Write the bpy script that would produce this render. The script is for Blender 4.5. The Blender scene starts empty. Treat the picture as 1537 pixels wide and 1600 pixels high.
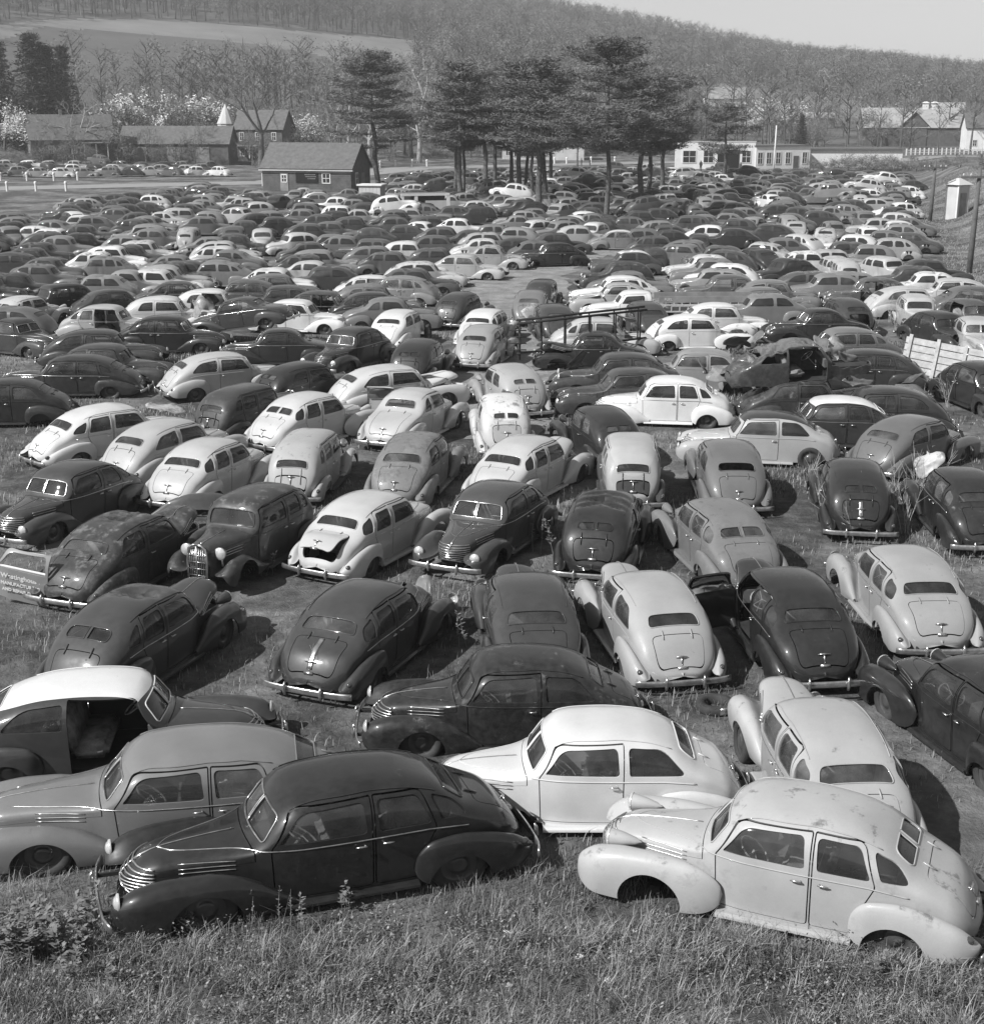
import bpy, bmesh, math, random
import numpy as np
from mathutils import Vector, Matrix
from mathutils.geometry import delaunay_2d_cdt
R = math.radians
# ---------------------------------------------------------------- camera, sky, sun, exposure
SC = bpy.context.scene
COL = SC.collection
PW, PH = 1537.0, 1600.0
CAM_H, PITCH, FPX = 9.8, R(16.4), 2143.0
cam_data = bpy.data.cameras.new('camera')
cam_data.sensor_fit = 'VERTICAL'
cam_data.sensor_height = 56.0
cam_data.lens = 56.0 * FPX / PH
cam_data.clip_start = 0.3
cam_data.clip_end = 6000
cam = bpy.data.objects.new('camera', cam_data)
COL.objects.link(cam)
cam.location = (0, 0, CAM_H)
cam.rotation_euler = (math.pi / 2 - PITCH, 0, 0)
SC.camera = cam

SUN_AZ = R(211)      # direction the light comes from, measured from +X towards +Y
SUN_EL = R(42)
world = bpy.data.worlds.new('World')
SC.world = world
world.use_nodes = True
wn, wl = world.node_tree.nodes, world.node_tree.links
sky = wn.new('ShaderNodeTexSky')
sky.sky_type = 'NISHITA'
sky.sun_disc = False
sky.sun_elevation = SUN_EL
sky.sun_rotation = math.pi / 2 - SUN_AZ
sky.air_density = 1.0
sky.dust_density = 0.5
bw = wn.new('ShaderNodeVectorMath')       # black and white film, more sensitive to blue than the eye
bw.operation = 'DOT_PRODUCT'
bw.inputs[1].default_value = (0.20, 0.35, 0.45)
bg = wn['Background']
bg.inputs['Strength'].default_value = 0.084
wl.new(sky.outputs[0], bw.inputs[0])
wl.new(bw.outputs['Value'], bg.inputs['Color'])
sun_data = bpy.data.lights.new('sun', 'SUN')
sun_data.energy = 5.0
sun_data.angle = R(0.55)
sun_data.color = (1.0, 1.0, 1.0)
sun = bpy.data.objects.new('sun', sun_data)
COL.objects.link(sun)
sdir = Vector((math.cos(SUN_AZ) * math.cos(SUN_EL), math.sin(SUN_AZ) * math.cos(SUN_EL), math.sin(SUN_EL)))
sun.rotation_euler = sdir.to_track_quat('Z', 'Y').to_euler()
sun.location = sdir * 60
SC.view_settings.view_transform = 'Standard'
SC.view_settings.look = 'None'
SC.view_settings.exposure = 0.48
SC.view_settings.gamma = 1.0
SC.view_settings.use_curve_mapping = False
SC.cycles.max_bounces = 5
SC.cycles.diffuse_bounces = 2
SC.cycles.glossy_bounces = 3
SC.cycles.transmission_bounces = 4
SC.cycles.transparent_max_bounces = 10
SC.cycles.use_denoising = True
SC.cycles.caustics_reflective = False
SC.cycles.caustics_refractive = False

def at(px, py, z=0.0):
    """photo pixel -> point on the horizontal plane at height z"""
    a, b = (px - PW / 2) / FPX, -(py - PH / 2) / FPX
    d = Vector((a, math.cos(PITCH) + b * math.sin(PITCH), -math.sin(PITCH) + b * math.cos(PITCH)))
    t = (z - CAM_H) / d.z
    return Vector((0, 0, CAM_H)) + d * t

def at_y(px, py, y):
    """photo pixel -> point at forward distance y (for far things whose distance is known)"""
    a, b = (px - PW / 2) / FPX, -(py - PH / 2) / FPX
    d = Vector((a, math.cos(PITCH) + b * math.sin(PITCH), -math.sin(PITCH) + b * math.cos(PITCH)))
    t = y / d.y
    return Vector((0, 0, CAM_H)) + d * t
# ---------------------------------------------------------------- small library
RNG = np.random.default_rng(11)
random.seed(5)

def pchip(pts, x):
    """monotone cubic through control points (sorted by x)"""
    pts = sorted(pts)
    X = np.array([p[0] for p in pts], float); Y = np.array([p[1] for p in pts], float)
    x = np.asarray(x, float)
    if len(X) == 1: return np.full_like(x, Y[0])
    h = np.diff(X); d = np.diff(Y) / h
    m = np.zeros_like(Y)
    for i in range(1, len(X) - 1):
        if d[i - 1] * d[i] > 0:
            w1 = 2 * h[i] + h[i - 1]; w2 = h[i] + 2 * h[i - 1]
            m[i] = (w1 + w2) / (w1 / d[i - 1] + w2 / d[i])
    m[0] = d[0]; m[-1] = d[-1]
    xc = np.clip(x, X[0], X[-1])
    k = np.clip(np.searchsorted(X, xc, side='right') - 1, 0, len(h) - 1)
    t = (xc - X[k]) / h[k]
    return ((2*t**3 - 3*t**2 + 1) * Y[k] + (t**3 - 2*t**2 + t) * h[k] * m[k]
            + (-2*t**3 + 3*t**2) * Y[k+1] + (t**3 - t**2) * h[k] * m[k+1])

def fillet(pts, seg=5):
    """[(a,b,r)...] -> polygon with rounded corners"""
    out = []; n = len(pts)
    for i in range(n):
        p0 = np.array(pts[i - 1][:2], float); p1 = np.array(pts[i][:2], float); p2 = np.array(pts[(i + 1) % n][:2], float)
        r = pts[i][2] if len(pts[i]) > 2 else 0
        if r <= 0: out.append(p1); continue
        a = p0 - p1; b = p2 - p1; la = np.linalg.norm(a); lb = np.linalg.norm(b); a /= la; b /= lb
        k = min(r, la * .49, lb * .49)
        A = p1 + a * k; B = p1 + b * k
        for j in range(seg + 1):
            t = j / seg
            out.append((1 - t)**2 * A + 2 * t * (1 - t) * p1 + t * t * B)
    return np.array(out)

def resample(poly, step, closed=True):
    P = np.array(poly, float); out = []
    n = len(P)
    for i in range(n if closed else n - 1):
        a = P[i]; b = P[(i + 1) % n]
        k = max(1, int(math.ceil(np.linalg.norm(b - a) / step)))
        for j in range(k): out.append(a + (b - a) * j / k)
    if not closed: out.append(P[-1])
    return np.array(out)

def offset_poly(P, d):
    """inward offset of a closed polygon (d>0 shrinks)"""
    P = np.asarray(P, float)
    area = 0.5 * np.sum(P[:, 0] * np.roll(P[:, 1], -1) - np.roll(P[:, 0], -1) * P[:, 1])
    s = 1 if area > 0 else -1
    e = np.roll(P, -1, 0) - P
    L = np.linalg.norm(e, axis=1, keepdims=True); L[L < 1e-9] = 1
    nrm = s * np.stack([-e[:, 1], e[:, 0]], 1) / L
    v = nrm + np.roll(nrm, 1, 0)
    l2 = (v**2).sum(1, keepdims=True); l2[l2 < .3] = .3
    return P + d * 2 * v / l2

def pip(P, poly):
    """vectorised point in polygon"""
    x, y = P[:, 0], P[:, 1]; ins = np.zeros(len(P), bool)
    n = len(poly)
    for i in range(n):
        x1, y1 = poly[i - 1]; x2, y2 = poly[i]
        if y1 == y2: continue
        c = ((y1 > y) != (y2 > y)) & (x < (x2 - x1) * (y - y1) / (y2 - y1) + x1)
        ins ^= c
    return ins

def mesh_from(name, V, F, mat=None, N=None, smooth=True):
    me = bpy.data.meshes.new(name)
    me.from_pydata([tuple(v) for v in V], [], [tuple(f) for f in F])
    if smooth: me.polygons.foreach_set('use_smooth', np.ones(len(me.polygons), bool))
    if mat is not None: me.materials.append(mat)
    if N is not None and len(me.vertices) == len(N):
        me.normals_split_custom_set_from_vertices([tuple(n) for n in N])
    me.update()
    return me

def tri_mesh(name, V, F, mat=None, smooth=False):
    """fast path for big triangle soups (numpy arrays)"""
    me = bpy.data.meshes.new(name)
    V = np.asarray(V, np.float32); F = np.asarray(F, np.int32); k = F.shape[1]
    me.vertices.add(len(V)); me.vertices.foreach_set('co', V.ravel())
    me.loops.add(F.size); me.loops.foreach_set('vertex_index', F.ravel())
    me.polygons.add(len(F))
    me.polygons.foreach_set('loop_start', np.arange(0, F.size, k, dtype=np.int32))
    me.polygons.foreach_set('use_smooth', np.full(len(F), smooth, bool))
    me.update(calc_edges=True)
    if mat is not None: me.materials.append(mat)
    return me

def obj(name, me, parent=None, loc=None, rot=None):
    o = bpy.data.objects.new(name, me); COL.objects.link(o)
    if parent is not None: o.parent = parent
    if loc is not None: o.location = loc
    if rot is not None: o.rotation_euler = rot
    return o

def tag(o, label=None, cat=None, group=None, kind=None):
    if label: o['label'] = label
    if cat: o['category'] = cat
    if group: o['group'] = group
    if kind: o['kind'] = kind
    return o

def empty(name, loc=(0, 0, 0), rz=0.0, label=None, cat=None, group=None):
    o = bpy.data.objects.new(name, None); COL.objects.link(o)
    o.empty_display_size = .3
    o.location = loc; o.rotation_euler = (0, 0, rz)
    return tag(o, label, cat, group)

class MB:
    """collects verts and faces"""
    def __init__(s): s.V = []; s.F = []
    def add(s, V, F):
        k = len(s.V); s.V.extend([tuple(v) for v in V]); s.F.extend([tuple(i + k for i in f) for f in F]); return s
    def box(s, c, d, rz=0.0, taper=1.0):
        x, y, z = d[0]/2, d[1]/2, d[2]/2; V = []
        cr, sr = math.cos(rz), math.sin(rz)
        for dz in (-1, 1):
            t = 1 if dz < 0 else taper
            for dx, dy in ((-1,-1),(1,-1),(1,1),(-1,1)):
                a, b = dx*x*t, dy*y*t
                V.append((c[0]+a*cr-b*sr, c[1]+a*sr+b*cr, c[2]+dz*z))
        return s.add(V, [(3,2,1,0),(4,5,6,7),(0,1,5,4),(1,2,6,5),(2,3,7,6),(3,0,4,7)])
    def bar(s, a, b, w, h=None, up=(0,0,1)):
        """rectangular bar between two points"""
        h = w if h is None else h
        a = Vector(a); b = Vector(b); d = (b-a).normalized(); u = Vector(up)
        if abs(d.dot(u)) > .98: u = Vector((1,0,0))
        r = d.cross(u).normalized(); u = r.cross(d)
        V = []
        for p in (a, b):
            for i, j in ((-1,-1),(1,-1),(1,1),(-1,1)): V.append(p + r*(i*w/2) + u*(j*h/2))
        return s.add(V, [(0,1,2,3),(7,6,5,4),(0,4,5,1),(1,5,6,2),(2,6,7,3),(3,7,4,0)])
    def tube(s, pts, rad, n=8, caps=True, squash=None):
        pts = [Vector(p) for p in pts]; k = len(pts)
        rad = [rad]*k if not hasattr(rad, '__len__') else rad
        V = []; F = []; pu = None
        for i, p in enumerate(pts):
            d = (pts[min(i+1,k-1)] - pts[max(i-1,0)]).normalized()
            u = Vector((0,0,1)) if pu is None else pu
            if abs(d.dot(u)) > .97: u = Vector((1,0,0)) if abs(d.x) < .9 else Vector((0,1,0))
            r = d.cross(u).normalized(); u = r.cross(d).normalized(); pu = u
            for j in range(n):
                a = 2*math.pi*j/n
                if squash: V.append(p + r*(math.cos(a)*rad[i]*squash[0]) + u*(math.sin(a)*rad[i]*squash[1]))
                else: V.append(p + r*(math.cos(a)*rad[i]) + u*(math.sin(a)*rad[i]))
        for i in range(k-1):
            for j in range(n):
                F.append((i*n+j, i*n+(j+1)%n, (i+1)*n+(j+1)%n, (i+1)*n+j))
        if caps: F.append(tuple(range(n-1,-1,-1))); F.append(tuple((k-1)*n+j for j in range(n)))
        return s.add(V, F)
    def lathe(s, prof, n=16, axis='y', c=(0,0,0)):
        """prof [(r, h)] around an axis"""
        V = []; F = []; k = len(prof)
        for r, h in prof:
            for j in range(n):
                a = 2*math.pi*j/n; p, q = r*math.cos(a), r*math.sin(a)
                v = {'y': (p, h, q), 'z': (p, q, h), 'x': (h, p, q)}[axis]
                V.append((v[0]+c[0], v[1]+c[1], v[2]+c[2]))
        for i in range(k-1):
            for j in range(n): F.append((i*n+j, (i+1)*n+j, (i+1)*n+(j+1)%n, i*n+(j+1)%n))
        return s.add(V, F)
    def mesh(s, name, mat=None, smooth=False):
        me = mesh_from(name, s.V, s.F, mat, smooth=smooth)
        return me

# ---------------------------------------------------------------- materials (all grey: a black and white photograph)
def nodes(m):
    m.use_nodes = True
    return m.node_tree.nodes, m.node_tree.links

def material(name, base=0.3, rough=0.7, metal=0.0, spec=0.5, var=0.0, scale=3.0, bump=0.0, bscale=20.0, coat=0.0, detail=6.0, coords='Object'):
    m = bpy.data.materials.new(name); n, l = nodes(m); b = n['Principled BSDF']
    b.inputs['Base Color'].default_value = (base, base, base, 1)
    b.inputs['Roughness'].default_value = rough; b.inputs['Metallic'].default_value = metal
    b.inputs['Specular IOR Level'].default_value = spec; b.inputs['Coat Weight'].default_value = coat
    tc = n.new('ShaderNodeTexCoord')
    if var > 0:
        t = n.new('ShaderNodeTexNoise'); t.inputs['Scale'].default_value = scale; t.inputs['Detail'].default_value = detail
        t.inputs['Roughness'].default_value = .65
        l.new(tc.outputs[coords], t.inputs['Vector'])
        r = n.new('ShaderNodeMapRange'); r.inputs['From Min'].default_value = .3; r.inputs['From Max'].default_value = .7
        r.inputs['To Min'].default_value = max(0.0, base - var); r.inputs['To Max'].default_value = base + var
        l.new(t.outputs[0], r.inputs['Value']); l.new(r.outputs[0], b.inputs['Base Color'])
    if bump > 0:
        t2 = n.new('ShaderNodeTexNoise'); t2.inputs['Scale'].default_value = bscale; t2.inputs['Detail'].default_value = 5
        l.new(tc.outputs[coords], t2.inputs['Vector'])
        bp = n.new('ShaderNodeBump'); bp.inputs['Strength'].default_value = bump; bp.inputs['Distance'].default_value = .05
        l.new(t2.outputs[0], bp.inputs['Height']); l.new(bp.outputs[0], b.inputs['Normal'])
    return m

def paint_material(name, vcol=False):
    """old enamel: tone from the object's colour, wear (alpha) brings faded and rusted patches"""
    m = bpy.data.materials.new(name); n, l = nodes(m); b = n['Principled BSDF']
    def mth(op, a, c=None, clamp=False):
        q = n.new('ShaderNodeMath'); q.operation = op; q.use_clamp = clamp
        for i, v in enumerate((a, c)):
            if v is None: continue
            if isinstance(v, (int, float)): q.inputs[i].default_value = v
            else: l.new(v, q.inputs[i])
        return q.outputs[0]
    def rng(v, a0, a1, b0, b1):
        q = n.new('ShaderNodeMapRange'); l.new(v, q.inputs['Value'])
        for k, x in zip(('From Min','From Max','To Min','To Max'), (a0,a1,b0,b1)): q.inputs[k].default_value = x
        return q.outputs[0]
    def mix(f, a, c):
        q = n.new('ShaderNodeMix'); q.data_type = 'FLOAT'
        for i, v in ((0, f), (2, a), (3, c)):
            if isinstance(v, (int, float)): q.inputs[i].default_value = v
            else: l.new(v, q.inputs[i])
        return q.outputs[0]
    tc = n.new('ShaderNodeTexCoord'); oi = n.new('ShaderNodeObjectInfo')
    if vcol:
        at_ = n.new('ShaderNodeAttribute'); at_.attribute_name = 'tone'
        sep = n.new('ShaderNodeSeparateColor'); l.new(at_.outputs['Color'], sep.inputs[0])
        tone = sep.outputs[0]; wear = 0.3; rnd = sep.outputs[1]
        vec = tc.outputs['Object']
    else:
        sep = n.new('ShaderNodeSeparateColor'); l.new(oi.outputs['Color'], sep.inputs[0])
        tone = sep.outputs[0]; rnd = oi.outputs['Random']; wear = oi.outputs['Alpha']
        off = n.new('ShaderNodeVectorMath'); off.operation = 'ADD'
        sc_ = n.new('ShaderNodeVectorMath'); sc_.operation = 'SCALE'; sc_.inputs[3].default_value = 37.0
        cmb = n.new('ShaderNodeCombineXYZ'); l.new(sep.outputs[1], cmb.inputs[0]); l.new(sep.outputs[1], cmb.inputs[1])
        l.new(cmb.outputs[0], sc_.inputs[0]); l.new(tc.outputs['Object'], off.inputs[0]); l.new(sc_.outputs[0], off.inputs[1])
        vec = off.outputs[0]
    def noise(s, d, r=.6):
        t = n.new('ShaderNodeTexNoise'); t.inputs['Scale'].default_value = s; t.inputs['Detail'].default_value = d
        t.inputs['Roughness'].default_value = r; l.new(vec, t.inputs['Vector']); return t.outputs[0]
    big = noise(1.3, 4); fine = noise(9, 8, .7); spot = noise(3.2, 10, .72); grain = noise(55, 4, .8)
    geo = n.new('ShaderNodeNewGeometry'); sepn = n.new('ShaderNodeSeparateXYZ'); l.new(geo.outputs['Normal'], sepn.inputs[0])
    up = rng(sepn.outputs['Z'], .25, .95, 0, 1)
    # settled dust on what faces the sky, patchy
    dust = mth('MULTIPLY', mth('MULTIPLY', up, rng(big, .3, .75, .1, .9)), 0.22)
    c = mix(dust, tone, mth('ADD', mth('MULTIPLY', tone, .7), .035))
    # chalky fading
    fade = mth('MULTIPLY', rng(fine, .35, .8, 0, .30), wear)
    c = mix(fade, c, mth('ADD', mth('MULTIPLY', c, .6), .16))
    # scuffed, chalked-out patches
    scf = mth('MULTIPLY', mth('SUBTRACT', noise(2.1, 9, .68), mth('SUBTRACT', .74, mth('MULTIPLY', wear, .16))), 9.0, clamp=True)
    scf = mth('MULTIPLY', mth('MULTIPLY', scf, rng(grain, .35, .6, .25, 1)), .75)
    c = mix(scf, c, mth('ADD', mth('MULTIPLY', c, .4), .22))
    # bare or rusted blotches
    edge = mth('SUBTRACT', 0.705, mth('MULTIPLY', wear, 0.225))
    rust = mth('MULTIPLY', mth('SUBTRACT', spot, edge), 14.0, clamp=True)
    rust = mth('MULTIPLY', rust, mth('ADD', mth('MULTIPLY', up, .62), .22))
    c = mix(rust, c, mix(rng(fine, .3, .7, 0, 1), .05, .20))
    # a little mottling everywhere, so no panel is one flat tone
    c = mth('MULTIPLY', c, rng(big, .3, .7, .90, 1.10))
    c = mth('MULTIPLY', c, rng(grain, .25, .75, .93, 1.07))
    l.new(c, b.inputs['Base Color'])
    ro = mix(rust, mix(dust, rng(fine, .3, .7, .30, .50), .75), .9)
    l.new(ro, b.inputs['Roughness'])
    b.inputs['Specular IOR Level'].default_value = .22
    l.new(mth('MULTIPLY', mth('SUBTRACT', 1.0, rust), mth('SUBTRACT', .95, mth('MULTIPLY', wear, .7))), b.inputs['Coat Weight'])
    b.inputs['Coat Roughness'].default_value = .07
    bp = n.new('ShaderNodeBump'); bp.inputs['Strength'].default_value = .05; bp.inputs['Distance'].default_value = .03
    l.new(noise(5, 3), bp.inputs['Height']); l.new(bp.outputs[0], b.inputs['Normal'])
    return m

M = {}
M['paint'] = paint_material('car_paint')
M['paint_far'] = paint_material('car_paint_far', True)
M['chrome'] = material('dulled_chrome', .55, .28, .9, var=.22, scale=6)
M['rubber'] = material('tyre_rubber', .03, .85, var=.015)
M['dark'] = material('underbody_black', .018, .9, var=.01)
M['seat'] = material('seat_cloth', .17, .95, var=.10, scale=5, bump=.3)
M['lining'] = material('roof_lining', .09, .95, var=.03)
M['lens'] = material('lamp_lens', .55, .12, .35, coat=1.0)
M['taillens'] = material('tail_lens', .05, .15, coat=1.0)
M['grille'] = material('grille_dark', .03, .6)
def glass_material(name, tint, dustk, clear):
    m = bpy.data.materials.new(name); n, l = nodes(m)
    out = n['Material Output']; n.remove(n['Principled BSDF'])
    tc = n.new('ShaderNodeTexCoord'); t = n.new('ShaderNodeTexNoise'); t.inputs['Scale'].default_value = 2.5; t.inputs['Detail'].default_value = 6
    oi = n.new('ShaderNodeObjectInfo'); ad = n.new('ShaderNodeVectorMath'); ad.operation = 'ADD'
    l.new(tc.outputs['Object'], ad.inputs[0]); l.new(oi.outputs['Location'], ad.inputs[1]); l.new(ad.outputs[0], t.inputs['Vector'])
    mr = n.new('ShaderNodeMapRange'); mr.inputs['From Min'].default_value = .35; mr.inputs['From Max'].default_value = .75
    mr.inputs['To Min'].default_value = dustk * .25; mr.inputs['To Max'].default_value = dustk
    l.new(t.outputs[0], mr.inputs['Value'])
    tr = n.new('ShaderNodeBsdfTransparent'); tr.inputs[0].default_value = (tint, tint, tint, 1)
    dk = n.new('ShaderNodeBsdfDiffuse'); dk.inputs[0].default_value = (.015, .015, .015, 1)
    m0 = n.new('ShaderNodeMixShader'); m0.inputs[0].default_value = clear
    if clear:          # some panes are clean, some blind with dirt
        cr = n.new('ShaderNodeMapRange'); l.new(oi.outputs['Random'], cr.inputs['Value']); cr.inputs['To Min'].default_value = .30; cr.inputs['To Max'].default_value = 1.0; l.new(cr.outputs[0], m0.inputs[0])
    pw = n.new('ShaderNodeMath'); pw.operation = 'POWER'; pw.inputs[1].default_value = 3.0; l.new(oi.outputs['Random'], pw.inputs[0])
    dm = n.new('ShaderNodeMath'); dm.operation = 'MULTIPLY_ADD'; dm.inputs[1].default_value = 1.6; dm.inputs[2].default_value = .6; l.new(pw.outputs[0], dm.inputs[0])
    dd_ = n.new('ShaderNodeMath'); dd_.operation = 'MULTIPLY'; l.new(dm.outputs[0], dd_.inputs[0]); l.new(mr.outputs[0], dd_.inputs[1])
    l.new(dk.outputs[0], m0.inputs[1]); l.new(tr.outputs[0], m0.inputs[2])
    gl = n.new('ShaderNodeBsdfGlossy'); gl.inputs['Roughness'].default_value = .05; gl.inputs[0].default_value = (.9, .9, .9, 1)
    df = n.new('ShaderNodeBsdfDiffuse'); df.inputs[0].default_value = (.38, .38, .38, 1)
    lw = n.new('ShaderNodeFresnel'); lw.inputs[0].default_value = 1.5
    m1 = n.new('ShaderNodeMixShader'); l.new(lw.outputs[0], m1.inputs[0]); l.new(m0.outputs[0], m1.inputs[1]); l.new(gl.outputs[0], m1.inputs[2])
    m2 = n.new('ShaderNodeMixShader'); l.new(dd_.outputs[0], m2.inputs[0]); l.new(m1.outputs[0], m2.inputs[1]); l.new(df.outputs[0], m2.inputs[2])
    l.new(m2.outputs[0], out.inputs[0])
    return m
M['glass'] = glass_material('dusty_glass', .75, .14, .62)
M['glass_far'] = glass_material('dark_far_glass', .5, .09, 0.0)
# ---------------------------------------------------------------- lofted sheet-metal surfaces, cut along drawn outlines
class Surf:
    """half surface (y>0) over the domain (u, s); x = X(u)"""
    def __init__(s, x0, x1, smax): s.x0, s.x1, s.smax = x0, x1, smax; s.warp = []
    def X(s, u):                       # slow at both ends, so that rounded ends get enough sections
        a = np.clip(np.asarray(u, float), 0, 1)
        return s.x0 + (s.x1 - s.x0) * (.55 * a + .45 * (1 - np.cos(np.pi * a)) / 2)
    def U(s, x):
        g = np.linspace(0, 1, 400); return np.interp(x, s.X(g), g)
    def raw(s, x, v): raise NotImplementedError
    def P(s, u, v):
        p = s.raw(s.X(u), v)
        for w in s.warp: p = w(p)
        return p
    def N(s, u, v):
        e = 2e-3
        a = s.P(np.clip(u + e, 0, 1), v) - s.P(np.clip(u - e, 0, 1), v)
        b = s.P(u, np.clip(v + e, 0, s.smax)) - s.P(u, np.clip(v - e, 0, s.smax))
        n = np.cross(b, a); L = np.linalg.norm(n, axis=1, keepdims=True); L[L < 1e-12] = 1
        return s.flip * n / L
    flip = 1.0
    def side(s, poly):                 # outline drawn in side view (x, z) -> domain
        out = []
        for x, z in poly:
            x = min(max(x, s.x0 + .004), s.x1 - .004)
            g = np.linspace(0, s.smax, 260); zz = s.raw(np.full(260, x), g)[:, 2]
            k = int(np.argmax(zz))
            out.append((float(s.U(x)), float(np.interp(z, zz[:k+1], g[:k+1]))))
        return np.array(out)
    def plan(s, poly):                 # outline drawn from above (x, y) -> domain
        out = []
        for x, y in poly:
            x = min(max(x, s.x0 + .004), s.x1 - .004)
            g = np.linspace(1.0, 2.0, 260); yy = s.raw(np.full(260, x), g)[:, 1]
            out.append((float(s.U(x)), float(np.interp(-y, -yy, g))))
        return np.array(out)

SCL = np.array([4.6, 0.75])            # domain -> about metres, for well shaped triangles

def cut(surf, nu, nv, loops, classify):
    """constrained triangulation of the domain; returns {region: (verts2d, tris)}"""
    U, Vv = np.meshgrid(np.linspace(0, 1, nu), np.linspace(0, surf.smax, nv), indexing='ij')
    G = np.stack([U.ravel(), Vv.ravel()], 1)
    lp = [np.clip(L, [0, 0], [1, surf.smax]) for L in loops]
    # drop grid points that crowd the outlines (not those on the border)
    allp = np.concatenate(lp) * SCL if lp else np.zeros((0, 2))
    keep = np.ones(len(G), bool)
    if len(allp):
        inner = (G[:, 0] > 0) & (G[:, 0] < 1) & (G[:, 1] > 0) & (G[:, 1] < surf.smax)
        Gs = G * SCL
        for i in np.where(inner)[0]:
            if ((allp - Gs[i])**2).sum(1).min() < .022**2: keep[i] = False
    pts = [tuple(p * SCL) for p in G[keep]]; edges = []
    for L in lp:
        k = len(pts); n = len(L)
        pts += [tuple(p * SCL) for p in L]
        edges += [(k + i, k + (i + 1) % n) for i in range(n)]
    vo, eo, fo, *_ = delaunay_2d_cdt([Vector(p) for p in pts], edges, [], 0, 1e-5)
    V2 = np.array([(v.x, v.y) for v in vo]) / SCL
    T = np.array([f for f in fo if len(f) == 3], int)
    C = V2[T].mean(1)
    reg = classify(C, lp)
    return V2, T, reg

def region_mesh(surf, V2, T, rim=0.0, inset=0.0, mirror=None):
    """triangles of one region -> (V, F, N); rim folds the borders inwards, mirror: None both halves, +1 / -1 one side"""
    ids = np.unique(T); mp = -np.ones(len(V2), int); mp[ids] = np.arange(len(ids))
    T = mp[T]; u, v = V2[ids, 0], V2[ids, 1]
    P = surf.P(u, v); N = surf.N(u, v)
    a = P[T[:, 1]] - P[T[:, 0]]; b = P[T[:, 2]] - P[T[:, 0]]
    fn = np.cross(a, b); flip = (fn * N[T[:, 0]]).sum(1) < 0
    T = T.copy(); T[flip] = T[flip][:, ::-1]
    if inset: P = P - N * inset
    V = [P]; NN = [N]; F = [T]
    if rim:
        cnt = {}
        for t in T:
            for i in range(3):
                e = (t[i], t[(i + 1) % 3]); cnt[(min(e), max(e))] = cnt.get((min(e), max(e)), []) + [e]
        bd = [e[0] for e in cnt.values() if len(e) == 1]
        bd = [e for e in bd if not (v[e[0]] > surf.smax - 1e-3 and v[e[1]] > surf.smax - 1e-3)]
        if bd:
            bd = np.array(bd); A, B = P[bd[:, 0]], P[bd[:, 1]]; nA, nB = N[bd[:, 0]], N[bd[:, 1]]
            out = np.cross(B - A, nA); L = np.linalg.norm(out, axis=1, keepdims=True); L[L < 1e-12] = 1; out /= L
            k = len(P); m = len(bd)
            V += [A, B, B - nB * rim, A - nA * rim]; NN += [out] * 4
            i = np.arange(m)
            F.append(np.stack([k + i, k + 3*m + i, k + 2*m + i], 1)); F.append(np.stack([k + i, k + 2*m + i, k + m + i], 1))
    V = np.concatenate(V); NN = np.concatenate(NN); F = np.concatenate(F)
    if mirror == 1: return V, F, NN
    V2_, N2, F2 = V * [1, -1, 1], NN * [1, -1, 1], F[:, ::-1]
    if mirror == -1: return V2_, F2, N2
    return np.concatenate([V, V2_]), np.concatenate([F, F2 + len(V)]), np.concatenate([NN, N2])

class Body(Surf):
    def __init__(s, c):
        s.c = c; super().__init__(c['tail'], c['nose'], 2.0); s.flip = 1.0
    def raw(s, x, v):
        c = s.c; x = np.asarray(x, float); v = np.asarray(v, float)
        top, wb, zb, n = (pchip(c[k], x) for k in ('top', 'wb', 'zb', 'n'))
        zs = pchip(c['zs'], x); ws = wb - pchip(c['tuck'], x)
        # rounded tail and nose
        for (xa, xe, k, zc) in ((c['tail'] + c['tail_r'], c['tail'], 2.3, c['tail_z']), (c['nose'] - c['nose_r'], c['nose'], c.get('nose_k', 2.0), c['nose_z'])):
            q = np.clip((x - xa) / (xe - xa), 0, 1); e = np.power(np.clip(1 - q**k, 0, 1), 1 / k)
            wb = wb * e; ws = ws * e; top = zc + (top - zc) * e; zs = zc + (zs - zc) * e; zb = zc + (zb - zc) * e
        top = np.maximum(top, zb + .004)
        q = np.clip(v, 0, 1); t = np.clip(v - 1, 0, 1) * math.pi / 2
        # even out the spacing of the superellipse
        lowy = ws + (wb - ws) * np.sin(q * math.pi / 2); lowz = zs + (zb - zs) * q
        hy = wb * np.power(np.clip(np.cos(t), 0, 1), 2 / n); hz = zb + (top - zb) * np.power(np.clip(np.sin(t), 0, 1), 2 / n)
        y = np.where(v <= 1, lowy, hy); z = np.where(v <= 1, lowz, hz)
        sw = np.exp(-((x - c['ws_x']) / .34)**2) * c['ws_bow']
        xx = x + sw * (1 - np.clip(y / np.maximum(wb, .05), 0, 1)**2) * np.clip((v - 1) * 3, 0, 1)
        return np.stack([xx, y, z], 1)

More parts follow.
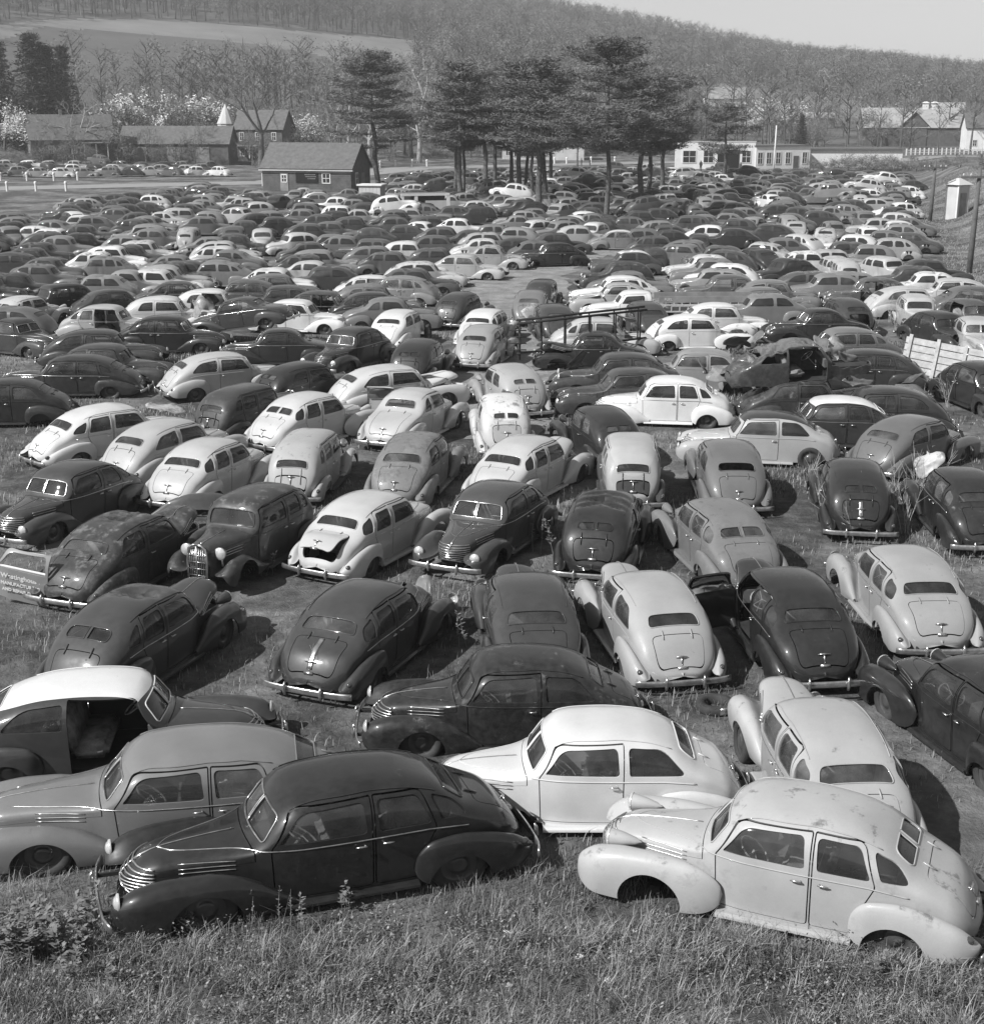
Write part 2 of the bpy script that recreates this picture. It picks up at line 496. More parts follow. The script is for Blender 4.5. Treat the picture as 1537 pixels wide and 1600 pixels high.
class Fender(Surf):
    def __init__(s, c):
        s.c = c; super().__init__(c['x0'], c['x1'], 1.0); s.flip = 1.0
    def raw(s, x, v):
        c = s.c; x = np.asarray(x, float); v = np.asarray(v, float)
        zt, yo, yi, zi = (pchip(c[k], x) for k in ('zt', 'yo', 'yi', 'zi'))
        zl = pchip(c['zl'], x)
        ew = np.ones_like(x); ez = np.ones_like(x)
        for (xa, xe, k) in c['ends']:
            q = np.clip((x - xa) / (xe - xa), 0, 1); ew = ew * np.power(np.clip(1 - q**k, 0, 1), 1 / k)
        ym, zm = pchip(c['ym'], x), c['zm']
        yo = ym + (yo - ym) * ew; yi = ym + (yi - ym) * ew
        zt = zm + (zt - zm) * ew; zi = np.minimum(zm + (zi - zm) * ew, zt); zl = zm + (zl - zm) * ew
        zl = np.minimum(zl, zt - .01)
        sh = zl + (zt - zl) * c.get('sh', .48); yr = yo + (yi - yo) * c.get('ridge', .42)
        a = np.clip(v / .36, 0, 1); b = np.clip((v - .36) / .34, 0, 1) * math.pi / 2; d = np.clip((v - .70) / .30, 0, 1)
        tuck = c.get('tuck', .03)
        y = np.where(v <= .36, yo - tuck * (1 - a)**2 * ew, np.where(v <= .70, yr + (yo - yr) * np.power(np.cos(b), .85), yr + (yi - yr) * d))
        z = np.where(v <= .36, zl + (sh - zl) * a, np.where(v <= .70, sh + (zt - sh) * np.power(np.sin(b), .85), zt - (zt - zi) * (1 - np.cos(np.pi * d)) / 2))
        return np.stack([np.broadcast_to(x, y.shape), y, z], 1)

def dent(cx, cy, cz, r, depth, dirn=(0, 0, -1)):
    d = np.array(dirn, float)
    def w(p):
        q = ((p - [cx, cy, cz])**2).sum(1) / (r * r)
        rip = 1 + .35 * np.sin(p[:, 0] * 17 + p[:, 1] * 11)
        return p + np.exp(-q * 2)[:, None] * depth * rip[:, None] * d
    return w

# ---------------------------------------------------------------- car kinds
def car_spec(**k):
    c = dict(
        tail=-2.34, nose=2.24, tail_r=.40, tail_z=.56, nose_r=.42, nose_z=.66, ws_x=.58, ws_bow=.12,
        top=[(-2.34,.66),(-2.2,.90),(-2.0,1.06),(-1.78,1.155),(-1.62,1.23),(-1.45,1.35),(-1.2,1.51),(-.8,1.635),(-.3,1.675),(.1,1.655),(.34,1.60),(.46,1.50),(.76,1.135),(.86,1.075),(1.2,1.055),(1.7,1.005),(2.0,.945),(2.24,.86)],
        wb=[(-2.34,.60),(-2.05,.67),(-1.6,.755),(-1.0,.785),(-.3,.79),(.3,.77),(.62,.71),(.85,.625),(1.15,.53),(1.6,.425),(2.0,.35),(2.24,.28)],
        zb=[(-2.34,.52),(-2.0,.78),(-1.6,.98),(-1.0,1.07),(0,1.09),(.6,1.07),(.9,.96),(1.3,.88),(1.8,.82),(2.24,.74)],
        n=[(-2.34,2.5),(-1.7,2.9),(-1.2,3.0),(0,3.1),(.35,3.2),(.6,3.6),(.85,2.7),(1.2,2.3),(2.24,2.2)],
        zs=[(-2.34,.40),(-1.6,.40),(-1.0,.34),(.7,.34),(.95,.50),(2.24,.46)],
        tuck=[(-2.34,.04),(-1,.05),(.7,.05),(1.2,.0),(2.24,-.02)],
        front_win=[(.60,1.125,.05),(.335,1.475,.12),(-.345,1.515,.07),(-.375,1.125,.06)],
        rear_win=[(-.515,1.125,.06),(-.495,1.515,.07),(-.98,1.485,.08),(-1.12,1.125,.07)],
        quarter=[(-1.23,1.145,.05),(-1.12,1.455,.07),(-1.40,1.33,.13),(-1.56,1.145,.09)],
        front_door=[(.66,.38,.06),(.685,1.06,.03),(.385,1.535,.10),(-.44,1.565,.03),(-.44,.38,.06)],
        rear_door=[(-.455,.38,.06),(-.455,1.565,.03),(-1.03,1.53,.10),(-1.18,1.06,.05),(-1.02,.70,.10),(-1.0,.38,.06)],
        shield=[(.505,.0),(.505,.545,.06),(.735,.60,.06),(.735,.0)],
        back=[(-1.335,.0),(-1.335,.46,.08),(-1.555,.52,.08),(-1.555,.0)], back_split=False, shield_split=True,
        trunk=[(-1.70,0),(-1.70,.50,.10),(-2.26,.44,.14),(-2.26,0)],
        wheel_f=1.42, wheel_r=-1.42, wheel_R=.345, doors=4,
        head='fender', grille='bars', beltz=1.075, chrome_belt=True, boards=True, pods=False,
        bump=.47, top_mat=False)
    c['ff'] = dict(x0=.44, x1=2.40, zm=.56, ends=[(2.05,2.40,2.2)],
        zt=[(.44,.42),(.62,.55),(.85,.73),(1.1,.84),(1.42,.905),(1.75,.905),(2.1,.85),(2.4,.76)],
        yo=[(.44,.81),(.9,.89),(1.42,.925),(2.0,.915),(2.4,.86)],
        yi=[(.44,.70),(.8,.60),(1.1,.47),(1.5,.39),(2.0,.32),(2.4,.34)],
        zi=[(.44,.38),(.8,.55),(1.1,.66),(1.5,.70),(2.0,.66),(2.4,.60)],
        zl=[(.44,.34),(.9,.30),(2.4,.32)], ym=[(.44,.7),(2.4,.62)], ridge=.38)
    c['rf'] = dict(x0=-2.36, x1=-.90, zm=.52, ends=[(-1.16,-.90,2.2),(-2.05,-2.36,2.0)],
        zt=[(-2.36,.60),(-2.1,.75),(-1.8,.865),(-1.42,.93),(-1.1,.89),(-.9,.83)],
        yo=[(-2.36,.80),(-2.0,.89),(-1.42,.93),(-1.1,.915),(-.9,.88)],
        yi=[(-2.36,.50),(-2.0,.60),(-1.42,.68),(-.9,.73)],
        zi=[(-2.36,.52),(-2.0,.66),(-1.42,.80),(-.9,.74)],
        zl=[(-2.36,.34),(-.9,.31)], ym=[(-2.36,.66),(-.9,.78)], ridge=.45)
    for a, b in k.items():
        if a in ('ff', 'rf'): c[a].update(b)
        else: c[a] = b
    return c

FAST_TOP = [(-2.38,.62),(-2.25,.83),(-2.05,1.05),(-1.8,1.255),(-1.5,1.435),(-1.2,1.55),(-.8,1.635),(-.3,1.665),(.1,1.645),(.34,1.59),(.46,1.50),(.76,1.135),(.86,1.075),(1.2,1.055),(1.7,1.005),(2.0,.945),(2.24,.86)]
KINDS = {}
KINDS['trunk_sedan'] = car_spec()
KINDS['trunk_sedan_split'] = car_spec(ff=dict(x0=.56, ends=[(2.05,2.40,2.2),(1.02,.56,2.4)], zt=[(.56,.80),(.8,.86),(1.1,.905),(1.42,.925),(1.75,.915),(2.1,.86),(2.4,.77)], yi=[(.56,.66),(.8,.60),(1.1,.47),(1.5,.39),(2.0,.32),(2.4,.34)], zi=[(.56,.62),(.8,.66),(1.1,.70),(1.5,.70),(2.0,.66),(2.4,.60)], zl=[(.56,.26),(2.4,.30)], ym=[(.56,.74),(2.4,.62)]), back_split=True, head='pod', grille='prow', chrome_belt=False,
    back=[(-1.335,.035),(-1.335,.45,.09),(-1.545,.49,.09),(-1.545,.035)])
KINDS['fastback'] = car_spec(ff=dict(x0=.56, ends=[(2.05,2.40,2.2),(1.02,.56,2.4)], zt=[(.56,.80),(.8,.86),(1.1,.905),(1.42,.925),(1.75,.915),(2.1,.86),(2.4,.77)], yi=[(.56,.66),(.8,.60),(1.1,.47),(1.5,.39),(2.0,.32),(2.4,.34)], zi=[(.56,.62),(.8,.66),(1.1,.70),(1.5,.70),(2.0,.66),(2.4,.60)], zl=[(.56,.26),(2.4,.30)], ym=[(.56,.74),(2.4,.62)]), tail=-2.38, top=FAST_TOP, doors=2, chrome_belt=False,
    back=[(-1.52,0),(-1.52,.43,.09),(-1.76,.47,.09),(-1.76,0)], trunk=[(-1.90,0),(-1.90,.47,.10),(-2.30,.42,.12),(-2.30,0)],
    front_win=[(.60,1.125,.05),(.335,1.475,.12),(-.43,1.515,.07),(-.46,1.125,.06)],
    rear_win=[(-.60,1.125,.06),(-.58,1.515,.07),(-1.20,1.44,.20),(-1.52,1.125,.13)],
    front_door=[(.66,.38,.06),(.685,1.06,.03),(.385,1.535,.10),(-.525,1.565,.03),(-.525,.38,.06)])
KINDS['fastback_split'] = car_spec(tail=-2.38, top=FAST_TOP, doors=4, back_split=True, head='pod', grille='prow',
    back=[(-1.50,.03),(-1.50,.42,.10),(-1.73,.44,.12),(-1.73,.03)], trunk=[(-1.92,0),(-1.92,.47,.10),(-2.30,.42,.12),(-2.30,0)])
KINDS['two_door_trunk'] = car_spec(doors=2, chrome_belt=False,
    front_win=[(.60,1.125,.05),(.335,1.475,.12),(-.43,1.515,.07),(-.46,1.125,.06)],
    rear_win=[(-.60,1.125,.06),(-.58,1.515,.07),(-1.10,1.475,.16),(-1.42,1.125,.12)],
    front_door=[(.66,.38,.06),(.685,1.06,.03),(.385,1.535,.10),(-.525,1.565,.03),(-.525,.38,.06)])
KINDS['coupe'] = car_spec(doors=2,
    top=[(-2.36,.64),(-2.2,.84),(-1.9,1.0),(-1.5,1.10),(-1.2,1.17),(-1.05,1.26),(-.9,1.40),(-.65,1.555),(-.3,1.63),(.1,1.625),(.34,1.58),(.46,1.49),(.76,1.135),(.86,1.075),(1.2,1.055),(1.7,1.005),(2.0,.945),(2.24,.86)],
    front_win=[(.60,1.125,.05),(.335,1.465,.12),(-.33,1.50,.07),(-.36,1.125,.06)],
    rear_win=[(-.48,1.125,.06),(-.46,1.49,.07),(-.70,1.41,.12),(-.93,1.125,.09)],
    front_door=[(.66,.38,.06),(.685,1.06,.03),(.385,1.525,.10),(-.42,1.555,.03),(-.42,.38,.06)],
    back=[(-.84,0),(-.84,.44,.08),(-1.06,.50,.08),(-1.06,0)], trunk=[(-1.24,0),(-1.24,.52,.10),(-2.26,.44,.14),(-2.26,0)])
KINDS['old_sedan'] = car_spec(tail=-2.05, nose=2.06, nose_r=.10, nose_k=2.6, tail_r=.34, ws_x=.60, ws_bow=.04,
    top=[(-2.05,.62),(-1.98,.82),(-1.85,1.10),(-1.66,1.40),(-1.45,1.58),(-1.1,1.69),(-.5,1.73),(.1,1.72),(.42,1.67),(.54,1.56),(.72,1.20),(.80,1.155),(1.2,1.15),(1.7,1.13),(2.06,1.09)],
    zb=[(-2.05,.52),(-1.7,.92),(-1.0,1.08),(0,1.11),(.6,1.10),(.85,1.02),(1.3,.96),(2.06,.92)],
    wb=[(-2.05,.56),(-1.6,.68),(-1.0,.73),(-.3,.74),(.3,.72),(.62,.66),(.85,.55),(1.3,.42),(1.8,.32),(2.06,.25)],
    n=[(-2.05,2.6),(-1.2,3.0),(0,3.2),(.4,3.6),(.6,4.0),(.85,2.8),(1.2,2.5),(2.06,2.5)],
    shield=[(.565,.0),(.565,.53,.07),(.705,.55,.07),(.705,.0)], shield_split=False,
    front_win=[(.60,1.16,.05),(.46,1.52,.10),(-.345,1.54,.06),(-.375,1.16,.05)],
    rear_win=[(-.505,1.16,.05),(-.485,1.54,.06),(-1.00,1.53,.07),(-1.06,1.16,.06)],
    quarter=[(-1.17,1.17,.05),(-1.12,1.50,.06),(-1.34,1.44,.10),(-1.44,1.17,.08)],
    front_door=[(.66,.40,.06),(.685,1.09,.03),(.50,1.575,.10),(-.43,1.60,.03),(-.43,.40,.06)],
    rear_door=[(-.445,.40,.06),(-.445,1.60,.03),(-1.06,1.58,.09),(-1.12,1.08,.05),(-1.00,.72,.10),(-.98,.40,.06)],
    back=[(-1.70,0),(-1.70,.40,.08),(-1.80,.42,.08),(-1.80,0)], trunk=[(-1.88,0),(-1.88,.44,.08),(-2.0,.40,.10),(-2.0,0)],
    wheel_f=1.45, wheel_r=-1.28, wheel_R=.37, head='stand', grille='tall', chrome_belt=False, bump=.46,
    ff=dict(x1=2.14, zt=[(.44,.38),(.62,.43),(.85,.54),(1.1,.69),(1.45,.83),(1.75,.82),(2.0,.70),(2.14,.60)], ends=[(1.9,2.14,2.2)],
            yi=[(.44,.66),(.8,.55),(1.1,.44),(1.5,.36),(2.14,.34)], zi=[(.44,.37),(.8,.44),(1.1,.52),(1.5,.60),(2.14,.50)],
            yo=[(.44,.78),(.9,.83),(1.45,.86),(2.14,.80)]),
    rf=dict(x0=-2.14, x1=-.80, ends=[(-1.05,-.80,2.2),(-1.85,-2.14,2.0)], zt=[(-2.14,.52),(-1.8,.72),(-1.35,.84),(-1.0,.80),(-.8,.76)],
            yo=[(-2.14,.76),(-1.3,.86),(-.8,.82)], yi=[(-2.14,.54),(-1.3,.66),(-.8,.69)], zi=[(-2.14,.50),(-1.3,.76),(-.8,.70)],
            ym=[(-2.14,.65),(-.8,.75)]))
KINDS['long_sedan'] = car_spec(tail=-2.55, nose=2.45, nose_r=.46, grille='bars', head='fender', back_split=False,
    top=[(-2.55,.62),(-2.4,.84),(-2.15,1.03),(-1.85,1.17),(-1.65,1.29),(-1.4,1.45),(-1.1,1.56),(-.6,1.65),(-.1,1.66),(.2,1.62),(.36,1.57),(.48,1.47),(.80,1.12),(.92,1.075),(1.4,1.055),(1.9,1.00),(2.2,.95),(2.45,.88)],
    wb=[(-2.55,.56),(-2.1,.66),(-1.6,.76),(-1.0,.80),(-.3,.81),(.3,.79),(.66,.73),(.95,.62),(1.3,.52),(1.8,.43),(2.2,.37),(2.45,.32)],
    zb=[(-2.55,.50),(-2.1,.78),(-1.6,.98),(-1.0,1.06),(0,1.07),(.6,1.05),(.95,.95),(1.5,.87),(2.45,.74)],
    front_win=[(.60,1.11,.05),(.355,1.445,.12),(-.345,1.49,.07),(-.375,1.11,.06)],
    rear_win=[(-.515,1.11,.06),(-.495,1.49,.07),(-1.04,1.455,.08),(-1.18,1.11,.07)],
    quarter=[(-1.29,1.12,.05),(-1.18,1.41,.07),(-1.50,1.28,.13),(-1.66,1.12,.09)],
    front_door=[(.66,.38,.06),(.70,1.04,.03),(.40,1.505,.10),(-.44,1.535,.03),(-.44,.38,.06)],
    rear_door=[(-.455,.38,.06),(-.455,1.535,.03),(-1.09,1.50,.10),(-1.24,1.04,.05),(-1.10,.72,.10),(-1.08,.38,.06)],
    shield=[(.515,.0),(.515,.555,.06),(.765,.62,.06),(.765,.0)], beltz=1.05,
    back=[(-1.50,.0),(-1.50,.50,.08),(-1.74,.54,.08),(-1.74,.0)], trunk=[(-1.90,0),(-1.90,.54,.10),(-2.46,.46,.14),(-2.46,0)],
    wheel_f=1.55, wheel_r=-1.56,
    ff=dict(x1=2.60, ends=[(2.22,2.60,2.2)], zt=[(.44,.40),(.62,.47),(.85,.62),(1.15,.77),(1.55,.865),(1.9,.87),(2.3,.81),(2.6,.73)],
            yo=[(.44,.82),(.9,.89),(1.55,.925),(2.2,.91),(2.6,.85)], yi=[(.44,.72),(.8,.62),(1.1,.48),(1.5,.40),(2.1,.33),(2.6,.35)],
            zi=[(.44,.38),(.8,.55),(1.1,.67),(1.5,.72),(2.1,.68),(2.6,.60)], zl=[(.44,.34),(.9,.30),(2.6,.32)], ym=[(.44,.7),(2.6,.62)]),
    rf=dict(x0=-2.60, x1=-1.00, ends=[(-1.26,-1.0,2.2),(-2.25,-2.60,2.0)], zt=[(-2.6,.56),(-2.3,.70),(-1.95,.83),(-1.56,.90),(-1.2,.87),(-1.0,.80)],
            yo=[(-2.6,.80),(-2.2,.89),(-1.56,.935),(-1.2,.92),(-1.0,.89)], yi=[(-2.6,.50),(-2.2,.62),(-1.56,.72),(-1.0,.76)],
            zi=[(-2.6,.52),(-2.2,.66),(-1.56,.81),(-1.0,.75)], zl=[(-2.6,.34),(-1.0,.31)], ym=[(-2.6,.66),(-1.0,.80)]))

KINDS['hump_sedan'] = car_spec(tail=-2.12, tail_r=.42, doors=2, back_split=True, head='pod', grille='prow', chrome_belt=False, ws_bow=.06, ws_x=.60,
    top=[(-2.12,.70),(-2.02,.95),(-1.85,1.20),(-1.62,1.42),(-1.3,1.59),(-.8,1.70),(-.2,1.74),(.15,1.71),(.36,1.65),(.48,1.55),(.74,1.18),(.84,1.12),(1.2,1.10),(1.7,1.05),(2.0,.98),(2.24,.88)],
    wb=[(-2.12,.60),(-1.8,.68),(-1.4,.735),(-.8,.755),(-.3,.755),(.3,.735),(.62,.68),(.85,.58),(1.15,.48),(1.6,.39),(2.0,.33),(2.24,.27)],
    zb=[(-2.12,.60),(-1.8,.88),(-1.4,1.03),(-.8,1.09),(0,1.11),(.6,1.09),(.9,1.0),(1.3,.92),(1.8,.85),(2.24,.76)],
    front_win=[(.58,1.15,.05),(.37,1.50,.10),(-.42,1.54,.06),(-.45,1.15,.05)], rear_win=[(-.58,1.15,.05),(-.56,1.54,.06),(-1.05,1.50,.14),(-1.26,1.15,.12)],
    front_door=[(.65,.40,.06),(.685,1.08,.03),(.42,1.565,.10),(-.51,1.60,.03),(-.51,.40,.06)],
    back=[(-1.56,.035),(-1.56,.36,.08),(-1.72,.37,.09),(-1.72,.035)], trunk=[(-1.84,0),(-1.84,.44,.10),(-2.06,.40,.10),(-2.06,0)],
    rf=dict(x0=-2.22, x1=-.86, ends=[(-1.12,-.86,2.2),(-1.92,-2.22,2.0)], zt=[(-2.22,.58),(-1.9,.76),(-1.4,.89),(-1.05,.85),(-.86,.80)], yo=[(-2.22,.78),(-1.4,.90),(-.86,.86)], yi=[(-2.22,.52),(-1.4,.67),(-.86,.71)],
            zi=[(-2.22,.52),(-1.4,.80),(-.86,.72)], zl=[(-2.22,.34),(-.86,.31)], ym=[(-2.22,.66),(-.86,.77)]), wheel_r=-1.38)
KINDS['club_coupe'] = car_spec(ff=dict(x0=.56, ends=[(2.05,2.40,2.2),(1.02,.56,2.4)], zt=[(.56,.80),(.8,.86),(1.1,.905),(1.42,.925),(1.75,.915),(2.1,.86),(2.4,.77)], yi=[(.56,.66),(.8,.60),(1.1,.47),(1.5,.39),(2.0,.32),(2.4,.34)], zi=[(.56,.62),(.8,.66),(1.1,.70),(1.5,.70),(2.0,.66),(2.4,.60)], zl=[(.56,.26),(2.4,.30)], ym=[(.56,.74),(2.4,.62)]), doors=2, chrome_belt=True, tail=-2.46, nose=2.30, back_split=False,
    top=[(-2.46,.62),(-2.32,.84),(-2.05,1.0),(-1.7,1.09),(-1.45,1.15),(-1.3,1.23),(-1.1,1.38),(-.85,1.52),(-.45,1.60),(0,1.61),(.3,1.565),(.44,1.49),(.78,1.12),(.90,1.075),(1.3,1.06),(1.8,1.01),(2.1,.95),(2.30,.86)],
    front_win=[(.58,1.115,.05),(.32,1.45,.12),(-.40,1.48,.07),(-.43,1.115,.06)], rear_win=[(-.56,1.115,.06),(-.54,1.475,.07),(-.86,1.40,.14),(-1.14,1.115,.10)],
    front_door=[(.66,.38,.06),(.69,1.05,.03),(.37,1.505,.10),(-.49,1.535,.03),(-.49,.38,.06)],
    back=[(-1.06,0),(-1.06,.46,.08),(-1.29,.52,.08),(-1.29,0)], trunk=[(-1.46,0),(-1.46,.54,.10),(-2.38,.46,.14),(-2.38,0)])
KINDS['pickup'] = car_spec(doors=2, tail=-.86, tail_r=.10, tail_z=.9, back_split=False, chrome_belt=False,
    top=[(-.86,1.52),(-.80,1.62),(-.6,1.70),(-.2,1.74),(.1,1.73),(.34,1.67),(.46,1.56),(.74,1.20),(.84,1.15),(1.2,1.13),(1.7,1.08),(2.0,1.0),(2.24,.88)],
    zs=[(-.86,.45),(.7,.45),(.95,.50),(2.24,.46)], zb=[(-.86,1.06),(0,1.09),(.6,1.07),(.9,1.0),(1.3,.95),(1.8,.88),(2.24,.76)], n=[(-.86,3.0),(0,3.0),(.35,3.2),(.6,3.6),(.85,2.8),(1.2,2.5),(2.24,2.3)],
    wb=[(-.86,.74),(-.3,.77),(.3,.76),(.62,.71),(.85,.64),(1.15,.57),(1.6,.48),(2.0,.40),(2.24,.30)],
    front_win=[(.58,1.15,.05),(.36,1.50,.10),(-.46,1.54,.10),(-.48,1.15,.08)], rear_win=[(-.66,1.22,.02),(-.66,1.30,.02),(-.70,1.30,.02),(-.70,1.22,.02)],
    front_door=[(.64,.52,.06),(.68,1.08,.03),(.42,1.57,.10),(-.56,1.61,.05),(-.56,.52,.06)],
    back=[(-.812,0),(-.812,.40,.01),(-.845,.40,.01),(-.845,0)], trunk=[(-.852,0),(-.852,.1,.001),(-.855,.1,.001),(-.855,0)])
LOD = {2: (64, 31), 1: (30, 15), 0: (17, 9)}
DRIP = [(-1.6, 1.32), (-1.35, 1.45), (-1.05, 1.565), (-.44, 1.592), (.38, 1.565), (.44, 1.525)]

def build_kind(kind, lod, dents=(), crumple=False):
    """-> list of (part name, mesh, role, parent part index, local offset); role: paint / roof / fixed"""
    c = KINDS[kind]; B = Body(c); nu, nv = LOD[lod]; step = {2: .05, 1: .11, 0: .2}[lod]; seg = {2: 5, 1: 2, 0: 1}[lod]
    for d in dents: B.warp.append(d)
    parts = []
    def add(name, me, role='paint', par=None, off=(0, 0, 0), side=0):
        parts.append(dict(name=name, me=me, role=role, par=par, off=off, side=side)); return len(parts) - 1
    loops = []; names = []
    def lp(name, poly2d):
        loops.append(poly2d); names.append(name)
    def sd(p): return B.side(resample(fillet(p, seg), step))
    def pl(p): return B.plan(resample(fillet(p, seg), step))
    wins = [('front_win', c['front_win']), ('rear_win', c['rear_win'])]
    if c['doors'] == 4: wins.append(('quarter', c['quarter']))
    for nm, w in wins: lp(nm, sd(w))
    shield = [(x, max(y, .014 if c['shield_split'] and lod else 0), *r) for x, y, *r in c['shield']]
    lp('shield', pl(shield)); lp('back', pl(c['back']))
    if lod == 2:
        doors = [('front_door', c['front_door'])] + ([('rear_door', c['rear_door'])] if c['doors'] == 4 else [])
        for nm, d in doors:
            P = resample(fillet(d, 5), .06)
            lp(nm, B.side(P)); lp(nm + '_in', B.side(offset_poly(P, .016)))
        t = c['trunk']; tp = [(x, y, *r) for x, y, *r in t]
        P = resample(fillet(tp, 5), .05)
        lp('trunk', B.plan(P)); xa, xb, yw = t[0][0], t[2][0], t[1][1]
        ti = [(xa - .012, 0), (xa - .012, yw - .012, .09), (xb + .010, t[2][1] - .012, .12), (xb + .010, 0)]
        lp('trunk_in', B.plan(resample(fillet(ti, 5), .05)))
        uh, ue = float(B.U(.84 + .0)), float(B.U(c['nose'] - .07))
        hood = np.array([(uh, .86), (uh, 2.0), (ue, 2.0), (ue, .86)]); lp('hood', resample(hood * SCL, .06) / SCL)
        hi = np.array([(uh + .0024, .875), (uh + .0024, 2.0), (ue - .0015, 2.0), (ue - .0015, .875)]); lp('hood_in', resample(hi * SCL, .06) / SCL)
    xback = min(x for x, *_ in c['back']); xdrip = max(-1.2 if kind != 'coupe' else -.72, xback + .25)
    def drip_line(xs):
        z = np.interp(xs, *zip(*DRIP)) + (c['front_door'][3][1] - 1.565)
        zb_, tp_ = pchip(c['zb'], xs), pchip(c['top'], xs); z = np.minimum(z, zb_ + .86 * (tp_ - zb_))
        return B.side(np.stack([xs, z], 1))
    xs = np.linspace(.43, xdrip, 18 if lod == 2 else 7)
    dl = drip_line(xs); ue_ = float(B.U(xback - .05)); uf = float(B.U(c['shield'][0][0] - .025)); k_ = 10 if lod == 2 else 4
    s0 = dl[-1]; tail_c = np.array([(s0[0] + (ue_ - s0[0]) * math.sin(t * math.pi / 2), s0[1] + (2.0 - s0[1]) * (1 - math.cos(t * math.pi / 2))) for t in np.linspace(0, 1, k_)][1:])
    cap = np.concatenate([dl, tail_c, np.stack([np.linspace(ue_, uf, 24 if lod == 2 else 8)[1:], np.full((23 if lod == 2 else 7), 2.0)], 1),
                          np.stack([np.linspace(uf, dl[0][0], k_)[1:-1], np.linspace(2.0, dl[0][1], k_)[1:-1]], 1)])
    lp('cap', cap)
    def classify(C, L):
        reg = np.full(len(C), 'body', dtype=object)
        d = {n: pip(C, l) for n, l in zip(names, L)}
        reg[d['cap']] = 'roof'
        for g in ('hood', 'trunk', 'front_door', 'rear_door'):
            if g in d:
                reg[d[g]] = 'gap'; reg[d[g + '_in']] = g
        for g in ('front_win', 'rear_win', 'quarter', 'shield', 'back'):
            if g in d: reg[d[g]] = g
        return reg
    V2, T, reg = cut(B, nu, nv, loops, classify)
    def rm(key, rim=0.0, inset=0.0, mirror=None, mat='paint', name=None):
        k = T[reg == key]
        if not len(k): return None
        V, F, N = region_mesh(B, V2, k, rim, inset, mirror)
        return mesh_from(name or key, V, F, M[mat], N)
    rim = .035 if lod == 2 else (.03 if lod == 1 else 0)
    gl = 'glass' if lod == 2 else 'glass_far'
    add('body', rm('body', rim), 'body')
    add('roof', rm('roof', 0), 'roof')
    if lod == 2:
        hd = add('hood', rm('hood', .03), 'hood')
        add('trunk_lid', rm('trunk', .03), 'trunk'); tr = len(parts) - 1
        for sgn in (1, -1):
            for nm, d in doors:
                i = add('door', rm(nm, rim, mirror=sgn), 'door', side=sgn); parts[i]['key'] = nm
                w = 'front_win' if nm == 'front_door' else 'rear_win'
                j = add('window', rm(w, 0, .02, sgn, gl), 'glass', i)
                if nm == 'front_door':       # wing-window divider
                    pass
                # handle
                hx = (min(p[0] for p in d) + .10) if nm == 'front_door' else (max(p[0] for p in d) - .10)
                hz = c['beltz'] - .10
                u, s_ = B.side([(hx, hz)])[0]; p = B.P(np.array([u]), np.array([s_]))[0]
                mb = MB(); y = p[1]
                mb.tube([(hx, y - .005, hz), (hx, y + .035, hz)], .012, 6)
                dx = .11 if nm == 'front_door' else -.11
                mb.tube([(hx - dx * .15, y + .036, hz), (hx + dx * .5, y + .042, hz + .004), (hx + dx, y + .034, hz)], [.010, .013, .007], 6)
                V = np.array(mb.V) * [1, sgn, 1]
                add('handle', mesh_from('handle', V, [f[::sgn] for f in mb.F], M['chrome']), 'fixed', i)
        if c['doors'] == 2:
            for sgn in (1, -1): add('quarter_window', rm('rear_win', 0, .02, sgn, gl), 'glass')
        else:
            for sgn in (1, -1): add('quarter_window', rm('quarter', 0, .02, sgn, gl), 'glass')
        for sgn in (1, -1):
            add('windshield_pane', rm('shield', 0, .015, sgn, gl), 'glass')
        if c['back_split']:
            for sgn in (1, -1): add('rear_window_pane', rm('back', 0, .012, sgn, gl), 'glass')
        else: add('rear_window', rm('back', 0, .012, None, gl), 'glass')
        # mouldings: rubber or chrome frames round the windshield and rear window, belt strip
        def along(poly, off=.004):
            P = B.P(poly[:, 0], poly[:, 1]); N = B.N(poly[:, 0], poly[:, 1]); return P + N * off
        def frame(key, r, mirror_join):
            L = loops[names.index(key)]
            P = along(L)
            if mirror_join:
                keep = L[:, 1] < 2.0 - 1e-4
                k0 = int(np.argmax(~keep)) if (~keep).any() else 0
                P = np.roll(P, -k0, 0); kp = np.roll(keep, -k0); P = P[kp]
                Q = (P * [1, -1, 1])[::-1]; P = np.concatenate([P, Q])
                return [P]
            return [P, P * [1, -1, 1]]
        mb = MB()
        for P in frame('shield', .011, not c['shield_split']): mb.tube(list(P) + [P[0]], .011, 5, False)
        add('windshield_frame', mb.mesh('windshield_frame', M['chrome'] if c['chrome_belt'] else M['paint'], True), 'roof')
        mb = MB()
        for P in frame('back', .010, not c['back_split']): mb.tube(list(P) + [P[0]], .010, 5, False)
        add('rear_window_frame', mb.mesh('rear_window_frame', M['paint'], True), 'roof')
        # drip moulding over the doors
        for sgn in (1, -1):
            xs = np.linspace(xdrip, .40, 22)
            L = drip_line(xs); P = along(L, .006) * [1, sgn, 1]
            mb = MB().tube(P, .007, 5); add('drip_moulding', mb.mesh('drip_moulding', M['paint'], True), 'roof', side=sgn)
            # belt strip, in pieces so that it does not bridge the door gaps
            xs = np.linspace(-1.55, 1.95, 60)
            zz = np.minimum(c['beltz'] - .03 - .05 * np.clip(xs - .7, 0, 2) - .09 * np.clip(-xs - 1.1, 0, 2), 2)
            L = B.side(np.stack([xs, zz], 1)); P = along(L, .004) * [1, sgn, 1]
            mb = MB().tube(P, .009, 5, squash=(.6, 1.0)); add('belt_moulding', mb.mesh('belt_moulding', M['chrome'] if c['chrome_belt'] else M['paint'], True), 'fixed' if c['chrome_belt'] else 'body', side=sgn)
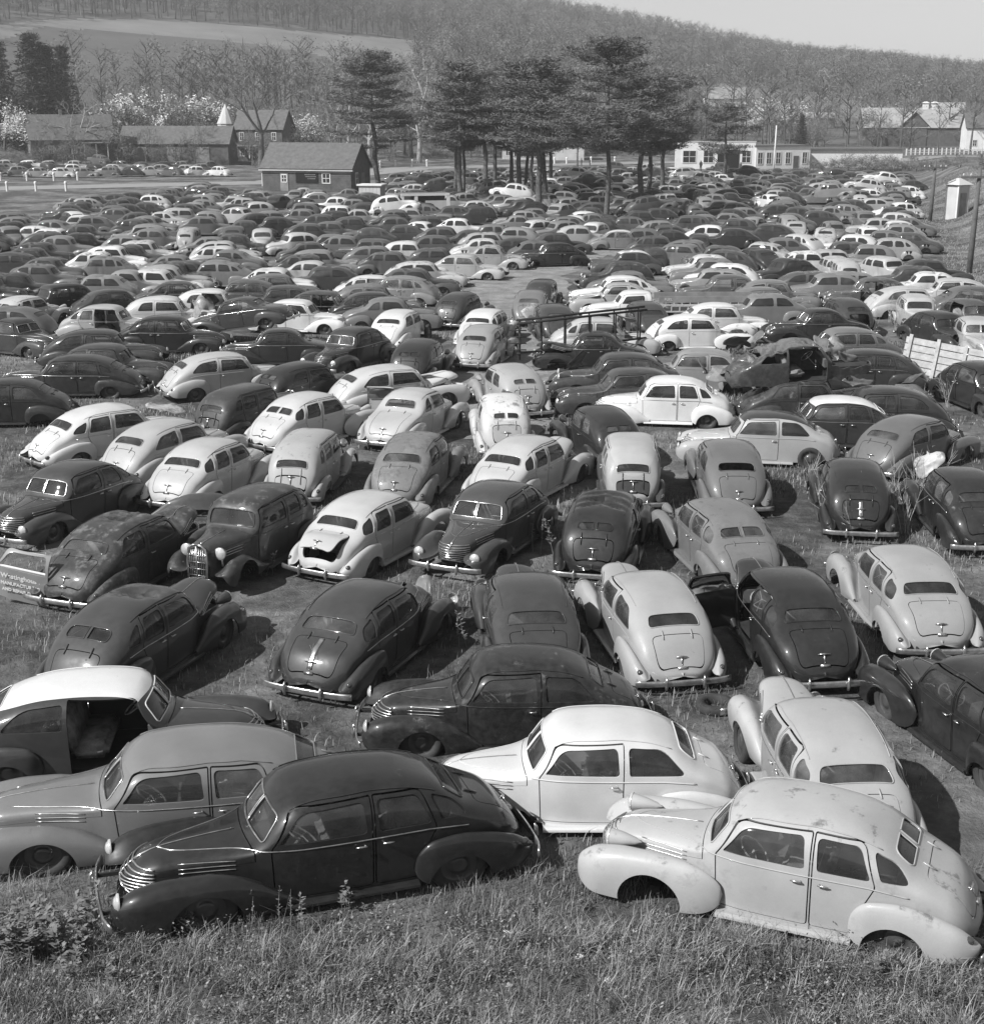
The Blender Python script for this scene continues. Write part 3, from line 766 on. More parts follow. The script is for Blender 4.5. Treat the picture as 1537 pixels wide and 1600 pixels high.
        # hinges, handle and lamp on the trunk
        u0 = B.plan([(c['trunk'][0][0] - .0, .26)])
        for sgn in (1, -1):
            L = B.plan([(c['trunk'][0][0] + .07, .26), (c['trunk'][0][0], .26), (c['trunk'][0][0] - .08, .26)])
            P = along(L, .012) * [1, sgn, 1]
            add('hinge', MB().tube(P, [.010, .014, .009], 6).mesh('hinge', M['paint'], True), 'trunk', tr)
        xb = c['trunk'][2][0]; L = B.plan([(xb + .10, .0), (xb + .05, .0)]); P = along(L, .02)
        mb = MB().tube([P[0] + [0, -.11, 0], P[0] + [-.01, -.04, .01], P[0] + [-.015, 0, .012], P[0] + [-.01, .04, .01], P[0] + [0, .11, 0]], [.006, .013, .018, .013, .006], 6)
        mb.tube([P[0], P[1] + [-.012, 0, -.06]], [.016, .010], 6)
        mb.box((P[1][0] - .03, 0, P[1][2] - .10), (.05, .16, .05))
        add('trunk_handle', mb.mesh('trunk_handle', M['chrome'], True), 'fixed', tr)
        # hood spear
        xs = np.linspace(.95, c['nose'] - .16, 14); L = B.plan([(x, 0.0) for x in xs]); P = along(L, .006)
        mb = MB().tube(P, [.008] * 12 + [.016, .024], 6)
        add('hood_ornament', mb.mesh('hood_ornament', M['chrome'], True), 'fixed', hd)
        for sgn in (1, -1):     # hood side louvres
            mb = MB()
            for i in range(3):
                xs = np.linspace(1.05, 1.65, 8); zz = .93 - .055 * i - .03 * (xs - 1.05)
                P = along(B.side(np.stack([xs, zz], 1)), .004) * [1, sgn, 1]; mb.tube(P, .007, 5)
            add('hood_louvre', mb.mesh('hood_louvre', M['chrome'], True), 'fixed', hd)
    else:
        V, F, N = [], [], []
        for key in ('front_win', 'rear_win', 'quarter', 'shield', 'back'):
            k = T[reg == key]
            if not len(k): continue
            nmz = {'shield': 'windshield', 'back': 'rear_window'}.get(key, 'side_window')
            if key in ('front_win', 'rear_win', 'quarter'):
                for sgn in (1, -1): add(nmz, rm(key, 0, .018 if lod else .004, sgn, gl, nmz), 'glass')
            elif key == 'back' and c['back_split'] and lod:
                for sgn in (1, -1): add(nmz, rm(key, 0, .014, sgn, gl, nmz), 'glass')
            else: add(nmz, rm(key, 0, .014 if lod else .004, None, gl, nmz), 'glass')
    # fenders
    fn = {2: (34, 18), 1: (18, 10), 0: (9, 6)}[lod]
    fen = {}
    for key, nm, xw in (('ff', 'front_fender', c['wheel_f']), ('rf', 'rear_fender', c['wheel_r'])):
        S = Fender(c[key]); ang = np.linspace(-.35, math.pi + .35, {2: 26, 1: 14, 0: 8}[lod])
        rr = c['wheel_R'] + (.045 if key == 'ff' else .02); zc = .32 if key == 'ff' else .30
        arch = [(xw + rr * math.cos(a), zc + rr * math.sin(a)) for a in ang]
        L = S.side(arch); L = np.array([(a, min(b, .5)) for a, b in L]); L[0, 1] = L[-1, 1] = 0.0
        if key == 'ff' and crumple: S.warp.append(dent(2.1, .6, .7, .5, .16, (-1, -.2, -.3)))
        v2, t, rg = cut(S, fn[0], fn[1], [L], lambda C, l: np.where(pip(C, l[0]), 'arch', 'f'))
        both = []
        for sgn in (1, -1):
            V, F, N = region_mesh(S, v2, t[rg == 'f'], .03 if lod == 2 else 0, 0, sgn)
            fen[(key, sgn)] = add(nm, mesh_from(nm, V, F, M['paint'], N), 'fender', side=sgn)
    # headlamps, tail lamps
    hn = {2: 14, 1: 8, 0: 6}[lod]
    xf = c['ff']['x1']
    if lod > 0:
        for sgn in (1, -1):
            mb = MB()
            if c['head'] == 'fender': hp = (xf - .085, sgn * .665, .705); rad = .095
            elif c['head'] == 'pod':
                hp = (xf - .36, sgn * .50, .90); rad = .10
                pod = MB().lathe([(.001, -.42), (.05, -.34), (.09, -.18), (.112, -.03), (.112, 0)], hn, 'x', hp)
                add('headlight_shell', pod.mesh('headlight_shell', M['paint'], True), 'fender', fen[('ff', sgn)])
            else:
                hp = (xf - .30, sgn * .40, .93); rad = .115
                pod = MB().lathe([(.001, -.20), (.06, -.17), (.11, -.08), (.128, 0)], hn, 'x', hp).tube([(hp[0] - .06, hp[1], hp[2] - .09), (hp[0] - .06, hp[1] + sgn * .02, hp[2] - .28)], .025, 6)
                add('headlight_shell', pod.mesh('headlight_shell', M['chrome'], True), 'fixed', fen[('ff', sgn)])
            mb.lathe([(rad + .018, -.02), (rad + .02, .005), (rad, .012), (rad * .8, .03), (rad * .4, .045), (.001, .05)], hn, 'x', hp)
            add('headlight', mb.mesh('headlight', M['lens'], True), 'fixed', fen[('ff', sgn)])
            if lod == 2:
                S = Fender(c['rf']); xr = c['rf']['x0'] + .16
                z_ = .62; y_ = .74
                mb = MB().lathe([(.001, -.045), (.03, -.04), (.045, -.02), (.05, .0), (.05, .06)], 10, 'x', (xr - .03, sgn * y_, z_))
                add('tail_light', mb.mesh('tail_light', M['taillens'], True), 'fixed', fen[('rf', sgn)])
    # bumpers
    if lod > 0:
        for nm, x0, sgx in (('front_bumper', c['ff']['x1'] + .10, 1), ('rear_bumper', c['rf']['x0'] - .10, -1)):
            pts = []
            for k in np.linspace(-1, 1, 17 if lod == 2 else 9):
                pts.append((x0 - sgx * (.05 * k * k + .20 * max(0, abs(k) - .72)**1.2), k * .86, c['bump']))
            mb = MB().tube(pts, .06, 8, squash=(.32, 1.0) if True else None)
            add(nm, mb.mesh(nm, M['chrome'], True), 'bumper'); ib = len(parts) - 1
            if lod == 2:
                for sg in (1, -1):
                    gx = x0 + sgx * .03
                    mb = MB().tube([(gx, sg * .34, c['bump'] - .10), (gx + sgx * .02, sg * .34, c['bump'] - .02), (gx + sgx * .015, sg * .34, c['bump'] + .08), (gx - sgx * .005, sg * .34, c['bump'] + .14)], [.022, .030, .024, .010], 7)
                    add('bumper_guard', mb.mesh('bumper_guard', M['chrome'], True), 'bumper', ib)
                for sg in (1, -1):
                    mb = MB().bar((x0 - sgx * .02, sg * .45, c['bump']), (x0 - sgx * .45, sg * .42, c['bump']), .03, .05)
                    add('bumper_bracket', mb.mesh('bumper_bracket', M['dark']), 'bumper', ib)
    # grille: bars that follow the nose
    if lod > 0:
        mb = MB(); nz = c['nose']
        def nose_line(z, x0, off):
            g = np.linspace(0, 1, 26); xs = x0 + (nz - .003 - x0) * np.sin(g * math.pi / 2)
            L = B.side(np.stack([xs, np.full(26, z)], 1)); P = B.P(L[:, 0], L[:, 1]); N = B.N(L[:, 0], L[:, 1]); P = P + N * off
            ok = np.abs(P[:, 2] - z) < .03
            return P[ok]
        nb = 9 if lod == 2 else 5
        if c['grille'] == 'bars':
            for i in range(nb):
                z = .50 + i * (.36 / (nb - 1)); P = nose_line(z, nz - .34, .012)
                if len(P) > 3: mb.tube(np.concatenate([P, (P * [1, -1, 1])[::-1]]), .011, 5)
        elif c['grille'] == 'prow':
            for i in range(nb + 3):
                z = .50 + i * (.40 / (nb + 2)); P = nose_line(z, nz - .16 - .006 * i, .010)
                if len(P) > 3: mb.tube(np.concatenate([P, (P * [1, -1, 1])[::-1]]), .008, 5)
        else:
            x = nz + .02
            mb.bar((x, 0, .46), (x + .01, 0, 1.12), .035, .03, (1, 0, 0))
            for i in range(-4, 5): mb.bar((x - abs(i) * .006, i * .045, .48), (x - abs(i) * .006, i * .045, 1.07 - abs(i) * .012), .012, .012, (1, 0, 0))
            for z in (.50, .64, .78, .92): mb.bar((x + .008, -.2, z), (x + .008, .2, z), .014, .014)
            for sg in (1, -1): mb.tube([(x, sg * .22, .44), (x, sg * .235, .8), (x - .01, sg * .20, 1.06), (x - .01, sg * .10, 1.13), (x - .01, 0, 1.15)], .022, 6)
        if mb.V: add('grille', mb.mesh('grille', M['chrome'], True), 'grille')
    # running boards and floor
    if lod > 0:
        for sgn in (1, -1):
            mb = MB(); x0, x1 = c['rf']['x1'] - .05, .62
            V = []
            pr = [(.66, .30), (.66, .345), (.80, .35), (.855, .335), (.86, .305)]
            for x in np.linspace(x0, x1, 5):
                for y, z in pr: V.append((x, sgn * y, z))
            F = []; k = len(pr)
            for i in range(4):
                for j in range(k): F.append((i*k+j, i*k+(j+1) % k, (i+1)*k+(j+1) % k, (i+1)*k+j)[::sgn])
            F += [tuple(range(k))[::-sgn], tuple(4*k + j for j in range(k))[::sgn]]
            mb.add(V, F); add('running_board', mb.mesh('running_board', M['paint'] if kind != 'old_sedan' else M['rubber']), 'body', side=sgn)
    mb = MB().box(((c['tail'] + .9) / 2 + .0, 0, .40), (abs(c['tail']) + .7, 1.28, .06))
    mb.box((1.35, 0, .55), (1.4, .5, .3)); mb.box((c['wheel_r'], 0, .36), (.14, 1.2, .12)); mb.box((c['wheel_f'], 0, .34), (.12, 1.2, .10))
    if lod > 0 or True: mb.box((.83, 0, .72), (.05, 1.02, .55))
    add('floor_pan' if lod == 2 else 'underbody', mb.mesh('floor_pan', M['dark']), 'fixed')
    if lod == 2:
        def cushion(x, y, z, sx, sy, sz, tilt=0.0):
            bm = bmesh.new(); bmesh.ops.create_cube(bm, size=1)
            for v in bm.verts: v.co = (v.co.x * sx, v.co.y * sy, v.co.z * sz)
            bmesh.ops.bevel(bm, geom=bm.edges[:], offset=min(sx, sz) * .35, segments=3, affect='EDGES')
            bm.transform(Matrix.Translation((x, y, z)) @ Matrix.Rotation(tilt, 4, 'Y'))
            me = bpy.data.meshes.new('seat'); bm.to_mesh(me); bm.free(); me.materials.append(M['seat'])
            me.polygons.foreach_set('use_smooth', np.ones(len(me.polygons), bool)); return me
        i = add('front_seat', cushion(-.28, 0, .66, .55, 1.24, .22), 'seat')
        add('seat_back', cushion(-.58, 0, .98, .17, 1.22, .60, -.22), 'seat', i)
        if kind != 'coupe':
            i = add('rear_seat', cushion(-1.18, 0, .66, .50, 1.16, .22), 'seat')
            add('seat_back', cushion(-1.47, 0, .93, .16, 1.06, .52, -.30), 'seat', i)
        mb = MB(); ctr = Vector((.28, .34, 1.0)); ax = Vector((-.62, 0, .78)).normalized(); r_ = ax.cross(Vector((0, 1, 0))).normalized()
        ring = [ctr + (Vector((0, 1, 0)) * math.cos(a) + r_ * math.sin(a)) * .21 for a in np.linspace(0, 2 * math.pi, 19)]
        mb.tube(ring, .012, 6, False); mb.tube([ctr, ctr - ax * .42], .018, 6)
        for a in (.5, 2.6, 4.7): mb.tube([ctr, ctr + (Vector((0, 1, 0)) * math.cos(a) + r_ * math.sin(a)) * .21], .008, 5)
        add('steering_wheel', mb.mesh('steering_wheel', M['lens']), 'fixed')
        mb = MB().box((.66, 0, .95), (.14, 1.2, .26)); add('dashboard', mb.mesh('dashboard', M['lining']), 'fixed')
    # wheels
    nW = {2: 22, 1: 12, 0: 8}[lod]; r = c['wheel_R']
    if lod > 0:
        ty = MB().lathe([(r - .13, -.05), (r - .10, -.075), (r - .03, -.078), (r, -.05), (r, .05), (r - .03, .078), (r - .10, .075), (r - .13, .05)], nW).mesh('tyre', M['rubber'], True)
        hub = MB().lathe([(r - .12, .045), (r - .15, .02), (.12, .03), (.11, .055), (.06, .07), (.001, .072)], nW).mesh('wheel_rim', M['paint'], True)
        hubn = MB().lathe([(r - .12, -.045), (r - .15, -.02), (.12, -.03), (.11, -.055), (.06, -.07), (.001, -.072)], nW).mesh('wheel_rim', M['paint'], True)
        for sgn in (1, -1):
            for xw in (c['wheel_f'], c['wheel_r']):
                i = add('wheel', ty, 'wheel', off=(xw, sgn * .735, r), side=sgn); parts[i]['key'] = 'f' if xw > 0 else 'r'
                add('wheel_rim', hub if sgn > 0 else hubn, 'wheel', i)
    return parts

KCACHE = {}
def car(kind, lod, loc, yaw, tone, name='junked_car', label='junked car', cat='car', group=None, roof_tone=None, trunk_tone=None, hood_tone=None,
        fender_tone=None, wear=.3, drop=0.0, pitch=0.0, roll=0.0, missing=(), scale=1.0, opened=(), seed=None, variant='', dents=(), crumple=False, stretch=1.0):
    key = (kind, lod, variant)
    if lod == 1 and not variant:      # a few differently battered copies of every kind
        variant = random.choice('ab'); key = (kind, lod, variant)
        if key not in KCACHE:
            u = random.uniform
            dents = [dent(u(-1.2, .2), u(-.4, .4), 1.62, u(.3, .6), u(.03, .14)), dent(u(1.0, 2.0), u(-.3, .3), .95, u(.3, .6), u(.03, .15), (-.3, u(-.3, .3), -.8)), dent(u(-2.2, -1.6), u(-.4, .4), .95, .4, u(0, .12), (.8, 0, -.4)), dent(u(-1, .5), .8, .8, .5, u(0, .08), (0, -1, 0))]
    if key not in KCACHE: KCACHE[key] = build_kind(kind, lod, dents, crumple)
    root = empty(name, loc, 0, label, cat, group)
    root.rotation_euler = (R(roll), R(pitch), yaw)
    root.scale = (scale * stretch * random.uniform(.97, 1.05), scale * random.uniform(.98, 1.04), scale * random.uniform(.97, 1.04))
    seed = random.random() if seed is None else seed
    made = {}
    for i, p in enumerate(KCACHE[key]):
        if p['me'] is None: continue
        nm = p['name']
        if nm in missing or (p['par'] is not None and p['par'] not in made): continue
        if 'key' in p and (p['key'] in missing or (p['key'] + ('L' if p['side'] > 0 else 'R')) in missing): continue
        if (nm + ('L' if p['side'] > 0 else 'R')) in missing: continue
        o = bpy.data.objects.new(nm, p['me']); COL.objects.link(o)
        o.parent = made[p['par']] if p['par'] is not None else root
        loc_ = Vector(p['off'])
        if p['par'] is None and p['role'] != 'wheel': loc_.z -= drop
        if p['role'] == 'wheel' and p['par'] is None: loc_.z -= drop * .35
        o.location = loc_
        tn = tone
        if p['role'] == 'roof' and roof_tone is not None: tn = roof_tone
        if p['role'] == 'trunk' and trunk_tone is not None: tn = trunk_tone
        if p['role'] == 'hood' and hood_tone is not None: tn = hood_tone
        if p['role'] == 'fender' and fender_tone is not None: tn = fender_tone
        if p['role'] == 'wheel': tn = .05
        o.color = (tn, seed, 0, wear)
        made[i] = o
        kk = p.get('key')
        if kk and nm == 'door' and (kk + ('L' if p['side'] > 0 else 'R')) in opened:   # swing on the hinge edge
            c = KINDS[kind]; hx = c['front_door'][1][0] if kk == 'front_door' else c['rear_door'][3][0]; sg = p['side']
            a = -sg * R(66) if kk == 'front_door' else sg * R(60)
            piv = Vector((hx, sg * .74, 0)); m = Matrix.Translation(piv) @ Matrix.Rotation(a, 4, 'Z') @ Matrix.Translation(-piv)
            o.matrix_basis = Matrix.Translation(loc_) @ m
        if nm == 'hood' and 'hood' in opened:
            piv = Vector((.84, 0, 1.07)); o.matrix_basis = Matrix.Translation(loc_) @ Matrix.Translation(piv) @ Matrix.Rotation(R(-15), 4, 'Y') @ Matrix.Rotation(R(5), 4, 'X') @ Matrix.Translation(-piv)
        if nm == 'trunk_lid' and 'trunk' in opened:
            c = KINDS[kind]; xx = c['trunk'][0][0]; zz = float(pchip(c['top'], [xx])[0])
            piv = Vector((xx, 0, zz)); o.matrix_basis = Matrix.Translation(loc_) @ Matrix.Translation(piv) @ Matrix.Rotation(R(24), 4, 'Y') @ Matrix.Translation(-piv)
    return root
# ---------------------------------------------------------------- terrain
def terrain(x, y):
    x = np.asarray(x, float); y = np.asarray(y, float)
    d = np.hypot(x, y); ta = x / np.maximum(y, 1.0)
    d0 = np.interp(ta, [-.5, -.36, -.1, .08, .36, .5], [205, 208, 250, 275, 262, 262])
    g = np.interp(ta, [-.5, -.36, -.15, .03, .11, .20, .36, .5], [.150, .150, .138, .106, .086, .060, .031, .026])
    q = np.maximum(d - d0, 0)
    z = g * (q - 45 * (1 - np.exp(-q / 45)))
    z = z - np.maximum(d - 880, 0)**2 * .00022
    z = z + np.where(q > 30, 1.6 * np.sin(x * .021 + 1) * np.sin(y * .017) * np.clip((q - 30) / 80, 0, 1), 0)
    # bank along the right-hand edge of the yard
    xe = np.interp(y, [40, 73, 127, 171, 230, 262], [20.5, 26.5, 40.5, 51.0, 68, 80])
    bank = np.clip((x - xe) / 7.5, 0, 1); bank = bank * bank * (3 - 2 * bank)
    z = z + bank * np.interp(y, [30, 60, 90, 180, 250, 300], [0, 1.2, 2.6, 2.9, 1.2, 0])
    # little unevenness of the yard, grassy lip in front
    z = z + .035 * np.sin(x * .9 + .5 * y) * np.sin(y * .7) * np.clip((60 - y) / 30, 0, 1) * np.clip((y - 5) / 5, 0, 1)
    z = z + np.clip((13.6 - y) / 6, 0, 1)**1.5 * 2.4
    return z

def on_ground(px, py):
    """photo pixel -> where its ray meets the terrain"""
    a, b = (px - PW / 2) / FPX, -(py - PH / 2) / FPX
    d = np.array((a, math.cos(PITCH) + b * math.sin(PITCH), -math.sin(PITCH) + b * math.cos(PITCH)))
    t = np.concatenate([np.arange(8, 320, .5), np.arange(320, 1400, 2.0)])
    P = np.array([0, 0, CAM_H]) + t[:, None] * d
    hit = P[:, 2] <= terrain(P[:, 0], P[:, 1])
    if not hit.any(): return None
    p = P[int(np.argmax(hit))]
    return Vector((p[0], p[1], float(terrain(p[0], p[1]))))

def to_px(P):
    P = np.asarray(P, float); c, s = math.cos(PITCH), math.sin(PITCH)
    y, z = P[..., 1], P[..., 2] - CAM_H
    dep = y * c - z * s; up = y * s + z * c
    return np.stack([PW / 2 + FPX * P[..., 0] / dep, PH / 2 - FPX * up / dep], -1)

def m_per_px(y): return (y * math.cos(PITCH) + CAM_H * math.sin(PITCH)) / FPX

def ground_material(name, kind):
    m = bpy.data.materials.new(name); n, l = nodes(m); b = n['Principled BSDF']; b.inputs['Roughness'].default_value = .95
    b.inputs['Specular IOR Level'].default_value = .15
    tc = n.new('ShaderNodeTexCoord')
    def noise(s, d, r=.6):
        t = n.new('ShaderNodeTexNoise'); t.inputs['Scale'].default_value = s; t.inputs['Detail'].default_value = d
        t.inputs['Roughness'].default_value = r; l.new(tc.outputs['Object'], t.inputs['Vector']); return t.outputs[0]
    def ramp(v, stops):
        q = n.new('ShaderNodeValToRGB'); l.new(v, q.inputs[0]); e = q.color_ramp.elements
        while len(e) < len(stops): e.new(.5)
        for i, (p, c) in enumerate(stops): e[i].position = p; e[i].color = (c, c, c, 1)
        return q.outputs[0]
    def mix(f, a, c):
        q = n.new('ShaderNodeMix'); q.data_type = 'RGBA'; l.new(f, q.inputs[0]); l.new(a, q.inputs[6]); l.new(c, q.inputs[7]); return q.outputs[2]
    if kind == 'yard':
        grass = ramp(noise(2.2, 10, .75), [(.3, .03), (.5, .07), (.72, .16)])
        dirt = ramp(noise(1.1, 10, .7), [(.3, .09), (.55, .19), (.75, .34)])
        c = mix(ramp(noise(.22, 5), [(.44, 0), (.60, 1)]), grass, dirt); bs, bd = 9, .09
    elif kind == 'lane':
        c = ramp(noise(.9, 11, .72), [(.28, .10), (.5, .21), (.72, .32)]); bs, bd = 5, .10
    elif kind == 'road':
        c = ramp(noise(.5, 8, .7), [(.3, .20), (.7, .29)]); bs, bd = 9, .02
    elif kind == 'plough':
        c = ramp(noise(.05, 8, .6), [(.3, .085), (.7, .115)]); bs, bd = .6, .3
    elif kind == 'pasture':
        c = ramp(noise(.04, 8, .6), [(.3, .13), (.7, .20)]); bs, bd = .6, .3
    else:
        c = ramp(noise(.07, 9, .7), [(.3, .07), (.7, .14)]); bs, bd = .4, .5
    l.new(c, b.inputs['Base Color'])
    bp = n.new('ShaderNodeBump'); bp.inputs['Strength'].default_value = .8; bp.inputs['Distance'].default_value = bd
    l.new(noise(bs, 7, .7), bp.inputs['Height']); l.new(bp.outputs[0], b.inputs['Normal'])
    return m
for k in ('yard', 'lane', 'road', 'plough', 'pasture', 'forest'): M[k] = ground_material('ground_' + k, k)

def polar_sheet(name, rs, ts, mat, mats=None, classify=None):
    A, D = np.meshgrid(ts, rs, indexing='ij')
    X = D * np.sin(A); Y = D * np.cos(A); Z = terrain(X, Y)
    V = np.stack([X, Y, Z], -1).reshape(-1, 3); nr = len(rs)
    i, j = np.meshgrid(np.arange(len(ts) - 1), np.arange(nr - 1), indexing='ij')
    k = (i * nr + j).ravel()
    F = np.stack([k, k + 1, k + nr + 1, k + nr], 1)[:, ::-1]
    me = tri_mesh(name, V, F, mat, True)
    if classify is not None:
        for m in mats: me.materials.append(m)
        C = V[F].mean(1); me.polygons.foreach_set('material_index', classify(C).astype(np.int32))
    o = obj(name, me); o['kind'] = 'structure'; return o

# ground under and around the yard, out to where the hill begins
polar_sheet('ground', np.concatenate([np.arange(1, 60, 1.0), np.arange(60, 302, 4.0)]), np.linspace(-1.25, 1.25, 260), M['yard'])
FIELD_DARK = np.array([(-200, 75), (10, 62), (60, 42), (150, 47), (300, 58), (420, 72), (560, 98), (640, 108), (660, 150), (-200, 190)], float)
FIELD_PALE = np.array([(-60, 46), (40, 33), (100, 29), (240, 31), (400, 42), (520, 54), (640, 62), (720, 70), (820, 80), (860, 92), (700, 84), (640, 108), (560, 98), (420, 72), (300, 58), (150, 47), (60, 42), (10, 60), (-60, 66)], float)
FIELD_RIGHT = np.array([(1040, 122), (1100, 128), (1200, 140), (1300, 152), (1420, 170), (1560, 188), (1900, 215), (1900, 300), (1560, 232), (1400, 196), (1300, 176), (1200, 158), (1050, 140)], float)
def hill_cls(C):
    P = to_px(C); c = np.zeros(len(C))
    c[pip(P, FIELD_DARK)] = 1; c[pip(P, FIELD_PALE)] = 2; c[pip(P, FIELD_RIGHT)] = 2
    return c
polar_sheet('hill', np.concatenate([np.arange(298, 760, 5.0), np.arange(760, 1250, 14.0)]), np.linspace(-.75, .75, 420), M['forest'], [M['plough'], M['pasture']], hill_cls)

def strip(name, pts, w, mat, dz):
    """a road sheet along ground points"""
    P = [Vector((p[0], p[1], 0)) for p in pts]; V = []; F = []
    fine = []
    for a, b in zip(P[:-1], P[1:]):
        k = max(1, int((b - a).length / 3))
        fine += [a + (b - a) * (i / k) for i in range(k)]
    fine.append(P[-1])
    for i, p in enumerate(fine):
        d = (fine[min(i + 1, len(fine) - 1)] - fine[max(i - 1, 0)]).normalized(); nn = Vector((-d.y, d.x, 0))
        for s in (-1, -.6, -.2, .2, .6, 1):
            q = p + nn * (s * w / 2); V.append((q.x, q.y, float(terrain(q.x, q.y)) + dz))
    for i in range(len(fine) - 1):
        for j in range(5): F.append((i*6+j, i*6+j+1, (i+1)*6+j+1, (i+1)*6+j)[::-1])
    o = obj(name, mesh_from(name, V, F, mat, smooth=True)); o['kind'] = 'structure'; return o
ra, rb = at(-60, 296), at(430, 285); rc = at(640, 263); rd = at(1010, 254)
strip('road', [at(-420, 318), ra, rb, rc, rd, (rd.x + 60, rd.y + 10, 0), (rd.x + 140, rd.y + 4, 0)], 9.0, M['road'], .03)

# the dirt lane through the cars
lane_px = [(735, 690), (700, 640), (690, 590), (720, 560), (690, 500), (745, 440), (745, 428), (800, 418), (850, 404), (900, 388), (960, 372), (1010, 384), (985, 398), (930, 402), (895, 418), (890, 440), (880, 480), (900, 560), (860, 640), (850, 690)]
lp_ = resample(fillet([(at(*p).x, at(*p).y, 1.5) for p in lane_px], 4), 1.2)
def sheet_from_poly(name, poly, mat, dz, step=1.2):
    poly = np.asarray(poly, float); x0, y0 = poly.min(0); x1, y1 = poly.max(0)
    gx, gy = np.meshgrid(np.arange(x0, x1, step), np.arange(y0, y1, step)); G = np.stack([gx.ravel(), gy.ravel()], 1)
    G = G[pip(G, poly)]
    pts = [Vector(p) for p in poly] + [Vector(p) for p in G]; n = len(poly)
    vo, eo, fo, *_ = delaunay_2d_cdt(pts, [(i, (i + 1) % n) for i in range(n)], [], 1, 1e-4)
    V = [(v.x, v.y, float(terrain(v.x, v.y)) + dz) for v in vo]
    o = obj(name, mesh_from(name, V, [f for f in fo], mat)); o['kind'] = 'structure'; return o
lp_ = lp_ + np.random.default_rng(5).normal(size=lp_.shape) * .32
sheet_from_poly('dirt_lane', lp_, M['lane'], .012)
# ---------------------------------------------------------------- trees
M['bark'] = material('bark', .09, .95, var=.05, scale=4, bump=.8, bscale=12)
M['bark_pale'] = material('bark_pale', .30, .95, var=.14, scale=2)
M['twig'] = material('twigs', .20, .95, var=.05, scale=.3)
M['twig_dark'] = material('twigs_dark', .11, .95, var=.04, scale=.3)
M['needle'] = material('pine_needles', .115, .75, var=.05, scale=.5)
M['spruce'] = material('spruce_needles', .035, .85, var=.015, scale=.5)
M['blossom'] = material('blossom', .68, .9, var=.12, scale=.6)
M['leaf'] = material('young_leaves', .16, .8, var=.05, scale=.4)

def rnd_dir(rng): v = rng.normal(size=3); return Vector(v / np.linalg.norm(v))

def bare_tree_mesh(seed, h, spread=.55, depth=5, twig_n=6, twig_len=1.2, twig_w=.02, trunk_r=None, up=.35, first=.25, leaves=0, leaf=.12, vase=False, rmin=.02):
    """-> (branches MB, twigs (V, F), leaves (V, F))"""
    rng = np.random.default_rng(seed); mb = MB(); tips = []
    def grow(p, d, L, r, lev):
        k = 4 if lev < 2 else 3
        pts = [p]; q = p; dd = d
        for i in range(k):
            dd = (dd + rnd_dir(rng) * (.04 if lev == 0 else .17) + Vector((0, 0, up * .12 * (lev > 0)))).normalized()
            q = q + dd * (L / k); pts.append(q)
        r1 = r * (.62 if lev else .6)
        mb.tube(pts, [r + (r1 - r) * i / k for i in range(k + 1)], 7 if lev == 0 else (5 if lev < 3 else 3), False)
        if lev >= depth: tips.append((pts, dd)); return
        nb = int(rng.integers(2, 4)) + (3 if lev == 0 and vase else 2 if lev == 0 else 0)
        for b in range(nb):
            t = 1.0 if b == 0 else (rng.uniform(.45, 1) if lev else rng.uniform(first + .3, 1))
            idx = t * k; i0 = min(int(idx), k - 1); s = pts[i0].lerp(pts[i0 + 1], idx - i0)
            side = rnd_dir(rng); side = (side - dd * side.dot(dd)).normalized()
            if vase and lev == 0:
                aa = 6.283 * b / nb + rng.uniform(-.3, .3); side = Vector((math.cos(aa), math.sin(aa), 0)); t = rng.uniform(.75, 1.0)
                idx = t * k; i0 = min(int(idx), k - 1); s = pts[i0].lerp(pts[i0 + 1], idx - i0)
                grow(s, (Vector((0, 0, 1)) + side * rng.uniform(.45, .75)).normalized(), L * rng.uniform(.8, 1.0), r1 * rng.uniform(.6, .8), 1); continue
            nd = (dd * (1 - spread * (.35 if b == 0 else 1)) + side * spread * (.5 if b == 0 else 1.1) + Vector((0, 0, .12))).normalized()
            grow(s, nd, L * rng.uniform(.60, .82), max(r1 * rng.uniform(.55, .8), rmin), lev + 1)
        if lev >= 2: tips.append((pts, dd))
    L0 = h * .30
    grow(Vector((0, 0, -.2)), Vector((0, 0, 1)), L0, trunk_r or h * .022, 0)
    V = []; F = []; LV = []; LF = []
    for pts, dd in tips:
        for i in range(twig_n):
            t = rng.uniform(.2, 1); idx = t * (len(pts) - 1); i0 = min(int(idx), len(pts) - 2); s = pts[i0].lerp(pts[i0 + 1], idx - i0)
            nd = (dd + rnd_dir(rng) * .9 + Vector((0, 0, .25))).normalized(); e = s + nd * twig_len * rng.uniform(.5, 1.2)
            w = nd.cross(rnd_dir(rng)).normalized() * twig_w
            k = len(V); V += [s - w, s + w, e]; F.append((k, k + 1, k + 2))
            for _ in range(leaves):
                c = s.lerp(e, rng.uniform(.2, 1.1)) + rnd_dir(rng) * .15; a = rnd_dir(rng) * leaf * rng.uniform(.6, 1.3); b = a.cross(rnd_dir(rng)).normalized() * leaf * .6
                k = len(LV); LV += [c - a - b * .3, c + b, c + a]; LF.append((k, k + 1, k + 2))
    return mb, (V, F), (LV, LF)

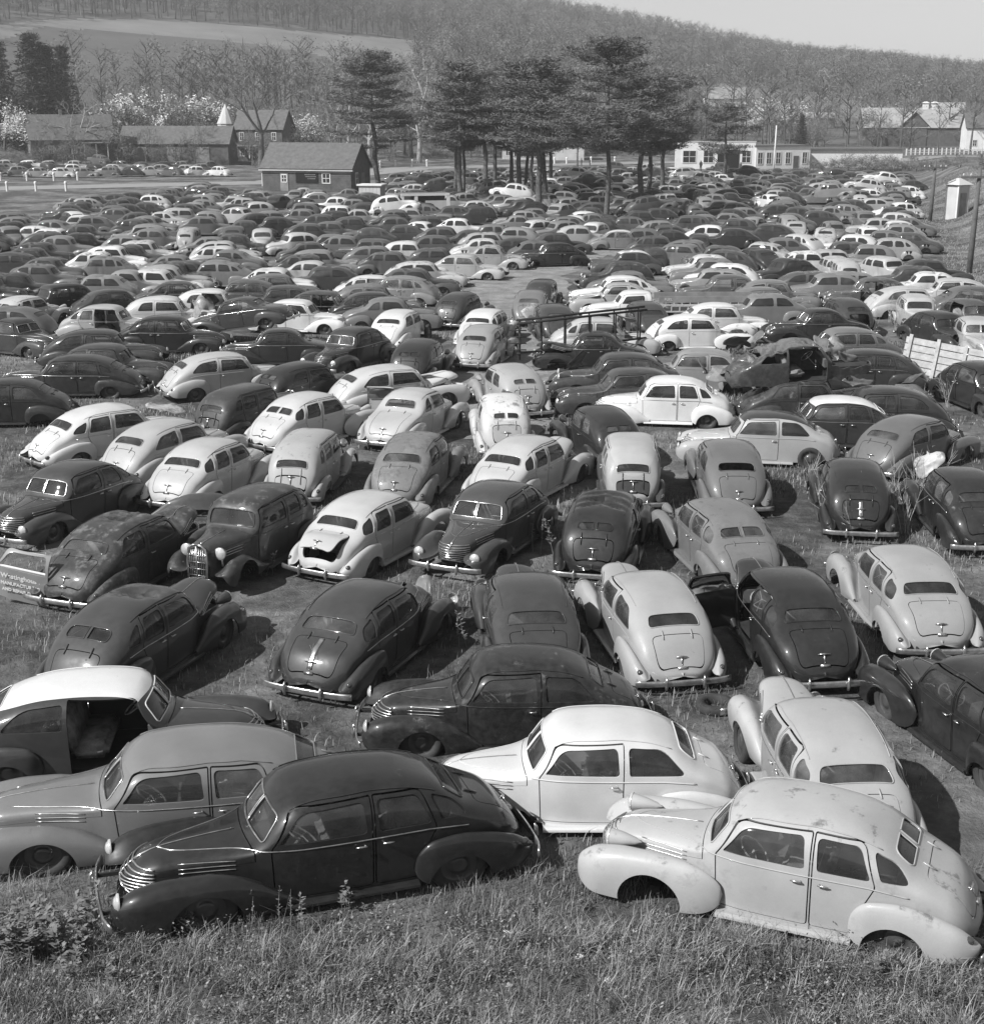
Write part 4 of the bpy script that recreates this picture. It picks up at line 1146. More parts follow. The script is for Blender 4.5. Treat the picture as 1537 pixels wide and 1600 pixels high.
TREES = {}
def tree_kind(key, seed, h, mat_b='bark', mat_t='twig', mat_l=None, **kw):
    mb, tw, lv = bare_tree_mesh(seed, h, **kw)
    br = mb.mesh('trunk', M[mat_b], True)
    V = list(tw[0]); F = list(tw[1])
    cr = tri_mesh('crown', [tuple(v) for v in V], F, M[mat_t])
    lf = tri_mesh('blossom', [tuple(v) for v in lv[0]], lv[1], M[mat_l]) if lv[1] and mat_l else None
    TREES[key] = (br, cr, lf, max(v.z for v in V))
for i in range(4): tree_kind('bare%d' % i, 20 + i, 12, twig_n=11, twig_len=1.1, twig_w=.020, depth=4, spread=.5 + .05 * i)
for i in range(2): tree_kind('pale%d' % i, 40 + i, 13, 'bark_pale', twig_n=6, depth=4, spread=.6, twig_len=1.0, twig_w=.018)
for i in range(3): tree_kind('flower%d' % i, 60 + i, 7, 'bark', 'twig_dark', 'blossom', depth=4, spread=.7, twig_n=4, twig_len=.9, leaves=5, leaf=.13, first=.0)
for i in range(2): tree_kind('bud%d' % i, 80 + i, 9, 'bark', 'twig', 'leaf', depth=4, spread=.65, twig_n=4, twig_len=.9, leaves=2, leaf=.10)
for i in range(2): tree_kind('shrub%d' % i, 90 + i, 4, 'bark', 'twig', 'leaf', depth=3, spread=.85, twig_n=9, twig_len=1.0, leaves=1, leaf=.09, first=-.25, twig_w=.014)
tree_kind('great', 12, 22, twig_n=7, depth=5, spread=.46, twig_len=1.4, twig_w=.030, trunk_r=.42, up=.9, first=.1, vase=True, rmin=.035)

def tree(key, p, label, height=None, name='bare_tree', cat='tree', group=None, rz=None, wide=1.0):
    br, cr, lf, h = TREES[key]
    k = (height or h) / h
    t = empty(name, (p[0], p[1], p[2] - .1), random.uniform(0, 6.28) if rz is None else rz, label, cat, group)
    t.scale = (k * wide, k * wide, k)
    obj('trunk', br, t); obj('crown', cr, t)
    if lf is not None: obj('blossom' if 'flower' in key else 'leaves', lf, t)
    return t

def needle_clump(rng, c, r, n, V, F, flat=.55, length=.40, w=.035):
    for _ in range(n):
        d = rnd_dir(rng); d.z = abs(d.z) * .8 - .1; o = c + Vector(rng.normal(size=3)) * r * .42; o.z = c.z + (o.z - c.z) * flat
        e = o + d.normalized() * length * rng.uniform(.6, 1.2); s = d.cross(rnd_dir(rng)).normalized() * w
        k = len(V); V += [o - s, o + s, e]; F.append((k, k + 1, k + 2))

def pine_mesh(seed, h, bare, spread, dens=1.0, lean=0.0):
    """white pine: clear trunk, stubs, whorls of flat uneven boughs"""
    rng = np.random.default_rng(seed); tk = MB(); lb = MB(); V = []; F = []
    pts = []; n = 9
    for i in range(n + 1):
        t = i / n; pts.append(Vector((lean * math.sin(t * 2.2) + rng.normal() * .06, rng.normal() * .06, h * .97 * t - .2)))
    r0 = .20
    tk.tube(pts, [r0 * (1 - .85 * (i / n)**1.3) for i in range(n + 1)], 8, False)
    def trunk_at(z):
        f = max(0, min(.999, (z + .2) / (h * .97))) * n; i = int(f); return pts[i].lerp(pts[i + 1], f - i)
    for _ in range(14):          # dead stubs on the clear trunk
        z = rng.uniform(h * .12, bare); a = rng.uniform(0, 6.28); s = trunk_at(z)
        lb.tube([s, s + Vector((math.cos(a), math.sin(a), .15)) * rng.uniform(.3, .8)], [.03, .012], 3, False)
    z = bare
    while z < h * .985:
        t = (z - bare) / (h - bare); nb = int(rng.integers(3, 6)); a0 = rng.uniform(0, 6.28)
        prof = spread * (np.interp(t, [0, .15, .45, .75, 1], [.62, 1.0, .92, .62, .14]))
        for b in range(nb):
            if rng.random() < .22 and t < .85: continue
            a = a0 + b * 6.28 / nb + rng.normal() * .25; L = prof * rng.uniform(.35, 1.30)
            s = trunk_at(z + rng.uniform(-.25, .25)); rise = np.interp(t, [0, .5, 1], [.02, .22, .9])
            e = s + Vector((math.cos(a) * L, math.sin(a) * L, L * rise)); m = s.lerp(e, .55) + Vector((0, 0, -.06 * L))
            lb.tube([s, m, e + Vector((0, 0, .08 * L))], [.05, .03, .012], 4, False)
            k = max(2, int(L * 3.6 * dens))
            for i in range(k):
                u = .35 + .72 * (i + rng.random()) / k; c = (s.lerp(m, u / .55) if u < .55 else m.lerp(e, min((u - .55) / .45, 1.15)))
                side = Vector((-math.sin(a), math.cos(a), 0)) * rng.normal() * .42 * L * .6
                needle_clump(rng, c + side * (1.1 - .5 * u) + Vector((0, 0, .12)), .66, int(50 * dens), V, F, .5, .42, .034)
        z += rng.uniform(.40, .95) * (1.0 if t < .7 else .7)
    needle_clump(rng, trunk_at(h * .96) + Vector((0, 0, .3)), .6, 40, V, F)
    return tk.mesh('trunk', M['bark'], True), lb.mesh('branches', M['bark'], True), tri_mesh('crown', [tuple(v) for v in V], F, M['needle'])

def spruce_mesh(seed, h, w):
    rng = np.random.default_rng(seed); V = []; F = []; tk = MB().tube([(0, 0, -.2), (0, 0, h * .5), (0, 0, h)], [.25, .14, .02], 6)
    z = .6
    while z < h:
        t = z / h; L = w * (1 - t)**.8 + .15
        for a in np.arange(0, 6.28, .55):
            a = a + rng.normal() * .15; l = L * rng.uniform(.7, 1.15)
            for u in np.linspace(.25, 1, max(2, int(l * 2.2))):
                needle_clump(rng, Vector((math.cos(a) * l * u, math.sin(a) * l * u, z - .25 * l * u)), .5, 12, V, F, .6, .5, .06)
        z += .55
    return tk.mesh('trunk', M['bark'], True), tri_mesh('crown', [tuple(v) for v in V], F, M['spruce'])
# ---------------------------------------------------------------- the wood on the hill: one mass, instanced from a few small trees
def wood_tree(seed, kind):
    rng = np.random.default_rng(seed); V = []; F = []
    h = 10.0
    def tri(a, b, c):
        k = len(V); V.extend([a, b, c]); F.append((k, k + 1, k + 2))
    def stick(a, b, w):
        d = (b - a).normalized(); s = d.cross(Vector((.3, .9, .1))).normalized() * w; s2 = d.cross(s).normalized() * w
        tri(a - s, a + s, b); tri(a - s2, a + s2, b)
    top = Vector((rng.normal() * .3, rng.normal() * .3, h * .9)); stick(Vector((0, 0, -.5)), top, .16)
    for i in range(14):
        t = rng.uniform(.3, .95); s = Vector((0, 0, 0)).lerp(top, t); a = rng.uniform(0, 6.28); L = h * .36 * rng.uniform(.6, 1.1) * (1.25 - t)**.5
        e = s + Vector((math.cos(a) * .75, math.sin(a) * .75, .75)).normalized() * L; stick(s, e, .07)
        for j in range(10 if kind != 2 else 7):
            q = s.lerp(e, rng.uniform(.3, 1)); d = (rnd_dir(rng) + Vector((math.cos(a) * .3, math.sin(a) * .3, .5))).normalized()
            e2 = q + d * rng.uniform(.6, 1.5); stick_w = .022; sd = d.cross(rnd_dir(rng)).normalized() * stick_w; tri(q - sd, q + sd, e2)
            if kind == 1:
                for _ in range(3):
                    c = q.lerp(e2, rng.uniform(.3, 1)) + rnd_dir(rng) * .25; u = rnd_dir(rng) * .17; w = u.cross(rnd_dir(rng)).normalized() * .13; tri(c - u, c + w, c + u)
            elif kind == 0:
                c = q.lerp(e2, rng.uniform(.3, 1)) + rnd_dir(rng) * .25; u = rnd_dir(rng) * .15; w = u.cross(rnd_dir(rng)).normalized() * .11; tri(c - u, c + w, c + u)
    return V, F
M['wood0'] = material('wood_budding', .13, .95, var=.04, scale=.3)
M['wood1'] = material('wood_leafing', .20, .95, var=.05, scale=.3)
M['wood2'] = material('wood_bare', .085, .95, var=.03, scale=.3)
wood_col = bpy.data.collections.new('wood_trees')
for i in range(7):
    kd = (0, 1, 2, 0, 1, 0, 2)[i]; V, F = wood_tree(300 + i, kd)
    wood_col.objects.link(bpy.data.objects.new('wood_tree_%d' % i, tri_mesh('wood_tree', [tuple(v) for v in V], F, M['wood%d' % kd])))
def scatter_nodes(name, col):
    ng = bpy.data.node_groups.new(name, 'GeometryNodeTree')
    ng.interface.new_socket('Geometry', in_out='INPUT', socket_type='NodeSocketGeometry'); ng.interface.new_socket('Geometry', in_out='OUTPUT', socket_type='NodeSocketGeometry')
    n, l = ng.nodes, ng.links
    gi, go = n.new('NodeGroupInput'), n.new('NodeGroupOutput'); ci = n.new('GeometryNodeCollectionInfo'); ci.inputs['Collection'].default_value = col
    ci.inputs['Separate Children'].default_value = True; ci.inputs['Reset Children'].default_value = True
    mp = n.new('GeometryNodeMeshToPoints'); ip = n.new('GeometryNodeInstanceOnPoints'); ip.inputs['Pick Instance'].default_value = True
    def attr(nm, typ):
        a = n.new('GeometryNodeInputNamedAttribute'); a.data_type = typ; a.inputs['Name'].default_value = nm; return a.outputs['Attribute']
    l.new(gi.outputs[0], mp.inputs['Mesh']); l.new(mp.outputs[0], ip.inputs['Points']); l.new(ci.outputs[0], ip.inputs['Instance'])
    l.new(attr('pick', 'INT'), ip.inputs['Instance Index']); l.new(attr('rot', 'FLOAT_VECTOR'), ip.inputs['Rotation']); l.new(attr('size', 'FLOAT_VECTOR'), ip.inputs['Scale'])
    l.new(ip.outputs[0], go.inputs[0]); return ng
def scatter(name, P, pick, rot, size, col, label, cat):
    me = bpy.data.meshes.new(name); me.vertices.add(len(P)); me.vertices.foreach_set('co', np.asarray(P, np.float32).ravel())
    a = me.attributes.new('pick', 'INT', 'POINT'); a.data.foreach_set('value', np.asarray(pick, np.int32))
    a = me.attributes.new('rot', 'FLOAT_VECTOR', 'POINT'); a.data.foreach_set('vector', np.asarray(rot, np.float32).ravel())
    a = me.attributes.new('size', 'FLOAT_VECTOR', 'POINT'); a.data.foreach_set('vector', np.asarray(size, np.float32).ravel())
    o = obj(name, me); md = o.modifiers.new('scatter', 'NODES'); md.node_group = scatter_nodes(name, col)
    return tag(o, label, cat, kind='stuff')
rng = np.random.default_rng(77)
pts = []
for d in np.arange(300, 930, 6.2):
    n_ = int(d * 1.1 / 5.6); A = np.linspace(-.50, .50, n_) + rng.normal(size=n_) * .35 * 1.0 / n_
    dd = d + rng.normal(size=n_) * 2.0; pts.append(np.stack([dd * np.sin(A), dd * np.cos(A)], 1))
pts = np.concatenate(pts); Z = terrain(pts[:, 0], pts[:, 1]); W3 = np.column_stack([pts, Z - .2])
P2 = to_px(W3); fld = pip(P2, FIELD_DARK) | pip(P2, FIELD_PALE) | pip(P2, FIELD_RIGHT)
dist = np.hypot(pts[:, 0], pts[:, 1])
low = (P2[:, 1] > 128) & (P2[:, 0] < 640); low_r = (P2[:, 0] > 1040) & (P2[:, 1] > np.interp(P2[:, 0], [1040, 1300, 1560], [124, 154, 190]))
sparse = rng.random(len(pts)) < .75
keep = ~fld & (~(low_r) | (sparse & (rng.random(len(pts)) < .25))) & (~low | sparse)
W3 = W3[keep]; kd = rng.integers(0, 7, len(W3)); kd[rng.random(len(W3)) < .25] = 0
sz = rng.uniform(.85, 1.75, len(W3)); SZ = np.stack([sz * rng.uniform(.9, 1.5, len(W3)), sz * rng.uniform(.9, 1.5, len(W3)), sz], 1)
scatter('hill_wood', W3, kd, np.stack([rng.normal(size=len(W3)) * .04, rng.normal(size=len(W3)) * .04, rng.uniform(0, 6.28, len(W3))], 1), SZ, wood_col,
        'leafless spring wood covering the hillside behind the valley', 'wood')
# ---------------------------------------------------------------- the cars
WH, LT, LM, MD, DK, BK = .62, .43, .30, .14, .038, .012
K = dict(hp='hump_sedan', cc='club_coupe', ts='trunk_sedan', tp='trunk_sedan_split', fb='fastback', fs='fastback_split', td='two_door_trunk', cp='coupe', od='old_sedan', lg='long_sedan')
ROOFZ = dict(hp=1.72, cc=1.60, ts=1.66, tp=1.66, fb=1.65, fs=1.65, td=1.66, cp=1.61, od=1.72, lg=1.635)
ROOFX = dict(hp=.48, cc=.30, ts=.45, tp=.45, fb=.62, fs=.62, td=.45, cp=.22, od=.42, lg=.50)
PLACED = []      # (x, y, yaw) of every car, to keep the filling ones apart

def put(px, py, yaw, kd, tone, label, lod=2, lift=0.0, group=None, name=None, **kw):
    drop = kw.pop('drop', .19); rx = ROOFX[kd]
    z = ROOFZ[kd] - drop + lift
    p = at(px, py, z); a = R(yaw)
    for _ in range(3):
        x, y = p.x + rx * math.cos(a), p.y + rx * math.sin(a)
        g = float(terrain(x, y)); p = at(px, py, z + g)
    x, y = p.x + rx * math.cos(a), p.y + rx * math.sin(a)
    if random.random() < .55 and lod == 2 and 'missing' not in kw: kw['missing'] = random.choice([('f',), ('r',), ('f', 'r'), ('f', 'r', 'front_bumper')])
    nm = name or {'cp': 'coupe', 'cc': 'coupe', 'hp': 'humped_sedan', 'fb': 'fastback_sedan', 'fs': 'fastback_sedan', 'od': 'old_sedan'}.get(kd, 'sedan')
    PLACED.append((x, y, a))
    return car(K[kd], lod, (x, y, g + lift), a, tone, nm, label, 'car', group, drop=drop, **kw)

G1 = None
# front rows, near the grass bank
put(552, 1203, -161, 'ts', BK, 'glossy black four-door sedan, hood ornament and side spears, on the grass bank', wear=.25, drop=.19, stretch=1.12)
put(1284, 1256, 158, 'tp', LM * 1.15, 'pale grey four-door sedan with spotted roof and pod headlights above the grass', wear=.62, drop=.21, missing=('front_bumper', 'f'), stretch=1.08)
put(962, 1120, 180, 'td', .52, 'white two-door sedan with dark side windows, nose behind the black sedan', wear=.15, hood_tone=.50, missing=('front_fender', 'headlight'))
put(836, 1018, -178, 'td', BK, 'black two-door sedan with scuffed white patches on roof and hood', wear=.60)
put(328, 1150, -170, 'lg', MD, 'grey long-hooded four-door sedan with chrome belt line beside the black sedan', wear=.3, roof_tone=MD * 1.1, stretch=1.13)
put(108, 1058, 6, 'fb', .035, 'dark car with white roof and its front door missing', roof_tone=.60, wear=.2, missing=('front_doorR', 'front_fenderR', 'belt_mouldingR'), stretch=1.06)
put(1300, 1128, 94, 'ts', LT * .74, 'pale grey sedan with a peeling patch on its roof, left fender off', wear=.35, missing=('front_fenderL',), opened=('hood',), drop=.16)
S8 = put(1566, 1050, 106, 'tp', BK * 1.2, 'black sedan with bullet headlights at the edge of the tall shadowed grass', wear=.3)
put(1026, 912, 100, 'fb', LM, 'grey fastback with dark rear window and chrome trunk handle', wear=.22, drop=.17, opened=('hood',))
put(1240, 905, 96, 'ts', BK * 1.3, 'black sedan with its left front door swung open', wear=.25, opened=('front_doorL', 'hood'), drop=.17)
put(1425, 866, 92, 'ts', LT * .62, 'pale grey sedan right of the open-door black sedan, rear bumper in place', wear=.45, drop=.17)
put(828, 908, 95, 'td', DK, 'dark sedan with trunk hinges and torn left front fender', wear=.25, opened=('hood',), crumple=True, variant='torn')
S13 = put(556, 922, 67, 'ts', DK * .9, 'dark sedan with a chrome strip down its trunk and bent hood', wear=.3, missing=('front_bumper',), crumple=True, variant='bent', dents=[dent(1.5, 0, 1.0, .5, .14, (.2, .3, .8))])
put(190, 940, 69, 'fs', DK, 'dark fastback with split rear window and torn-up front end', wear=.35, variant='dented', crumple=True, opened=('hood',), dents=[dent(-.1, .1, 1.66, .42, .15), dent(.5, -.3, 1.4, .3, .1, (-1, 0, -.5))], missing=('windshield_pane', 'front_bumper'))
put(182, 808, 69, 'td', DK * .8, 'dark sedan with crushed rusty roof beside the lettered car door', wear=.85, variant='crushed', dents=[dent(-.2, -.1, 1.66, .5, .20), dent(.4, .2, 1.55, .3, .12, (-.5, 0, -1)), dent(1.3, 0, 1.0, .5, .15, (0, .2, -1))], missing=('windshield_pane', 'windshield_frame'), opened=('hood',))
put(402, 766, -112, 'od', DK * .8, 'dark tall old sedan with upright slatted grille and twin round headlights', wear=.65, drop=.06)
put(566, 776, 62, 'ts', LT * .95, 'pale sedan with its trunk lid hanging open', wear=.2, opened=('trunk',), drop=.19)
put(778, 752, -114, 'ts', DK * 1.25, 'dark polished sedan with wide chrome grille and bumper facing the grass bank', wear=.2, drop=.13)
put(942, 775, 78, 'hp', BK * 1.3, 'black sedan with caved-in roof and split rear window', wear=.3, variant='caved', dents=[dent(-.35, 0, 1.68, .50, .17), dent(-.8, .3, 1.6, .3, .08)], missing=('windshield_pane', 'windshield_frame'))
put(1133, 788, 101, 'tp', MD, 'grey weathered sedan with split rear window and flaking rear fender', wear=.7)
S21 = put(1337, 722, 82, 'hp', BK * 1.5, 'dark glossy sedan with a bright strip down its trunk and white bumper', wear=.25)
put(1512, 742, 88, 'ts', BK * 1.4, 'black sedan with a white rag on its front fender', wear=.3)
put(1142, 694, 88, 'fb', MD * .8, 'dark grey fastback with open rear window', wear=.3, missing=('rear_window',))
put(986, 687, 87, 'od', LM, 'sedan with pale roof over a dark trunk', roof_tone=LT * .8, trunk_tone=DK, fender_tone=DK, wear=.3)
put(815, 688, 61, 'ts', LT * .9, 'pale sedan with open front end behind the polished dark sedan', wear=.2, missing=('front_bumper',), opened=('hood',))
put(645, 684, 78, 'td', MD, 'mottled sedan with peeling roof and trunk paint', wear=.95)
put(478, 678, 82, 'tp', LT * .75, 'pale narrow sedan with rust spots on its roof', wear=.6, back_split=None) if False else put(478, 678, 82, 'od', LT * .75, 'pale narrow sedan with rust spots on its roof', wear=.6)
put(318, 690, 68, 'ts', LT * .9, 'pale sedan with trunk hinges and dark front wheel well', wear=.2)
put(243, 660, 60, 'fb', LT * .8, 'pale grey fastback between the white four-door and the hinge-trunk sedan', wear=.3)
put(152, 638, 44, 'lg', .50, 'white four-door sedan with chrome trunk handle', wear=.2)
put(122, 720, -116, 'ts', DK, 'dark sedan with two-pane windshield facing the lettered door', wear=.3)
put(472, 618, 55, 'tp', LT, 'pale sedan with split rear window beside the narrow spotted sedan', wear=.3)
put(643, 612, 68, 'cp', LM * 1.2, 'grey coupe with long sloping trunk and open driver door', wear=.3, opened=('front_doorL',))
put(786, 622, 94, 'hp', LT, 'sedan with white roof and blistered trunk paint', roof_tone=.55, trunk_tone=LM, wear=.75)
put(803, 572, 107, 'hp', LM, 'grey humped sedan with split rear window by the dirt lane', fender_tone=LM * .8, wear=.25)
put(945, 637, 104, 'hp', BK * 1.5, 'black sedan with dented trunk and spread front fenders', wear=.3, variant='dent2', dents=[dent(-2.0, -.2, 1.0, .3, .1, (1, 0, 0))])
put(1060, 590, 172, 'ts', .60, 'bright white sedan with trunk, parked side-on', wear=.12)
put(1213, 642, 171, 'td', LT * .8, 'pale two-door sedan with black roof and missing rear fender', roof_tone=DK * .8, wear=.25, missing=('rear_fender', 'front_bumper'))
put(1320, 620, 174, 'ts', DK * .9, 'dark sedan with white roof and three side windows', roof_tone=.60, wear=.15)
put(1412, 654, 42, 'fb', MD * .75, 'dark grey fastback with long hood behind the strip-trunk sedan', wear=.25, missing=('front_bumper',))
put(1530, 566, -80, 'tp', BK * 1.5, 'black sedan facing out beside the plank truck bed', wear=.3)
put(327, 552, 30, 'fb', LM * 1.25, 'silver grey two-door fastback with chrome rear bumper', wear=.15, drop=.13)
put(462, 566, 46, 'hp', BK * 1.5, 'black humped sedan behind the silver fastback', wear=.25)
put(374, 602, 60, 'od', DK, 'dark boxy sedan beside the silver fastback', wear=.5)
put(592, 572, 30, 'fb', LT, 'pale fastback with raised white hood', wear=.2, hood_tone=.55, opened=('hood',))
put(652, 532, 78, 'hp', BK * 1.6, 'black narrow humped sedan before the white fender-less sedan', wear=.3)
put(752, 512, 76, 'fb', LM * .85, 'grey humped fastback with one wide rear window', wear=.35)
put(936, 518, 178, 'cp', BK * 1.3, 'black coupe with its long hood raised', wear=.2, opened=('hood',))
put(1068, 490, 4, 'fb', .60, 'white fastback with rust-edged rear fender and loose front fender', wear=.25, missing=('hood', 'grille', 'front_bumper'))
put(1112, 474, 2, 'td', .55, 'white two-door sedan tucked behind the white fastback', wear=.3)
put(130, 553, 180, 'lg', BK * 1.6, 'black long sedan with scratched roof and bright side strip', wear=.5)
put(134, 514, 2, 'fb', DK * .8, 'dark fastback wedged between two black sedans', wear=.35)
put(150, 537, -3, 'td', DK, 'dark sedan with a bare windshield frame beside the black long sedan', wear=.45)
put(250, 494, -4, 'ts', BK * 1.4, 'glossy black four-door sedan with chrome side strip', wear=.2)
put(442, 512, 184, 'cp', BK * 1.6, 'black rounded coupe with bright divided windshield', wear=.2)
put(384, 464, 168, 'cp', DK, 'dark coupe perched nose-down on the wreckage', wear=.25, pitch=9, lift=.55)
put(452, 467, -8, 'ts', .60, 'white four-door sedan with long white hood', wear=.15)
put(556, 512, -116, 'ts', DK * .8, 'dark sedan with divided windshield and round headlights beside the black rounded coupe', wear=.25)
put(620, 486, 74, 'td', .55, 'white sedan with a front fender gone beside the dirt lane', wear=.3, missing=('front_fenderR', 'front_bumper'))
put(716, 457, 70, 'hp', DK * .8, 'dark round-backed sedan at the foot of the dirt lane', wear=.3)
put(757, 484, 74, 'ts', LT, 'pale sedan with white roof just behind the grey humped fastback', roof_tone=.55, wear=.3)
put(829, 455, 84, 'fb', MD, 'grey fastback parked on the dirt lane', wear=.35)
put(846, 436, 80, 'od', DK * .8, 'small dark old sedan standing on the dirt lane', wear=.45)
put(866, 478, 96, 'fb', DK, 'dark rounded fastback beside the white crumpled panel', wear=.3)
put(155, 478, -3, 'ts', LM * 1.1, 'pale sedan with its front door gone', wear=.3, missing=('front_doorR',))
put(25, 463, 66, 'fs', LT, 'pale fastback with a rear fender torn off', wear=.5, missing=('rear_fenderR',))
put(98, 443, -136, 'od', DK * .7, 'tall dark old sedan beside the fender-torn pale fastback', wear=.35)
put(166, 451, 30, 'td', DK * .8, 'dark two-door sedan behind the doorless pale sedan', wear=.3)
put(20, 498, -28, 'cp', DK, 'dark rounded coupe with black roof at the yard edge', wear=.5, roof_tone=.03)
put(718, 396, -12, 'td', LM * 1.15, 'pale grey two-door sedan with exposed front wheel beside the dirt lane', wear=.35, missing=('front_bumper',))
put(763, 384, -8, 'cp', LM, 'patchy pale coupe with worn paint beside the dirt lane', wear=.9)
put(873, 379, -166, 'ts', BK * 1.5, 'black sedan parked across the end of the dirt lane', wear=.25)
put(966, 359, -6, 'cc', MD * 1.2, 'grey coupe with white roof on the dirt lane', roof_tone=.60, wear=.2)
put(1192, 436, -7, 'fb', MD, 'grey two-door fastback standing side-on behind the ladder truck', wear=.3)
put(1431, 460, -97, 'od', LT * .85, 'pale old sedan facing out with stand-up headlights', wear=.25)
put(1462, 484, -76, 'tp', BK * 1.6, 'black sedan with empty headlight pods behind the plank truck bed', wear=.4, missing=('headlight',))
put(1524, 493, -98, 'ts', LM * 1.1, 'pale grey sedan with dark side windows near the pole bank', wear=.3)
put(1326, 468, 96, 'fb', DK * .8, 'dark fastback with its trunk lid gone', wear=.4, missing=('trunk_lid',))
put(1333, 512, 184, 'lg', MD * .9, 'grey sedan with trunk lid and bumpers gone behind the torn-open body', wear=.4, missing=('trunk_lid', 'rear_bumper', 'front_bumper'))
put(1286, 482, -176, 'cp', BK * 1.4, 'black coupe with chrome-striped hood', wear=.3)
put(1372, 545, 172, 'fs', DK * .7, 'black fastback in the long weeds before the plank truck bed', wear=.4)
put(1400, 606, 176, 'fb', DK * .8, 'dark fastback behind the white-roofed sedan', wear=.3)
put(1000, 575, 184, 'td', DK, 'dark car under the bright white sedan, nose among scrap', wear=.4)
put(985, 553, 178, 'tp', DK, 'dark sedan wedged behind the bright white sedan', wear=.4)
put(1240, 590, 4, 'td', DK * .9, 'grey crushed sedan carrying the upturned wreck', wear=.6, opened=('hood',), variant='under', dents=[dent(-.3, 0, 1.66, .6, .18)])
put(1105, 545, 170, 'td', LM * .7, 'grey coupe-nosed sedan half under the wreckage pile', wear=.5)
put(20, 590, -175, 'td', BK * 1.4, 'black hood and roof of a sedan by the bare ground', wear=.4)

def trunk_strip(root, kd):
    c = KINDS[K[kd]]; B = Body(c); xs = np.linspace(c['trunk'][0][0] - .03, c['trunk'][2][0] + .03, 14)
    L = B.plan([(x, 0.0) for x in xs]); P = B.P(L[:, 0], L[:, 1]) + B.N(L[:, 0], L[:, 1]) * .006
    lid = [o for o in root.children if o.name.split('.')[0] == 'trunk_lid'][0]
    obj('trunk_strip', MB().tube(P, .05, 6, squash=(1.0, .12)).mesh('trunk_strip', M['chrome'], True), lid)
trunk_strip(S13, 'ts'); trunk_strip(S21, 'hp')
n0_ = len(PLACED)
# keep the filling cars off the ladder truck, the torn body, shed, hut and van body
for q in [at(985, 455, 1.5), at(1060, 457, 1.0), at(1130, 459, .8), at(1232, 560, .5), at(582, 322), at(662, 334), at(645, 334)]: PLACED.append((q.x, q.y, 0.0))
for i in range(-2, 3): PLACED += [(at(496, 296).x + i * 3, at(496, 296).y - .7 * i + j, 0.0) for j in (-4, -1, 2)]
N_BLOCK = len(PLACED) - n0_
# middle rows, coarser: (roof px, roof py, yaw, kind, tone)
MID = '''127 351 0 fb .06|84 343 170 td .13|57 352 178 ts .5|68 362 5 fb .05|90 369 0 ts .15|55 377 -5 td .05|41 385 0 ts .04|25 395 180 lg .04|14 352 -60 ts .14|68 403 -4 fb .07
55 411 0 td .10|12 425 2 ts .04|168 384 -3 ts .6|144 393 0 td .55|168 400 180 ts .12|195 382 0 td .05|217 375 -2 ts .36|191 368 0 fb .14|234 358 0 lg .13|195 423 0 cp .2
234 420 -2 td .5|262 409 0 ts .05|269 398 4 fb .14|272 440 0 fb .04|245 463 3 td .45|295 356 88 od .3|365 353 92 td .06|410 357 -80 ts .36|381 345 2 fb .06|327 369 5 fb .13
362 365 -2 ts .04|336 375 4 fb .3|338 383 0 ts .4|362 390 178 fb .11|346 408 180 lg .15|284 407 0 td .05|469 362 -150 td .4|522 366 180 ts .13|481 378 8 fb .05|490 389 2 td .16
471 397 2 ts .05|481 406 -4 cp .38|522 415 181 fb .04|420 417 0 ts .55|416 429 4 fb .12|393 438 180 lg .06|451 446 180 td .045|319 452 0 td .5|494 456 -10 ts .05|546 339 3 ts .05
475 349 5 fb .06|618 339 -172 td .07|666 337 8 td .06|711 341 -6 ts .55|772 351 180 ts .15|809 354 170 td .2|635 351 176 td .05|655 345 -20 cp .5|584 356 172 ts .05|686 354 2 td .06
733 360 0 fb .05|584 372 180 od .07|532 368 0 ts .14|676 368 0 td .08|629 376 -4 ts .45|752 372 2 fb .4|803 372 -4 td .03|575 383 4 fb .12|602 391 0 ts .08|674 386 -6 td .05
645 407 0 fb .4|637 417 3 td .06|637 431 164 fs .17|575 429 0 ts .5|569 442 2 td .12|573 456 6 ts .04|842 343 -152 ts .4|881 345 -150 ts .15|930 347 -118 td .45|897 352 4 td .3
833 376 6 td .08|1006 356 178 ts .1|1049 360 180 td .03|991 391 180 td .05 .55|979 407 -172 ts .03|977 423 0 fb .13|977 432 180 ts .55|975 443 180 cp .3|1022 386 92 od .03|1063 380 -24 ts .13
1010 473 100 td .04|925 497 2 ts .36|1045 351 178 td .05|1092 364 -100 od .04|1104 352 -4 td .55|1150 357 176 lg .03|1069 375 -20 fb .12|1133 384 165 fb .06|1142 391 160 fs .05|1186 386 110 td .03
1198 378 150 ts .36|1110 397 180 ts .38|1120 404 178 td .14|1145 411 166 fb .58|1131 418 170 fb .2|1143 429 180 td .08|1236 403 -150 ts .03|1254 391 0 ts .5|1293 388 4 td .3|1307 401 95 ts .36
1256 423 -2 fb .06|1178 448 10 fs .14|1254 366 130 fs .4|1289 356 80 cp .36|1309 427 178 fb .15|1333 425 180 ts .14|1376 434 178 lg .06|1405 448 8 fb .36|1510 466 -82 td .06|1432 413 178 td .05
1460 423 174 ts .55|1502 434 174 fb .36|1512 448 0 td .09|1380 399 -72 od .36|1442 403 0 td .04|1330 376 172 fb .06|1365 383 168 ts .14|1340 366 160 ts .45|1400 372 165 fs .3|1356 352 -90 od .5
1390 360 160 fb .12|1410 350 158 td .2|1425 363 155 fb .05|1375 340 165 ts .3|1404 333 160 fs .4|1420 341 158 fb .1|1350 330 -95 td .12|1300 345 -88 ts .14|1320 405 90 od .33|1225 371 175 td .1'''
def tone_word(t):
    return 'white' if t > .45 else 'pale' if t > .27 else 'grey' if t > .10 else 'dark' if t > .045 else 'black'
